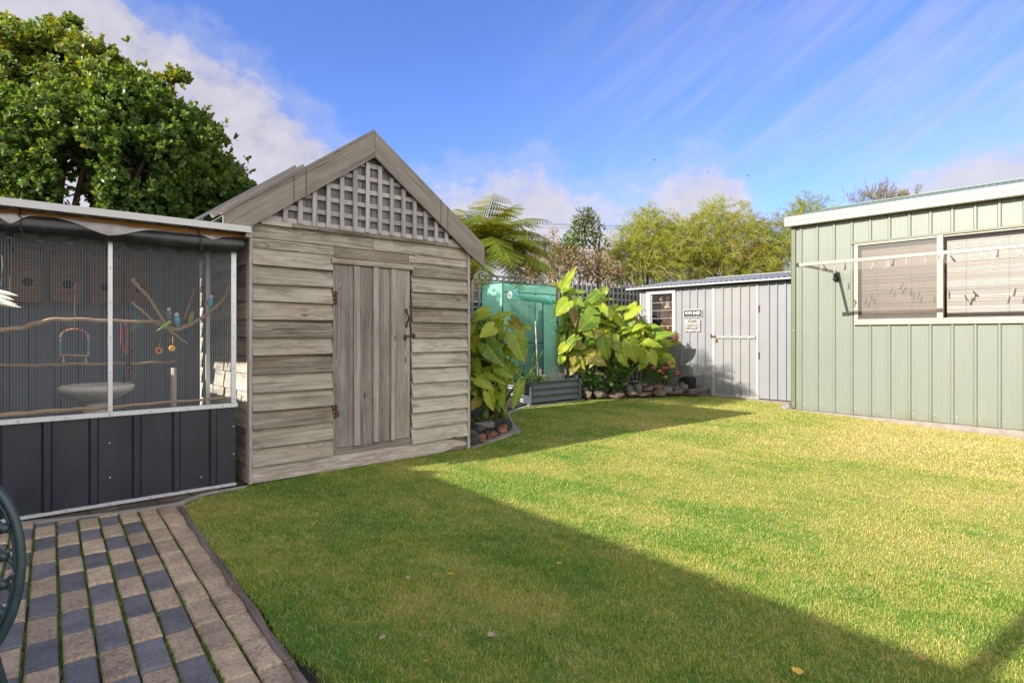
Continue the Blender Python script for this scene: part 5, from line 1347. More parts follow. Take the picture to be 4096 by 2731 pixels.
# tufts of moss in the joints
mo=[]
pos=[]
for col in range(-12,1):
    for k in range(620):
        v=random.uniform(.9,4.6); p=pv(col,v)
        if mnoise.noise(V(p.x*4,p.y*4,9))+random.uniform(-.3,.3)>.02: pos.append((p.x-(col*PITCH)*0+random.uniform(-.004,.004),p.y-(col*PITCH)*tilt*.9,-.012))
pos=np.array(pos); n=len(pos)
tv=[(-.003,0,0),(.003,0,0),(0,.001,.011)]; ang=rng.uniform(0,6.28,n); 
allp=[]
for rep in range(3):
    up=unit(n)*.6+np.array([[0,0,1.]]); d=np.stack([np.cos(ang+rep*2),np.sin(ang+rep*2),np.zeros(n)],1)
    allp.append(scatter(tv,[(0,1,2)],pos+rng.normal(size=(n,3))*np.array([[.003,.01,.0]]),frames(d,up),rng.uniform(.6,1.5,n),rng.uniform(.3,.9,n)))
Vt,Fc,Tn=join(allp); mm=leaf('moss_tuft',(.035,.075,.006,1),(.11,.19,.015,1),.3,.8,scale=4)
tag(np_mesh('moss',Vt,Fc,mm,None,Tn),'bright green moss in the joints between the pavers','moss',kind='stuff')
# kerb strip between aviary and paving, curving to the shed
def ribbon(pts,widths,z,mat,name,th=.05,jit=.006):
    C=curve(pts,40); n=len(C); m=MB(); P=[]
    for i,p in enumerate(C):
        d=(C[min(i+1,n-1)]-C[max(i-1,0)]); d.z=0; d.normalize(); s=V(-d.y,d.x,0); w=np.interp(i/(n-1),np.linspace(0,1,len(widths)),widths)
        j=mnoise.noise(p*14)*jit; j2=mnoise.noise(p*11+V(5,5,5))*jit
        L=p+s*(w/2+j); Rr=p-s*(w/2+j2); b=mnoise.noise(p*20)*.004
        P.append([V(L.x,L.y,z-th),V(L.x,L.y,z-.008+b),V(*(L.lerp(Rr,.15)).to_2d(),z+b),V(*(L.lerp(Rr,.5)).to_2d(),z+.002-b),V(*(L.lerp(Rr,.85)).to_2d(),z-b),V(Rr.x,Rr.y,z-.008),V(Rr.x,Rr.y,z-th)])
    m.grid(P); o=m.build(name,mat,None,smooth=True); return o
o=ribbon([V(-1.2,4.80,0),PZ(20,2100),PZ(180,2082),PZ(420,2055),PZ(620,2028),PZ(715,2010),PZ(775,1988),PZ(850,1968),PZ(985,1945)],[.05,.055,.06,.06,.065,.06,.035,.03,.03],.006,M['kerb'],'kerb_strip'); tag(o,kind='structure')
o=ribbon([PZ(1880,1790),PZ(1930,1772),PZ(2005,1744),PZ(2062,1722)],[.09,.10,.12,.16],.008,M['kerb'],'kerb_strip'); tag(o,kind='structure')
o=ribbon([PZ(2068,1722),PZ(2048,1712),PZ(2028,1680),PZ(2015,1655),PZ(2022,1640)],[.12,.16,.16,.2,.24],.006,M['kerb'],'kerb_strip'); tag(o,kind='structure')
o=ribbon([PZ(2028,1647),PZ(2100,1625),PZ(2200,1612),PZ(2340,1597),PZ(2565,1585),PZ(2830,1580)],[.10,.09,.07,.05,.04,.03],.004,M['kerb'],'kerb_strip'); tag(o,kind='structure')
# broken bricks and dirt between aviary and kerb
m=MB(); m.grid([[V(x,4.745,-.012),V(x,4.70,-.006+.006*mnoise.noise(V(x*9,0,0))),V(x,4.62,-.01),V(x,4.48,-.012)] for x in np.arange(-1.2,1.5,.04)]); tag(m.build('dirt_strip',M['earth'],None,smooth=True),kind='structure')
for i,(x,y,w_) in enumerate(((.95,4.665,.20),(1.16,4.69,.18),(.55,4.67,.16))):
    m=MB(); m.box((x-w_/2,y-.035,-.04),(x+w_/2,y+.035,.004)); o=m.build('brick',M['rock_brown'],None,bevel=.006); o.rotation_euler.z=.12
    tag(o,['dull brown brick set between kerb strip and aviary','dull brown brick nearest the shed post, beside the kerb','cracked dull brick furthest along under the aviary panel'][i],'brick','bricks beside the kerb')
# timber edging: four lengths end to end
A0,A1=PZ(716,2028),PZ(1215,2740); lens=[0,.30,.62,.93,1.25]
labs=['weathered grey timber edging board, the length that meets the kerb','weathered timber edging board, second length from the kerb','weathered timber edging board, third length from the kerb','weathered timber edging board, last length by the bare soil']
for i in range(4):
    p,q=A0.lerp(A1,lens[i]+.004),A0.lerp(A1,lens[i+1]-.004); m=MB(); n=8
    for k in range(n):
        a,b_=p.lerp(q,k/n),p.lerp(q,(k+1)/n); w0=.016+.003*math.sin(k*1.7+i); w1=.016+.003*math.sin((k+1)*1.7+i); zt=.012+.003*math.sin(k+i*2)
        zt1=.012+.003*math.sin(k+1+i*2); s=V(.99,-.06,0); off=.004*math.sin(k*.9+i*3); off1=.004*math.sin((k+1)*.9+i*3)
        m.hexa([a+s*(off-w0)+V(0,0,-.06),b_+s*(off1-w1)+V(0,0,-.06),a+s*(off+w0)+V(0,0,-.06),b_+s*(off1+w1)+V(0,0,-.06),a+s*(off-w0)+V(0,0,zt),b_+s*(off1-w1)+V(0,0,zt),a+s*(off+w0)+V(0,0,zt),b_+s*(off1+w1)+V(0,0,zt)],0,.3+.15*i,uo=(i*3+k*.1,i*.7))
    tag(m.build('timber_edging',M['sleeper'],None,bevel=.003),labs[i],'edging','timber edging along the paving')
# concrete lump at the corner of the green shed
bm=bmesh.new(); bmesh.ops.create_icosphere(bm,subdivisions=2,radius=1)
for v in bm.verts: v.co=V(v.co.x*.11,v.co.y*.10,v.co.z*.09)*(1+.25*mnoise.noise(v.co*1.3))
me=bpy.data.meshes.new('concrete_lump'); bm.to_mesh(me); bm.free(); o=finish(me,'concrete_lump',M['slab'],None,False); o.location=PZ(3152,1632,.01); tag(o,'rough grey lump of concrete at the corner of the green shed','concrete lump')
# fallen leaves
fl=[(1800,2312,'yellow',.030,'round yellow fallen leaf, brightest on the shaded grass'),(2034,2454,'orange',.022,'orange curled leaf on the grass, in the shade'),(3690,2656,'orange',.026,'orange-tan leaf just inside the shadow edge at the bottom of the lawn'),(3190,2708,'yellow',.040,'large pale yellow leaf low on the lawn beyond the shade'),(1872,2128,'orange',.018,'small rusty leaf on the grass near the shadow edge'),(1530,2570,'cream',.026,'cream dry leaf on the grass close to the bare soil'),(1965,2560,'cream',.034,'pale dry curled leaf lying in the middle of the shaded grass'),(1690,2508,'orange',.022,'small brown-orange leaf between the two pale dry leaves'),(1632,2328,'cream',.024,'thin tan leaf on the grass beside the yellow one'),(2235,2268,'cream',.024,'narrow pink-tan leaf near the middle of the shadow'),(3840,1880,'orange',.02,'small russet leaf on the sunlit grass near the green shed'),(1265,2275,'cream',.02,'small tan leaf on the grass nearest the timber edging'),(1705,2665,'orange',.018,'tiny red-brown leaf at the bottom of the shaded grass')]
lc={'yellow':leaf('fallen_yellow',(.62,.36,.02,1),(.75,.50,.05,1),.2,.5),'orange':leaf('fallen_orange',(.35,.13,.03,1),(.50,.22,.05,1),.2,.5),'cream':leaf('fallen_cream',(.34,.25,.16,1),(.46,.36,.24,1),.2,.6)}
for (x,y,c,s,lab) in fl:
    if x==3840: continue
    p=PZ(x,y,0); p.z=lz(p.x,p.y)+.022; m=MB(); a=random.uniform(0,6.28); P=[]
    for i in range(7):
        u=i/6; w_=math.sin(math.pi*min(1,u*.92+.06))**.8*.42; P.append([V((u-.5),-w_,.10*w_+.12*(u-.5)**2),V(u-.5,0,-.03),V(u-.5,w_,.16*w_+.12*(u-.5)**2)])
    Mx=Matrix.Rotation(a,3,'Z')@Matrix.Rotation(random.uniform(-.2,.2),3,'X'); P=[[p+Mx@(q*s*1.1) for q in r] for r in P]; m.grid(P,random.random()); tag(m.build('fallen_leaf',lc[c],None,smooth=True),lab,'leaf','fallen leaves on the lawn')
# ------------------------------------------------------------------ rocks
def rock_obj(c,size,mat,seed,label,group,flat=1.):
    r=random.Random(seed); bm=bmesh.new()
    for _ in range(16):
        v=Vector((r.gauss(0,1),r.gauss(0,1),r.gauss(0,1))).normalized(); v=V(v.x*size[0]*r.uniform(.75,1.1),v.y*size[1]*r.uniform(.75,1.1),v.z*size[2]*r.uniform(.75,1.1)); bm.verts.new(v)
    res=bmesh.ops.convex_hull(bm,input=bm.verts); bmesh.ops.delete(bm,geom=[e for e in res['geom_interior'] if isinstance(e,bmesh.types.BMVert)],context='VERTS')
    bmesh.ops.bevel(bm,geom=bm.edges[:],offset=min(size)*.09,segments=1,affect='EDGES')
    bmesh.ops.triangulate(bm,faces=bm.faces); bmesh.ops.subdivide_edges(bm,edges=[e for e in bm.edges if e.calc_length()>min(size)*.5],cuts=1)
    for v in bm.verts: v.co*=1+.05*mnoise.noise(v.co*14+V(seed,0,0))
    me=bpy.data.meshes.new('rock'); bm.to_mesh(me); bm.free(); o=finish(me,'rock',mat,None,False); o.location=c; o.rotation_euler=(r.uniform(-.2,.2),r.uniform(-.2,.2),r.uniform(-.35,.35)-.75)
    return tag(o,label,'rock',group)
rz=lambda x,y:(2300+x/3.92,1400+y/3.92)
def put(x,y,wd,ht,base_px,off):
    """rock whose picture centre is x,y; stands 'off' metres behind the border line"""
    b=PZ(base_px[0],base_px[1]); dep=(b-CAM).dot(FW)+off; c=PD(*rz(x,y),dep); s=dep/F/3.92; return c,(wd*.5*s,wd*.42*s,ht*.5*s)
rocks=[(190,700,150,125,'rock_brown',0),(378,705,205,110,'rock_brown',0),(625,685,265,145,'rock_brown',0),(885,680,160,110,'rock_brown',0),(1105,690,275,75,'rock_brown',0),(1345,675,205,105,'rock_brown',0),(1580,668,200,100,'rock_brown',0),(1815,688,220,80,'rock_brown',0),(2015,700,175,70,'rock_brown',0),
 (160,620,100,80,'rock_grey',.12),(285,590,210,130,'rock_dark',.16),(470,615,150,140,'rock_grey',.14),(597,590,100,75,'rock_dark',.2),(835,595,155,110,'rock_grey',.18),(840,655,140,115,'rock_grey',.06),(985,612,140,130,'rock_grey',.12),(1145,610,190,115,'rock_brown',.12),(1285,565,180,130,'rock_brown',.22),(1450,635,150,140,'rock_grey',.10),(1490,588,120,50,'rock_grey',.2),(1590,595,95,120,'rock_brown',.16),(1705,600,135,120,'rock_grey',.14),(1675,535,100,80,'rock_brown',.28),(1870,640,195,95,'rock_grey',.12),(2015,625,200,150,'rock_grey',.14),(1060,535,160,35,'rock_grey',.32),(770,545,75,60,'rock_grey',.3)]
nm={'rock_brown':'brown','rock_grey':'grey','rock_dark':'dark blue-grey'}
ordn=['first','second','third','fourth','fifth','sixth','seventh','eighth','ninth','tenth','eleventh','twelfth','thirteenth','fourteenth','fifteenth','sixteenth','seventeenth','eighteenth']
cb=0; ct=0
for i,(x,y,w_,h_,mt,off) in enumerate(rocks):
    bx,by=rz(x,1); by=1602+(bx-2328)*(1583-1602)/(2840-2328)
    c,s=put(x,y,w_*1.38,h_*1.42,(bx,by),.10+off)
    if i<9: lab='%s angular rock in the bottom row of the border, %s from the raised bed'%(nm[mt],ordn[cb]); cb+=1
    else: lab='%s %s rock in the upper border layer, %s from the raised bed'%(nm[mt],'flat' if h_<60 else 'angular',ordn[ct]); ct+=1
    rock_obj(c,s,M[mt],100+i,lab,'rocks edging the far garden bed')
lz5=lambda x,y:(1850+x/4.48,1450+y/4.48)
lr=[(365,1130,440,150,.0,'rock_grey','long tan-grey slab of rock lying on top of the pile beside the wooden shed',.18),(590,1055,260,180,.0,'rock_dark','pointed blue-grey rock at the top of the pile beside the wooden shed',.30),(725,1225,210,240,.0,'rock_red','large rusty red rock at the kerb corner of the pile',.14),(535,1305,190,190,.0,'rock_red','red wedge-shaped rock in the middle of the pile, on the kerb',.08),(330,1320,165,230,.0,'rock_red','narrow rusty rock with white streaks low in the pile',.06),(195,1350,220,300,.0,'rock_dark','dark slate rock leaning against the wooden shed corner',.06),(430,1045,90,90,.0,'rock_brown','small orange-brown rock tucked on top of the pile',.34),(660,945,160,140,.0,'rock_dark','dark rock behind the pile, under the large leaves',.62),(420,1255,140,110,.0,'rock_dark','dark gap-filling rock between the red rocks of the pile',.2),(300,1190,260,130,.0,'rock_dark','dark rock wedged beneath the long slab of the pile',.22)]
for i,(x,y,w_,h_,_,mt,lab,off) in enumerate(lr):
    px_,py_=lz5(x,y); by=1800-(px_-1873)*.40 if px_<2070 else 1722
    b=PZ(px_,min(by,1790)); dep=(b-CAM).dot(FW)+off; c=PD(px_,py_,dep); s=dep/F/4.48; rock_obj(c,(w_*.62*s,w_*.46*s,h_*.62*s),M[mt],300+i,lab,'rocks piled beside the wooden shed')
# ------------------------------------------------------------------ elephant ear plants
def ele_leaf(name,A_,T_,wr,nrm,base,mat,parent,seed,fold=.22,droop=.12,stalk=True,label=None):
    """heart-shaped blade: A_ = where the stalk joins, T_ = tip, wr = half width / length, nrm = upper side"""
    r=random.Random(seed); A_=Vector(A_); T_=Vector(T_); d=T_-A_; L=d.length; d=d/L
    n=Vector(nrm); n=(n-d*n.dot(d)).normalized(); s=n.cross(d)
    NT_,NR=44,7; Vt=[A_.copy()]; uvp=[(0,0)]; rims=[0.]
    lob=.34+r.uniform(-.05,.05); ph=r.uniform(0,6); asym=r.uniform(-.06,.06)
    def outline(t):
        # t from -1..1 runs from sinus, round one lobe, tip, back; returns (u,v) in leaf units
        a=abs(t); sg=1 if t>=0 else -1
        # control polygon of half an outline: sinus -> lobe -> widest -> tip
        K=[(0,-.10,.015),(.10,-lob*.9,.10),(.22,-lob,.26),(.36,-.13,.42),(.52,.18,.455),(.70,.52,.36),(.86,.80,.17),(.95,.94,.055),(1,1,0)]
        for i in range(len(K)-1):
            if a<=K[i+1][0]+1e-9:
                q=(a-K[i][0])/(K[i+1][0]-K[i][0]); k0=K[max(i-1,0)];k1=K[i];k2=K[i+1];k3=K[min(i+2,len(K)-1)]
                f=lambda j:.5*(2*k1[j]+(k2[j]-k0[j])*q+(2*k0[j]-5*k1[j]+4*k2[j]-k3[j])*q*q+(3*k1[j]-k0[j]-3*k2[j]+k3[j])*q**3)
                return f(1),sg*max(0,f(2))*(wr/.455)*(1+asym*sg)
        return 1,0
    ring=[outline(-1+2*k/NT_) for k in range(NT_)]     # starts at tip? -1 => tip, 0 => sinus
    for q in range(1,NR+1):
        rho=(q/NR)
        for k,(u,v) in enumerate(ring):
            t=-1+2*k/NT_
            uu,vv=u*rho,v*rho
            wave=.018*math.sin(uu*26-abs(vv)*20+ph)*min(1,abs(vv)*6)*rho + (.030*math.sin(k*1.05+ph)+.018*math.sin(k*2.3+ph*2))*rho**4*abs(math.sin(math.pi*t))
            z=fold*abs(vv)-droop*uu*abs(uu)-.25*max(0,-uu)**1.3*.6+wave-.12*vv*vv
            p=A_+d*(uu*L)+s*(vv*L)+n*(z*L); Vt.append(p); uvp.append((uu,vv)); rims.append(1. if q==NR else (.25 if q==NR-1 else 0.))
    Fc=[]
    for k in range(NT_): Fc.append((0,1+k,1+(k+1)%NT_))
    for q in range(NR-1):
        for k in range(NT_):
            a=1+q*NT_+k; b=1+q*NT_+(k+1)%NT_; Fc.append((a,a+NT_,b+NT_,b))
    m=MB(); m.v=[tuple(p) for p in Vt]
    tn=r.random()
    for f in Fc:
        m.f.append(list(f)); m.uv+=[uvp[i] for i in f]; m.t.append(tn); m.m.append(0)
    if stalk:
        B=Vector(base); mid=A_.lerp(B,.5); mid+=n*(-.04*L)+V(0,0,.12*(A_-B).length)
        C=curve([A_+n*(-.004),A_.lerp(mid,.35)-d*.02*L+V(0,0,.03),mid,B],12); m.tube(C,[.006+.011*k/(len(C)-1) for k in range(len(C))],7,tone=r.random(),mi=1)
    o=m.build(name,[mat,M['petiole']],parent,smooth=True)
    at=o.data.attributes.new('rim','FLOAT','POINT'); vals=np.zeros(len(o.data.vertices),dtype=np.float32); vals[:len(rims)]=rims; at.data.foreach_set('value',vals)
    if label: o['label']=label
    return o
pz7=lambda x,y:(1800+x/1.96,1000+y/1.96)
def plant(base,label,leaves,group,depth,seed,filler=0,fbox=None,trunk=None):
    t=thing('elephant_ear_plant',base,label,'plant',group); r=random.Random(seed)
    m=MB(); top=Vector(base)+V(0,0,trunk or .16); m.tube([base,Vector(base).lerp(top,.5)+V(.01,0,0),top],[.06,.045,.035],9); m.build('stem',M['bark'] if trunk else M['petiole'],t,smooth=True)
    for i,L in enumerate(leaves):
        ax,ay,tx,ty,wr=L[:5]; dz=L[5] if len(L)>5 else 0; up=L[6] if len(L)>6 else .5; mt=L[7] if len(L)>7 else 'ele'
        d0=depth+dz; a=PD(*pz7(ax,ay),d0); b=PD(*pz7(tx,ty),d0-r.uniform(.03,.16))
        toc=(CAM-a).normalized(); n=toc*(1-up)+V(-.18,0,1)*up+V(r.uniform(-.3,.3),r.uniform(-.3,.3),0)*.6
        ele_leaf('leaf',a.lerp(b,.10),a.lerp(b,.94),wr*.84,n,top,M[mt],t,seed*100+i,fold=r.uniform(.10,.30),droop=r.uniform(.05,.2))
    for i in range(int(filler*3.6)):
        x0,x1,y0,y1=fbox; x,y=r.uniform(x0,x1),r.uniform(y0,y1); d0=depth+r.uniform(.05,.6); an=r.uniform(-.3,3.4); ln=r.uniform(65,135)
        a=PD(*pz7(x,y),d0); b=PD(*pz7(x+ln*math.cos(an),y+ln*math.sin(an)*.9),d0-.1)
        n=(CAM-a).normalized()*.35+V(-.3,0,.55)+V(r.uniform(-.5,.5),r.uniform(-.5,.5),0)
        ele_leaf('leaf',a,b,r.uniform(.30,.42),n,top,M['ele_yellow' if r.random()<.12 else 'ele'],t,seed*100+50+i,fold=r.uniform(.1,.3))
    for i in range(filler//2):      # lower leaves hanging out in front of the stems
        x0,x1,y0,y1=fbox; x=r.uniform(x0,x1); y=r.uniform(y0+.45*(y1-y0),y1-40); d0=depth-r.uniform(.02,.30); an=r.uniform(.35,2.8); ln=r.uniform(75,135)
        a=PD(*pz7(x,y),d0); b=PD(*pz7(x+ln*math.cos(an),y+ln*math.sin(an)),d0-.08)
        n=(CAM-a).normalized()*.55+V(-.35,0,.45)+V(r.uniform(-.4,.4),r.uniform(-.4,.4),0)
        ele_leaf('leaf',a,b,r.uniform(.30,.42),n,top,M['ele_yellow' if r.random()<.2 else 'ele'],t,seed*100+95-i,fold=r.uniform(.1,.3))
    return t
G1='elephant ear plants in the far bed'; G2='elephant ear plants beside the wooden shed'
def base_at(x,y,dep,z=.14):
    p=PD(*pz7(x,y),dep); return V(p.x,p.y,z)
Y='ele_yellow'
D=10.6
plant(base_at(880,1000,D),'elephant ear plant with the tallest upright leaf, against the greenhouse',[
 (872,305,1002,110,.24,.1,.1),(835,262,778,270,.4,.2,.3,Y),(925,402,805,528,.46,-.15,.25),(830,420,800,385,.5,-.1,.5),(930,578,772,548,.20,-.1,.9),(905,742,888,802,.58,-.1,.2),(885,835,850,905,.55,-.25,.15),(962,842,958,918,.52,-.2,.15,Y),(880,300,1010,330,.35,.3,.4),(1000,375,990,488,.42,.0,.3),(962,480,985,615,.30,-.05,.1,'ele_brown'),(985,890,932,990,.42,-.15,.3,Y),(905,600,860,700,.4,.15,.3),(890,350,960,440,.45,.3,.4),(990,900,1050,1000,.42,.0,.3,Y)],G1,D,1,14,(850,1010,480,900))
plant(base_at(1100,1020,D+.1),'elephant ear plant with dense overlapping leaves, second from the greenhouse',[
 (1150,345,1048,432,.40,.1,.3),(1130,330,1222,440,.42,.25,.35),(1048,470,1188,492,.42,-.1,.55),(1125,520,1000,640,.55,-.2,.25),(965,740,1082,762,.52,-.25,.5,Y),(1000,770,1108,828,.42,-.1,.5),(1130,862,1242,905,.52,-.35,.45,Y),(960,340,1080,318,.36,.35,.5),(1150,470,1260,430,.36,.3,.5),(1040,640,1130,720,.42,.1,.35),(1215,300,1175,400,.40,.4,.3),(1080,560,1180,640,.45,.1,.3),(1130,800,1040,860,.45,.1,.3),(1150,960,1240,1000,.3,-.1,.5,'ele_brown'),(1180,440,1120,300,.40,.35,.2)],G1,D+.1,2,16,(1000,1200,380,900))
plant(base_at(1250,1020,D+.2),'elephant ear plant with a long drooping grey-green leaf, in the middle of the far bed',[
 (1200,690,1235,880,.42,-.35,.15),(1290,742,1415,802,.45,-.2,.5),(1392,450,1278,470,.32,.3,.5),(1220,470,1330,570,.42,.2,.4),(1180,560,1320,600,.26,.1,.7),(1390,560,1265,545,.32,.3,.6),(1290,430,1310,480,.5,.45,.3),(1300,650,1380,590,.36,.15,.6),(1240,600,1180,680,.42,.1,.4),(1310,670,1270,760,.42,.0,.4),(1420,620,1330,660,.40,.1,.5),(1200,600,1130,680,.42,.2,.4)],G1,D+.2,3,14,(1180,1350,480,900))
plant(base_at(1380,1010,D+.3),'elephant ear plant with a huge rounded drooping leaf, third stem behind the rock border',[
 (1405,715,1462,890,.55,-.35,.12),(1462,442,1352,560,.45,.15,.35),(1350,560,1470,480,.40,.25,.4),(1500,590,1420,640,.40,.0,.5),(1440,600,1330,610,.34,.1,.6),(1530,862,1472,955,.46,-.1,.2),(1355,630,1450,660,.40,.05,.5),(1380,520,1290,500,.36,.25,.5),(1470,650,1380,700,.42,.0,.4),(1550,640,1470,600,.36,.1,.6)],G1,D+.3,4,14,(1330,1520,540,900))
plant(base_at(1520,1000,D+.5),'elephant ear plant with bright sunlit leaves reaching over the grey shed window',[
 (1612,690,1780,632,.38,-.1,.5),(1512,722,1682,752,.36,-.2,.6),(1565,800,1622,920,.45,-.25,.2),(1560,600,1648,592,.40,.0,.6),(1668,848,1788,935,.55,.0,.2),(1682,740,1830,708,.34,.15,.5),(1440,560,1560,590,.36,.1,.6),(1560,660,1650,690,.40,.0,.5),(1560,640,1500,720,.42,.1,.4),(1590,760,1700,800,.4,.2,.4),(1480,700,1550,780,.42,.1,.4)],G1,D+.5,5,10,(1480,1640,620,860))
plant(base_at(345,1190,7.0),'elephant ear plant with dark shaggy trunk and broad leaves, beside the wooden shed',[
 (340,605,228,690,.50,-.1,.15),(282,735,428,915,.48,-.25,.2),(502,665,592,895,.46,-.2,.2),(340,540,525,475,.30,.1,.6),(322,588,592,612,.22,.0,.75),(250,545,190,468,.42,.2,.5),(585,600,642,625,.40,.2,.6),(470,900,440,1030,.50,.0,.2),(440,770,520,860,.44,.1,.3),(300,480,160,520,.46,.25,.4),(200,560,165,680,.40,.2,.3),(380,900,340,1010,.46,.1,.3),(260,640,175,760,.46,.25,.3),(420,640,330,720,.44,.2,.4)],G2,6.9,6,13,(165,520,520,1000),trunk=.62)
plant(base_at(270,1240,6.75),'low elephant ear plant with small mid-green leaves above the rock pile',[
 (205,1000,348,1098,.42,-.1,.4),(165,1070,212,1150,.45,-.05,.3),(300,1120,345,1275,.40,-.15,.2),(345,1130,398,1282,.34,.0,.2),(325,1125,410,1165,.42,-.05,.5),(300,985,460,1050,.26,-.1,.6),(225,1170,165,1260,.45,-.1,.3,Y),(170,900,215,980,.45,.1,.3),(210,960,330,930,.36,.1,.5),(400,1190,432,1258,.30,-.05,.4,Y),(250,1110,300,1180,.4,.1,.4),(180,830,230,920,.44,.2,.3)],G2,6.75,7,7,(165,400,880,1200))
plant(base_at(420,1200,7.05),'elephant ear plant whose long lone leaf hangs down to the lawn edge',[
 (553,1052,488,1262,.26,-.3,.1),(380,880,330,1040,.45,.1,.2),(420,1000,360,1140,.42,.15,.2),(330,840,250,930,.42,.2,.3),(480,800,560,870,.36,.1,.4)],G2,7.0,8,3,(330,470,900,1080))
# ------------------------------------------------------------------ smaller plants
def sprig_plant(name,base,h,n,leafn,lsize,mat,label,spread=.12,cat='plant',group=None,stemmat='petiole',lw=1.,seed=1):
    t=thing(name,base,label,cat,group); r=np.random.default_rng(seed); m=MB(); pos=[];dirs=[]
    for k in range(n):
        a=r.uniform(0,6.28); rr=spread*math.sqrt(r.random()); hh=h*r.uniform(.5,1.); p0=Vector(base)+V(rr*.35*math.cos(a),rr*.35*math.sin(a),0); p1=p0+V(rr*.5*math.cos(a),rr*.5*math.sin(a),hh*.6); p2=p0+V(rr*1.2*math.cos(a),rr*1.2*math.sin(a),hh)
        C=curve([p0,p1,p2],8); m.tube(C,[.004]*len(C),5)
        for q in range(leafn):
            u=r.uniform(.15,1.); i=min(len(C)-1,int(u*(len(C)-1))); pos.append(C[i]); dirs.append(V(r.normal(),r.normal(),r.normal()*.5+.15))
    m.build('stem',M[stemmat],t)
    pos=np.array(pos); d=np.array(dirs); nn=len(pos); tv=np.array(LEAF_V)*np.array([[1,lw,1]])
    Vt,Fc,Tn=scatter(tv,LEAF_F4,pos,frames(d,r.normal(size=(nn,3))*.4+np.array([[0,0,1.]])),lsize*r.uniform(.6,1.2,nn),r.random(nn)); np_mesh('foliage',Vt,Fc,M[mat],t,Tn); return t
def at7(x,y,yy=None,dep=None,z=None):
    p=PY(*pz7(x,y),yy) if yy else PD(*pz7(x,y),dep)
    if z is not None: p.z=z
    return p
sprig_plant('tomato_plant',at7(600,1000,yy=7.05,z=.28),.62,9,26,.055,'tomato','straggly tomato plant in the raised bed, rising past the pale stake',.30,lw=.9,seed=2)
sprig_plant('herb_plant',at7(640,1010,yy=7.0,z=.29),.22,26,26,.045,'herb','bushy green herb at the front of the raised bed beside the solar torch',.22,lw=.8,seed=3)
sprig_plant('herb_plant',at7(530,1010,yy=7.0,z=.29),.30,24,26,.045,'tomato','taller leafy herb at the elephant ear end of the raised bed',.26,lw=.8,seed=4)
sprig_plant('herb_plant',at7(950,1005,yy=7.05,z=.28),.12,12,18,.035,'herb','low green herb behind the scissors in the raised bed',.14,lw=.8,seed=5)
sprig_plant('climbing_vine',base_at(1290,1020,D-.15,.12),.62,16,20,.075,'ivy','round-leaved dark green vine climbing between the elephant ear stems',.22,lw=1.7,seed=6)
sprig_plant('leafy_plant',base_at(1150,1020,D-.1,.12),.40,16,18,.09,'ivy','dark broad-leaved plant low behind the rock border near the raised bed',.34,lw=1.2,seed=7)
sprig_plant('ground_cover',base_at(225,1290,6.62,.16),.10,18,26,.03,'hedgegreen','low dry ground cover on top of the rock pile beside the shed',.22,lw=1.,seed=8)
def strap_plant(base,n,L,w_,mat,label,seed,name='strap_plant',lean=None,droop=.5):
    t=thing(name,base,label,'plant'); r=random.Random(seed)
    for k in range(n):
        a=r.uniform(0,6.28); l=L*r.uniform(.6,1.1); d=V(math.cos(a),math.sin(a),0); m=MB(); P=[]
        for i in range(11):
            u=i/10; p=Vector(base)+d*(l*u*.55)+V(0,0,l*(u*.9-droop*u*u)); s=V(-d.y,d.x,0)*(w_*.5*(1-u**3)*min(1,u*5+.4)); P.append([p-s,p+V(0,0,-w_*.15),p+s])
        m.grid(P,r.random()); m.build('leaf',M[mat],t,smooth=True)
    return t
strap_plant(base_at(1480,1030,D+.2,.13),12,.30,.022,'strap','small strappy plant behind the rocks below the big drooping leaf',11)
strap_plant(base_at(1440,1040,D+.1,.13),5,.26,.03,'strap','few broad strap leaves sprouting between rocks in the middle of the border',12)
strap_plant(base_at(1720,1000,D+.75,.14),9,.75,.045,'strap','tall strap-leaved plant behind the flower pot beside the shed wall',13,droop=.3)
# russet seed head on a tall stem
b=base_at(1770,960,D+.6,.2); t=thing('seed_head_plant',b,'tall stem with a russet seed head in front of the grey shed','plant')
m=MB(); top=at7(1772,660,dep=D+.6); m.tube([b,top],.005,5); m.build('stem',M['petiole'],t)
pos=[];  r2=np.random.default_rng(3)
cs=[at7(1772+q*2,y,dep=D+.6) for q,y in ((0,672),(3,690),(-3,705),(0,722),(-8,742),(6,680),(-6,690))]
Vt,Fc,Tn=scatter(LEAF_V,LEAF_F4,np.array([cs[i%7]+V(*r2.normal(size=3)*.03) for i in range(260)]),frames(unit(260),unit(260)),r2.uniform(.018,.032,260),r2.random(260)); np_mesh('seed_head',Vt,Fc,M['seed'],t,Tn)
# flower pot with pink flowers
pb=PD(2300+1490/3.92,1400+555/3.92,11.1); pz_=pb.z
fp=thing('flower_pot',(pb.x,pb.y,pz_),'ribbed charcoal plant pot with pink and orange flowers spilling over its side','plant pot')
ph=(PD(2690,1479,11.1).z-pz_); pr=.205
m=MB(); N=64; P=[]
for (r_,z_) in ((.0,.01),(.60,.0),(.66,.02),(.86,.55),(.95,.86),(1.0,.87),(1.02,1.0),(.95,1.0),(.92,.9),(.0,.88)):
    P.append([V(pb.x+pr*r_*(1+(.012*math.cos(32*2*math.pi*j/N) if .02<z_<.87 else 0))*math.cos(2*math.pi*j/N),pb.y+pr*r_*(1+(.012*math.cos(32*2*math.pi*j/N) if .02<z_<.87 else 0))*math.sin(2*math.pi*j/N),pz_+ph*z_) for j in range(N+1)])
m.grid(P[::-1]); m.build('pot',M['pot'],fp,smooth=True)
r3=np.random.default_rng(8); pos=[];d=[]
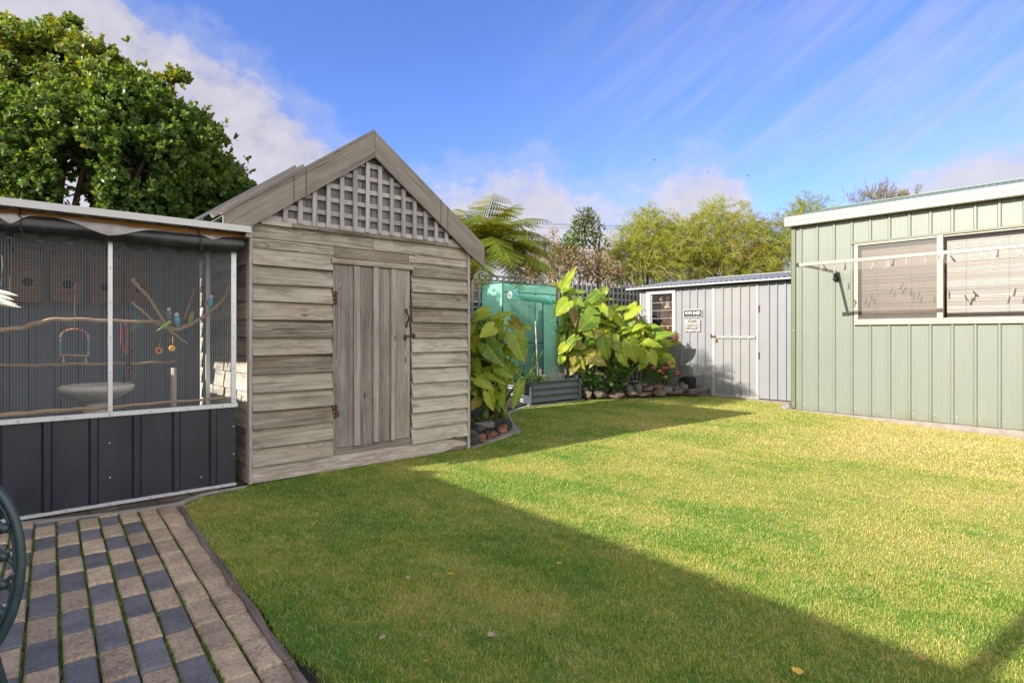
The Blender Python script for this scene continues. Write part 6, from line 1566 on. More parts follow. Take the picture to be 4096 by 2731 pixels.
cen=[PD(2300+x/3.92,1400+y/3.92,10.95) for x,y in ((1400,250),(1330,330),(1300,400),(1400,400),(1480,380),(1250,350),(1460,300),(1350,470),(1200,420))]
for k in range(3800):
    c=cen[r3.integers(9)]; p=np.array(c)+r3.normal(size=3)*np.array([.075,.075,.065]); pos.append(p); d.append((p-np.array(cen[3]))+r3.normal(size=3)*.08+np.array([0,0,.03]))
Vt,Fc,Tn=scatter(np.array(LEAF_V)*np.array([[1,.35,1]]),LEAF_F4,np.array(pos),frames(np.array(d),unit(len(pos))),r3.uniform(.025,.05,len(pos)),r3.random(len(pos))); np_mesh('foliage',Vt,Fc,M['herb'],fp,Tn)
for x,y,c in ((1235,295,'pink'),(1300,325,'peach'),(1345,322,'peach'),(1425,268,'pink'),(1505,210,'pink'),(1600,350,'pink'),(1590,375,'pink'),(1375,360,'pink'),(1470,190,'peach'),(1425,425,'peach'),(1615,365,'pink'),(1400,285,'pink'),(1525,265,'peach')):
    c0=PD(2300+x/3.92,1400+y/3.92,10.78); k=14; pp=np.array([c0]*k)+r3.normal(size=(k,3))*.012
    Vt,Fc,Tn=scatter(np.array(LEAF_V)*np.array([[1,1.9,1]]),LEAF_F4,pp,frames(unit(k)+np.array(-FW)[None]*.6,unit(k)),r3.uniform(.018,.028,k),r3.random(k)); np_mesh('flower',Vt,Fc,M['petal_pink' if c=='pink' else 'petal_peach'],fp,Tn)
# dark shaggy coir roll
c=PD(2300+1765/3.92,1400+515/3.92,11.45); t=thing('coir_roll',c-V(0,0,.12),'black shaggy coir roll lying by the shed wall behind the rocks','coir roll')
m=MB(); ax=V(-.35,-.94,0).normalized(); m.tube([c-ax*.20,c-ax*.18,c+ax*.18,c+ax*.20],[.08,.125,.12,.07],16); m.build('core',M['coir'],t,smooth=True)
k=5000; a_=rng.uniform(0,6.28,k); l_=rng.uniform(-.2,.2,k); up_=np.array([0,0,1.]); sd=np.cross(np.array(ax),up_); rad=np.cos(a_)[:,None]*sd+np.sin(a_)[:,None]*up_
pos=np.array(c)+l_[:,None]*np.array(ax)+rad*.115
Vt,Fc,Tn=scatter([(0,-.06,0),(0,.06,0),(1,0,0)],[(0,1,2)],pos,frames(rad+unit(k)*.9,unit(k)),rng.uniform(.015,.04,k),rng.random(k)); np_mesh('fibre',Vt,Fc,M['coir'],t,Tn)
# lantern and little bird house by the window
c=PD(2250+1283/3.92,1100+720/3.92,11.5); t=thing('lantern',c-V(0,0,.12),'black spiral wire lantern with a looped handle beside the louvre window','lantern')
m=MB(); pts=[]
for k in range(150):
    a=k*.30; z=-.11+.20*k/149; r_=.045+.035*math.sin(math.pi*k/149); pts.append(c+V(r_*math.cos(a),r_*math.sin(a),z))
m.tube(pts,.005,5); m.build('spiral_body',M['plastic'],t)
m=MB(); m.tube([c+RT*(.062*math.cos(q))+V(0,0,.075+.15*math.sin(q)) for q in np.linspace(0,math.pi,16)],.004,6); m.tube([c+V(.045*math.cos(q),.045*math.sin(q),.09) for q in np.linspace(0,6.283,15)],.006,6); m.build('handle',M['plastic'],t)
m=MB(); m.tube([c+V(0,0,-.12),V(c.x,c.y,.1)],.006,6); m.build('stake',M['plastic'],t)
c=PD(2250+1190/3.92,1100+640/3.92,11.55); t=thing('bird_house',c-V(0,0,.1),'small grey timber bird house with pitched roof beside the lantern','bird house')
m=MB(); m.bar(c+RT*-.075+V(0,0,-.035),c+RT*.006+V(0,0,.05),.14,.012,(0,0,1)); m.bar(c+RT*.075+V(0,0,-.035),c+RT*-.006+V(0,0,.05),.14,.012,(0,0,1)); m.build('roof',M['fence'],t)
m=MB(); m.bar(c+V(0,0,-.17),c+V(0,0,.0),.10,.10,(1,0,0)); m.build('box_body',M['fence'],t); m=MB(); m.tube([c+V(0,0,-.17),V(c.x,c.y,.05)],.018,6); m.build('post',M['fence'],t)
# ------------------------------------------------------------------ trees and shrubs
def trunk_mesh(paths,name,mat,parent):
    m=MB()
    for pts,r0,r1 in paths:
        C=curve(pts,16); n=len(C); m.tube(C,[r0+(r1-r0)*k/(n-1) for k in range(n)],7,cap=False)
    return m.build(name,mat,parent,smooth=True)
# big glossy-leaved tree over the aviary: leaves in rosettes on twig ends
blobs=[(60,300,230,7.2),(290,330,230,7.3),(200,200,120,7.4),(480,450,210,7.2),(640,520,190,7.3),(360,560,260,7.0),(120,560,280,6.9),(560,680,230,7.1),(790,620,160,7.5),(890,740,120,7.6),(740,740,190,7.5),(330,770,240,6.9),(90,790,240,6.8),(-180,420,300,7.3),(-200,750,300,7.0),(600,400,90,7.4),(690,330,45,7.4),(740,312,28,7.5),(640,345,60,7.4),(790,470,60,7.6),(235,120,60,7.5),(290,90,38,7.5),(40,95,40,7.5),(860,650,70,7.7),(960,770,70,7.8),(930,850,110,7.7),(660,850,200,7.4),(460,840,200,7.1),(760,420,45,7.5),(525,300,60,7.4),(410,230,60,7.4),(360,200,60,7.4),(470,240,35,7.4),(590,340,40,7.4),(770,395,35,7.5),(700,300,40,7.45)]
base=PD(180,1300,7.6); base.z=0
t=thing('garden_tree',base,'large dark green glossy-leaved tree rising behind the aviary','tree')
centres=[];rads=[]
for x,y,r,dp in blobs: centres.append(np.array(PD(x,y,dp))); rads.append(r/F*dp)
centres=np.array(centres); rads=np.array(rads)
ros=[]; outw=[]
for c,r in zip(centres,rads):
    n=int(30+2900*r*r) if r>.2 else int(16+1900*r*r)
    u=unit(n); rr=r*(rng.random(n)**.45)*np.where(rng.random(n)<.07,rng.uniform(1.05,1.32,n),rng.uniform(.82,1.05,n)); sq=np.array([1,1,.95]); p=c+u*rr[:,None]*sq
    keep=np.array([mnoise.noise(Vector(q)*2.1)>(-.10 if q[2]<2.9 else -.26) for q in p]); ros.append(p[keep]); outw.append(u[keep])
ros=np.concatenate(ros); outw=np.concatenate(outw); n=len(ros)
ax=outw*.8+unit(n)*.7+np.array([[0,0,.35]]); ax/=np.linalg.norm(ax,axis=1,keepdims=True)
parts=[]
for k in range(9):
    pr=unit(n); pr=pr-(pr*ax).sum(1,keepdims=True)*ax; pr/=np.linalg.norm(pr,axis=1,keepdims=True)
    tilt_=rng.uniform(.1,1.0,(n,1)); d=pr*tilt_+ax*(1.05-tilt_); off=ros-ax*rng.uniform(0,.07,(n,1))
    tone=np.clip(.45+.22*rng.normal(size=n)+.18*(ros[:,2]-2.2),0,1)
    parts.append(scatter(LEAF_V,LEAF_F4,off,frames(d,ax+unit(n)*.3),rng.uniform(.048,.080,n),tone))
Vt,Fc,Tn=join(parts); np_mesh('crown',Vt,Fc,M['treeleaf'],t,Tn)
fork=base+V(0,0,1.1); paths=[([base,base+V(.03,.02,.6),fork],.13,.10)]
for k,i in enumerate((0,1,3,4,5,6,7,8,9,10,12,13,26)):
    c=Vector(centres[i]); mid=fork.lerp(c,.5)+V(0,0,-.10+.1*math.sin(k*2)); paths.append(([fork,mid,c,c+(c-mid)*.25],.055,.010))
trunk_mesh(paths,'trunk',M['bark'],t)
m=MB()
for k in range(700):
    i=rng.integers(len(ros)); p=Vector(ros[i]); c=Vector(centres[np.argmin(((centres-ros[i])**2).sum(1))]); q=c.lerp(p,.25); m.tube([q,q.lerp(p,.5)+V(*rng.normal(size=3)*.03),p],[.008,.005,.003],4,cap=False)
m.build('twig_mass',M['bark'],t)['kind']='stuff'
# tree fern behind the wooden shed
def frond(base,az,el,L,droop,seed,parent,mat='fern'):
    r=np.random.default_rng(seed); n=34; pts=[]; p=Vector(base); e=el; az0=az
    for k in range(n+1):
        pts.append(p.copy()); e=el-droop*(k/n)**1.25; a=az0+.10*math.sin(k*.12+seed); p=p+V(math.cos(a)*math.cos(e),math.sin(a)*math.cos(e),math.sin(e))*(L/n)
    pos=[];d=[];s=[];up=[]
    for k in range(3,n):
        u=k/n; T=(pts[min(k+1,n)]-pts[k-1]).normalized(); side=T.cross(UP)
        if side.length<.05: side=V(1,0,0)
        side.normalize(); nrm=side.cross(T)
        for sgn in (-1,1):
            pl=L*.24*(math.sin(math.pi*min(1,(u*.93+.04)))**.65)*(1 if u<.75 else 1-(u-.75)*1.6)
            dd=(side*sgn*1.0+T*.42-UP*.28*(1+.6*r.random())).normalized()
            for rep in range(1): pos.append(pts[k]); d.append(dd+Vector(r.normal(size=3)*.06)); s.append(pl); up.append(nrm)
    # pinna template: spine with paired pinnules
    tv=[];tf=[]
    K=9
    for i in range(K):
        x0=.06+i/K*.92; w_=.13*(1-(i/K)**1.6)+.02
        for sg in (-1,1):
            b=len(tv); tv+= [(x0-.02,0,0),(x0+.055,0,0),(x0+.085,sg*w_,-.02)]; tf.append((b,b+1,b+2) if sg>0 else (b+1,b,b+2))
    b=len(tv); tv+=[(0,-.008,0),(0,.008,0),(1,0,-.01)]; tf.append((b,b+1,b+2))
    n_=len(pos); Vt,Fc,Tn=scatter(tv,tf,np.array(pos),frames(np.array(d),np.array(up)),np.array(s),np.clip(r.normal(.5,.2,n_),0,1))
    o=np_mesh('frond',Vt,Fc,M[mat],parent,Tn)
    m=MB(); m.tube(pts[::2],[.010*(1-k/len(pts[::2])*.8) for k in range(len(pts[::2]))],5); m.build('frond_stalk',M['petiole'],o)
cf=PD(1915,1035,8.1); bf=PD(1828,1338,8.1); bf.z=0
t=thing('tree_fern',bf,'tree fern with arching golden-green fronds behind the wooden shed','tree fern')
m=MB(); m.tube(curve([bf,V(bf.x,bf.y,1.1),V(bf.x,bf.y,1.75).lerp(cf,.35),cf-V(0,0,.03)],10),[.12]*5+[.10]*5+[.08]*3,12); m.build('trunk',M['coir'],t,smooth=True)
random.seed(21)
azs=[(100*k*2.39996)%6.283 for k in range(30)]
for k in range(44):
    az=k*2.39996; el=R(78-48*(k/44)-random.uniform(0,10)); frond(cf,az,el,1.32*random.uniform(.8,1.12),R(80+50*(k/44)),k,t)
for (azd,el,L,dr,k) in ((-20,35,1.5,70,61),(-75,12,1.45,65,62),(-55,28,1.35,80,63),(-110,20,1.35,75,64),(5,28,1.45,75,65),(130,62,1.5,70,66),(165,58,1.45,75,67)): frond(cf,R(azd),R(el),L,R(dr),k,t)
# feathery shrubs beyond the fence
def needle_shrub(name,blobs,base,label,group,mat,seed,n_br,needle=.075,nw=.055,bl=.42,per=30,drp=.9,cat='shrub',rust=None,trunkr=.06,upb=.25):
    t=thing(name,base,label,cat,group); r=np.random.default_rng(seed); cs=np.array([PD(x,y,d) for x,y,_,d in blobs]); rs=np.array([q/F*d for _,_,q,d in blobs]); w_=rs**2/np.sum(rs**2)
    pos=[];dr=[];sz=[]; bt=[]; isr=[]
    for b in range(n_br):
        i=r.choice(len(cs),p=w_); u=r.normal(size=3); u/=np.linalg.norm(u); p=cs[i]+u*rs[i]*r.random()**.4; d=u*.8+r.normal(size=3)*.5+np.array([0,0,upb]); d/=np.linalg.norm(d); l=bl*r.uniform(.5,1.2); P=[]
        ru = rust and r.random()<rust
        for k in range(per):
            s=k/per; q=p+d*l*s+np.array([0,0,-drp*.5*l*s*s]); P.append(q)
            a=r.normal(size=3); pos.append(q); dr.append(d*.55+a*.42+np.array([0,0,-.25*drp])); sz.append(needle*r.uniform(.6,1.25)); isr.append(ru)
        bt.append([Vector(P[0]),Vector(P[per//2]),Vector(P[-1])])
    pos=np.array(pos);dr=np.array(dr);n=len(pos); isr=np.array(isr,bool)
    tv=[(0,-nw*.4,0),(0,nw*.4,0),(.55,nw*.5,-.04),(.55,-nw*.5,-.04),(1,0,-.14)]; tf=[(0,1,2),(0,2,3),(3,2,4)]
    Vt,Fc,Tn=scatter(tv,tf,pos,frames(dr,r.normal(size=(n,3))),np.array(sz),np.clip(r.normal(.5,.22,n),0,1))
    o=np_mesh('crown',Vt,Fc,[M[mat],M['wattle_rust']],t,Tn,mi=np.repeat(isr.astype(int),3))
    base=Vector(base); top=base.lerp(Vector(cs.mean(0)),.55); paths=[([base,base.lerp(top,.5)+V(.05,.03,0),top],trunkr,trunkr*.7)]
    for c in cs: paths.append(([top,top.lerp(Vector(c),.55)+V(0,0,.05),Vector(c)],trunkr*.5,.012))
    tk=trunk_mesh(paths,'trunk',M['bark'],t)
    m=MB()
    for q in bt[::3]: m.tube(q,.006,4,cap=False)
    m.build('twig_mass',M['twig'],tk)['kind']='stuff'
    return t
GW='feathery shrubs beyond the fence'
def gb_(x,d): p=PD(x,1338,d); return V(p.x,p.y,0)
needle_shrub('wattle_shrub',[(2560,1000,110,15),(2520,1060,90,14.6),(2600,930,75,15),(2640,1050,95,14.6),(2590,870,35,15.1),(2480,1080,50,14.6),(2690,980,70,15.2)],gb_(2590,15),'feathery yellow-green shrub above the fence, between the dried hedge and the shed roof',GW,'wattle',31,1150,.13,.058,.55,28)
needle_shrub('wattle_shrub',[(2850,960,120,15.6),(2760,1000,100,15.4),(2950,980,110,15.6),(2870,870,60,15.8),(2980,880,45,15.8),(2800,1060,90,15.2),(2900,1080,90,15.2),(2720,930,50,15.6)],gb_(2860,15.6),'broad feathery shrub with rusty patches above the grey shed roof',GW,'wattle',32,1600,.13,.058,.55,28,rust=.05)
needle_shrub('wattle_shrub',[(3090,960,85,15.9),(3130,1030,80,15.6),(3040,1060,75,15.4),(3150,920,50,16),(3000,1090,60,15.2)],gb_(3110,15.9),'feathery shrub with forked dark trunk beside the green shed corner',GW,'wattle',33,850,.13,.058,.55,28,rust=.06,trunkr=.09)
needle_shrub('wattle_shrub',[(3215,830,38,16.5),(3290,830,30,16.5),(3240,870,50,16.5),(3180,860,30,16.5)],gb_(3230,16.5),'sparse feathery treetop showing over the low end of the green shed roof',GW,'wattle',34,210,.12,.06,.4,24,upb=.6)
needle_shrub('grevillea_shrub',[(3510,790,40,17),(3540,810,36,17),(3470,820,30,17),(3400,825,26,17),(3560,830,30,17)],gb_(3500,17),'upright russet-tipped shrub over the middle of the green shed roof',GW,'grev',35,130,.09,.09,.45,26,drp=.05,upb=1.3)
needle_shrub('grevillea_shrub',[(3622,795,16,17),(3600,800,14,17),(3670,770,9,17)],gb_(3630,17),'few small leafy tips showing above the green shed ridge',GW,'grev',36,30,.10,.14,.25,18,drp=.05,upb=1.3)
# dried clipped hedge and shrubs behind the fence
def leaf_shrub(name,blobs,base,label,group,mats,seed,dens,ls,lw=1.,twig=120,cat='shrub',trunkr=.04,rosette=0,upb=.2,stems=None,droop=0.):
    t=thing(name,base,label,cat,group); r=np.random.default_rng(seed); cs=np.array([PD(x,y,d) for x,y,_,d in blobs]); rs=np.array([q/F*d for _,_,q,d in blobs]); pp=[];uu=[]
    for c,q in zip(cs,rs):
        n=int(dens*q*q)+8; u=r.normal(size=(n,3)); u/=np.linalg.norm(u,axis=1,keepdims=True); pp.append(c+u*(q*r.random(n)**.4)[:,None]); uu.append(u)
    pp=np.concatenate(pp);uu=np.concatenate(uu)
    if rosette:
        pp=np.repeat(pp,rosette,0);uu=np.repeat(uu,rosette,0)
    n=len(pp); d=uu*.7+r.normal(size=(n,3))*.7+np.array([[0,0,upb-droop]]); tv=np.array(LEAF_V)*np.array([[1,lw,1]])
    Vt,Fc,Tn=scatter(tv,LEAF_F4,pp,frames(d,r.normal(size=(n,3))*.5+np.array([[0,0,1.]])),ls*r.uniform(.6,1.25,n),np.clip(r.normal(.5,.22,n),0,1))
    mi=np.repeat((r.random(n)<.30).astype(int) if len(mats)>1 else np.zeros(n,int),len(LEAF_F4)); np_mesh('crown',Vt,Fc,[M[k] for k in mats],t,Tn,mi=mi)
    base=Vector(base); paths=[]
    if stems:
        for (x0,y0,x1,y1,dd) in stems: a=PD(x0,y0,dd);b=PD(x1,y1,dd); paths.append(([V(a.x,a.y,0),a,a.lerp(b,.6)+V(.02,0,.02),b],trunkr,.008))
    else:
        top=base.lerp(Vector(cs.mean(0)),.6); paths=[([base,base.lerp(top,.5),top],trunkr,trunkr*.6)]
        for c in cs: paths.append(([top,top.lerp(Vector(c),.5),Vector(c)],trunkr*.4,.008))
    tk=trunk_mesh(paths,'trunk',M['bark'],t); m=MB()
    for k in range(twig):
        i=r.integers(len(pp)); p=Vector(pp[i]); c=Vector(cs[np.argmin(((cs-pp[i])**2).sum(1))]); q=c.lerp(p,.3); e=p+(p-c)*.25+V(*r.normal(size=3)*.05); m.tube([q,q.lerp(e,.5)+V(*r.normal(size=3)*.04),e],[.009,.006,.003],4,cap=False)
    if twig: m.build('twig_mass',M['twig'],tk)['kind']='stuff'
    return t
leaf_shrub('dried_hedge',[(2200,1080,75,13),(2280,1070,80,13),(2360,1080,75,13),(2430,1090,60,13),(2130,1090,70,13.2),(2320,1040,60,13.2),(2400,1045,50,13.2),(2250,1030,55,13.2),(2480,1095,45,13.2)],gb_(2310,13.2),'clipped hedge dried brown on its near face, behind the lattice fence',None,('hedge','hedgegreen'),41,2300,.075,.7,800,'hedge')
leaf_shrub('thin_shrub',[(2060,1000,60,13.6),(2100,950,45,13.6),(2150,1010,55,13.6),(2180,960,30,13.6),(2040,1050,60,13.4)],gb_(2100,13.6),'thin pinkish-brown twiggy shrub against the cloud, beside the tree fern',None,('hedge',),42,420,.075,.5,330,'shrub',upb=.5)
leaf_shrub('thin_shrub',[(2215,935,22,13.4),(2225,975,28,13.4),(2210,1010,35,13.4),(2240,1020,40,13.4)],gb_(2220,13.4),'slender brown shoot rising from the hedge next to the small tree',None,('hedge',),43,900,.06,.5,120,'shrub',upb=.9)
leaf_shrub('small_tree',[(2335,880,42,13.8),(2360,900,45,13.8),(2310,900,38,13.8),(2345,935,48,13.8),(2390,920,30,13.8),(2300,930,32,13.8),(2400,955,22,13.8),(2420,990,18,13.8),(2320,965,30,13.8),(2385,1000,16,13.8),(2350,860,25,13.8)],gb_(2350,13.8),'small tree with long drooping olive leaves and bare lower stems beyond the fence',None,('olive',),44,1500,.13,.55,60,'tree',trunkr=.03,stems=[(2395,1040,2400,900,13.8),(2390,1060,2330,900,13.8),(2395,1050,2300,960,13.8),(2400,1060,2425,950,13.8),(2385,1050,2360,880,13.8)],droop=.25)
leaf_shrub('bright_shrub',[(2280,960,32,13.5),(2265,985,34,13.5),(2300,990,30,13.5),(2285,1015,38,13.5),(2250,1010,25,13.5)],gb_(2280,13.5),'fresh bright green bush growing out of the dried hedge',None,('brightgreen',),45,3600,.075,1.0,60,'shrub')
# ------------------------------------------------------------------ power lines, birds
def cable(pts,r,label): m=MB(); m.tube(curve(pts,10),r,5); tag(m.build('power_line',M['dullwire'],None),label,'cable','power lines beyond the garden')
for i,(ya,yb_,lb) in enumerate(((893,905,'topmost thin power line crossing the sky behind the small tree'),(897,909,'thin power line just under the topmost one'),(908,917,'third thin power line, lowest of the upper three'),(970,985,'lower power line seen through the tops of the hedge shrubs'),(976,990,'lowest power line close above the hedge'))):
    cable([PD(1700,ya-22,30),PD(2150,ya,30),PD(2550,yb_,30),PD(3300,yb_+20,30)],.008,lb)
for i,(x,y,s,lb) in enumerate(((2618,640,.26,'bird gliding highest in the clear sky'),(2832,689,.20,'small bird in flight, middle one of the three'),(2992,704,.24,'small bird in flight nearest the green shed'))):
    c=PD(x,y,60); t=thing('flying_bird',c,lb,'bird','birds in the sky'); m=MB(); d=RT*.9+UP*(.3 if i==0 else .05)
    m.tube([c-d*s*.4,c-d*s*.1,c+d*s*.2,c+d*s*.4],[.01,.06*s*2.4,.05*s*2.4,.01],7); m.build('body',M['cord'],t,smooth=True)
    for sg in (-1,1):
        w_=UP*(.55 if sg>0 or i else -.5)+FW*.5*sg+RT*(.25*sg if i else .1); m=MB(); m.grid([[c+d*s*.15+w_*s*u*1.0+UP*(.0),c-d*s*.12+w_*s*u*.9] for u in (0,.35,.7,1.)]); m.build('wing',M['cord'],t)
# ------------------------------------------------------------------ cast metal chair at the left edge
cc=PD(-160,2292,1.42); t=thing('garden_chair',(cc.x,cc.y,0),'dark green cast metal chair, rounded lattice back at the picture edge by the pavers','chair')
ax_=(RT*.92+FW*.18).normalized(); rx=(62+160)/F*1.42*.96; rz_=.230; nb_=ax_.cross(UP)
def cp(a,k=1.): return cc+ax_*(rx*k*math.cos(a))+UP*(rz_*k*math.sin(a))+nb_*(-.02*math.sin(a))
m=MB(); m.tube([cp(a) for a in np.linspace(0,2*math.pi,64)],.0105,10,cap=False); rim=m.build('back_rim',M['chair'],t,smooth=True)
m=MB(); m.tube([cp(a,.90) for a in np.linspace(0,2*math.pi,48)],.0045,6,cap=False)
def inside_oval(u,v): return (u/rx)**2+(v/rz_)**2
for s in (1,-1):
    k=-6
    while k<=6:
        seg=[]
        for q in np.linspace(-1.4,1.4,90):
            u=k*.062+q*.27; v=s*q*.30
            if inside_oval(u,v)<.86: seg.append(cc+ax_*u+UP*v+nb_*(.004*s))
        if len(seg)>3: m.tube(seg,.0052,6)
        k+=1
for i in range(-4,5):
    for j in range(-5,6):
        u=i*.062*1.0+(.031 if j%2 else 0); v=j*.0345
        if inside_oval(u,v)<.8:
            c=cc+ax_*u+UP*v; 
            if (i+j)%2==0: m.ball(c,.013,8,6,sc=(1,1,1.))
m.build('back_lattice',M['chair'],t,smooth=True)
bk=-nb_ if nb_.dot(RT)>0 else nb_
seat_c=V(cc.x,cc.y,.42)-ax_*.30-nb_*.16
m=MB(); m.lathe([(.0,.0),(.19,.0),(.21,.006),(.215,.016),(.205,.024),(.0,.018)],seat_c-V(0,0,.01),28); m.build('seat',M['chair'],t,smooth=True)
for (a,b) in ((-.16,-.14),(.16,-.14),(-.14,.16),(.14,.16)):
    p=seat_c+ax_*a+nb_*b; m=MB(); q=p+(ax_*a+nb_*b)*.35; m.tube(curve([p,p.lerp(q,.4)+V(0,0,-.2),V(q.x,q.y,.004)],8),.012,8); m.build('leg',M['chair'],t,smooth=True)
m=MB(); m.tube([cc-UP*rz_,seat_c+nb_*.1+ax_*.12],.012,8); m.tube([cp(R(215)),seat_c+nb_*.12-ax_*.15],.011,8); m.build('back_support',M['chair'],t)
# ------------------------------------------------------------------ the house beside the camera: its eave throws the long shadow over the paving and lawn
LD=V(.889,-.096,-.448).normalized()
def eave_for(p,z): s=z/-LD.z; return V(p.x-LD.x*s,p.y-LD.y*s,z)
ZE=2.45
e1=eave_for(PZ(1606,1858),ZE); e0=eave_for(PZ(3900,2690),ZE); dirn=(e0-e1).normalized(); e0=e0+dirn*3.0; e1=e1+(-dirn)*0.35
side=V(dirn.y,-dirn.x,0); side=side if side.x<0 else -side
hs=thing('house',(e0.lerp(e1,.5)+side*2.5)*1.0-V(0,0,ZE),'rendered single-storey house with tiled roof beside the paved patio','house')
def wbx(mb,o0,o1,l0,l1,z0,z1):
    P=[]
    L=(e1-e0).length
    for n in range(8):
        s=(l1 if n&1 else l0); o=(o1 if n&2 else o0); z=(z1 if n&4 else z0); p=e0+(-dirn)*s+side*o; P.append(V(p.x,p.y,z))
    mb.hexa(P,0)
L=(e1-e0).length
m=MB(); wbx(m,.5,5.5,.2,L-.2,-.1,ZE-.10); m.build('wall',M['housewall'],hs)
m=MB(); p=lambda s,o,z:(lambda q:V(q.x,q.y,z))(e0+(-dirn)*s+side*o)
m.hexa([p(0,0,ZE-.015),p(L,0,ZE-.015),p(0,3,ZE+1.0),p(L,3,ZE+1.0),p(0,0,ZE),p(L,0,ZE),p(0,3,ZE+1.05),p(L,3,ZE+1.05)],0); m.hexa([p(0,6,ZE-.015),p(L,6,ZE-.015),p(0,3,ZE+1.0),p(L,3,ZE+1.0),p(0,6,ZE),p(L,6,ZE),p(0,3,ZE+1.055),p(L,3,ZE+1.055)],0); m.build('roof',M['houseroof'],hs)
m=MB(); wbx(m,0.0,.10,0,L,ZE-.11,ZE-.016); m.build('gutter',M['cream'],hs)
m=MB(); wbx(m,.49,.499,2.6,4.2,.9,2.0); w_=m.build('window',M['glass'],hs); m=MB(); wbx(m,.47,.52,2.5,2.6,.85,2.05); wbx(m,.47,.52,4.2,4.3,.85,2.05); wbx(m,.47,.52,2.6,4.2,.85,.9); wbx(m,.47,.52,2.6,4.2,2.0,2.05); m.build('window_frame',M['whiteframe'],w_)
# flue on the roof whose shadow crosses the near corner of the lawn
zf=ZE+.55; q=eave_for(PZ(3905,2686),ZE); 
m=MB(); q0=q+side*.04; 
fl_top=eave_for(PZ(4300,2400),ZE)
s_=0
b=V(q0.x,q0.y,ZE-.02); m.tube([b,b+V(0,0,1.3)],.045,12); m.tube([b+V(0,0,1.3),b+V(0,0,1.38)],[.08,.05],12); m.build('flue',M['alu'],hs,smooth=True)
# ------------------------------------------------------------------ light, sky, camera
elev=math.asin(-LD.z)
sun=bpy.data.lights.new('sun','SUN'); sun.energy=SUN_E; sun.angle=R(.5); sun.color=(1.0,.93,.82)
so=bpy.data.objects.new('sun',sun); COL.objects.link(so); so.rotation_euler=LD.to_track_quat('-Z','Y').to_euler(); so.location=(-10,2,8)
w=bpy.data.worlds.new('World'); SC.world=w; w.use_nodes=True; nt=w.node_tree; nt.nodes.clear()
class WT(NT):
    def __init__(s,t): s.t=t
T=WT(nt)
sky=T.n('ShaderNodeTexSky',sky_type='NISHITA'); sky.sun_disc=False; sky.sun_elevation=elev
to=-LD; sky.sun_rotation=math.atan2(to.x,to.y); sky.altitude=30; sky.air_density=1.0; sky.dust_density=.3; sky.ozone_density=2.2
d=T.n('ShaderNodeTexCoord').outputs['Generated']
sp=T.n('ShaderNodeSeparateXYZ',{'Vector':d})
dotf=lambda v:T.n('ShaderNodeVectorMath',{0:d,1:v},operation='DOT_PRODUCT').outputs['Value']
az=T.math('ARCTAN2',dotf(RT),dotf(FW)); el=T.math('ARCSINE',sp.outputs[2])     # bearing from the yard's view axis, height
azd=T.math('MULTIPLY',az,57.2958); eld=T.math('MULTIPLY',el,57.2958)
cv=T.n('ShaderNodeCombineXYZ',{'X':azd,'Y':eld,'Z':0.})
# cumulus: cloud top height as a function of bearing
fc=T.n('ShaderNodeFloatCurve',{'Value':T.math('MULTIPLY_ADD',azd,1/360.,.5)})
cu=fc.mapping.curves[0]
pts=[(-180,58),(-100,56),(-62,38),(-45,33),(-36,30),(-30,26.5),(-25,25),(-21,22.5),(-17,19.5),(-14,17),(-11,15.5),(-8,16),(-4,17.5),(0,18),(3,18),(7,15.8),(12,15.2),(15,16.8),(18,18),(21,17),(26,11),(30,12),(33,14.3),(37,16.3),(42,17.3),(60,20),(110,52),(180,58)]  # tall tops at the far bearings: unseen cloud added behind the viewer for fill
while len(cu.points)<len(pts): cu.points.new(.5,.5)
for p_,(a,e) in zip(cu.points,pts): p_.location=(a/180.*.5+.5,e/60.)
fc.mapping.update()
topd=T.math('MULTIPLY',fc.outputs[0],60.)
n1=T.noise(T.map(cv.outputs[0],(.11,.16,1)),1,6,.58); n2=T.noise(T.map(cv.outputs[0],(.45,.6,1),(3,7,0)),1,5,.6)
edge_=T.math('ADD',T.math('SUBTRACT',topd,eld),T.math('ADD',T.math('MULTIPLY',T.math('SUBTRACT',n1,.5),9.),T.math('MULTIPLY',T.math('SUBTRACT',n2,.5),4.)))
soft=T.ramp(T.math('MULTIPLY_ADD',edge_,1/6.,.16),[(.0,0.),(.45,.28),(.75,.86),(1.,1.)],'EASE')
thin=T.ramp(T.math('ADD',T.math('MULTIPLY',n1,.6),T.math('MULTIPLY',n2,.4)),[(.28,.72),(.46,1.)])
cum=T.math('MULTIPLY',soft,thin)
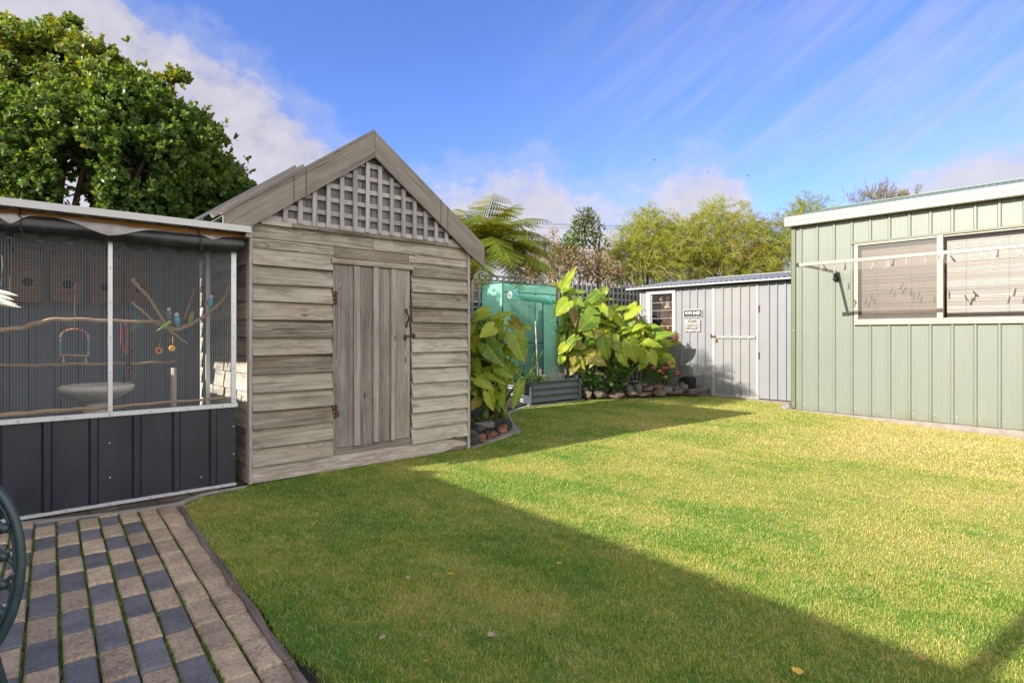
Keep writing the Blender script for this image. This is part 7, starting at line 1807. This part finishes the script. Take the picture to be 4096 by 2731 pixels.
# cirrus streaks fanning up to the right
cvr=T.map(cv.outputs[0],(1,1,1),(0,0,0),(0,0,R(-33)))
st_=T.noise(T.map(cvr,(.035,.42,1)),1,5,.62,.3); st2=T.noise(T.map(cvr,(.05,.65,1),(5,2,0)),1,3,.45); big=T.noise(T.map(cv.outputs[0],(.05,.07,1),(2,1,0)),1,2,.5)
mk=T.math('MULTIPLY',T.ramp(T.math('MULTIPLY_ADD',azd,1/60.,.35),[(.28,0.),(.66,.55),(.97,.66)],'EASE'),T.ramp(T.math('MULTIPLY',eld,1/40.),[(.18,0.),(.40,1.),(.9,.55)],'EASE'))
ci=T.math('MULTIPLY',T.math('MULTIPLY',T.ramp(T.math('ADD',T.math('MULTIPLY',st_,.6),T.math('ADD',T.math('MULTIPLY',st2,.35),T.math('MULTIPLY',big,.05))),[(.35,0.),(.72,1.)],'EASE'),mk),.8)
cl_=T.math('MAXIMUM',cum,ci)
shade=T.ramp(T.math('ADD',T.math('MULTIPLY',n2,.5),T.math('MULTIPLY',n1,.5)),[(.35,CLOUD_LO),(.65,CLOUD_HI)])
skyc=T.mix(1.,sky.outputs[0],SKY_TINT,'MULTIPLY')
fill_side=T.ramp(T.math('MULTIPLY',T.math('ABSOLUTE',azd),1/180.),[(.30,0.),(.52,1.)],'EASE')     # unseen clouds beside and behind the viewer, added bright as neutral fill light
low=T.ramp(T.math('MULTIPLY',eld,1/30.),[(.25,1.),(.55,0.)])
shade=T.mix(T.math('MULTIPLY',low,.7),shade,(1.95,1.90,2.0,1))
shade=T.mix(fill_side,shade,CLOUD_FILL)
shade=T.mix(T.math('SUBTRACT',ci,T.math('MULTIPLY',cum,.8),clamp=True),shade,(1.75,1.72,1.85,1))
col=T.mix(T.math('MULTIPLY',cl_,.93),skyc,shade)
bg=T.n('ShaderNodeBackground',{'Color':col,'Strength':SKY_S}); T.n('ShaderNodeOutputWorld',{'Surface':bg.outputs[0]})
cam=bpy.data.cameras.new('camera'); cam.sensor_width=36; cam.lens=36*F/4096; cam.shift_y=-(1365.5-CY)/4096; cam.clip_end=2000; cam.clip_start=.05
co=bpy.data.objects.new('camera',cam); COL.objects.link(co); co.location=CAM; co.rotation_euler=(R(90),0,math.atan2(FW.y,FW.x)-R(90)); SC.camera=co
SC.view_settings.view_transform='Standard'; SC.view_settings.look='None'; SC.view_settings.exposure=EXPO; SC.view_settings.gamma=1
SC.cycles.max_bounces=8; SC.cycles.transparent_max_bounces=16; SC.cycles.diffuse_bounces=4; SC.cycles.use_denoising=True; SC.cycles.sample_clamp_indirect=6
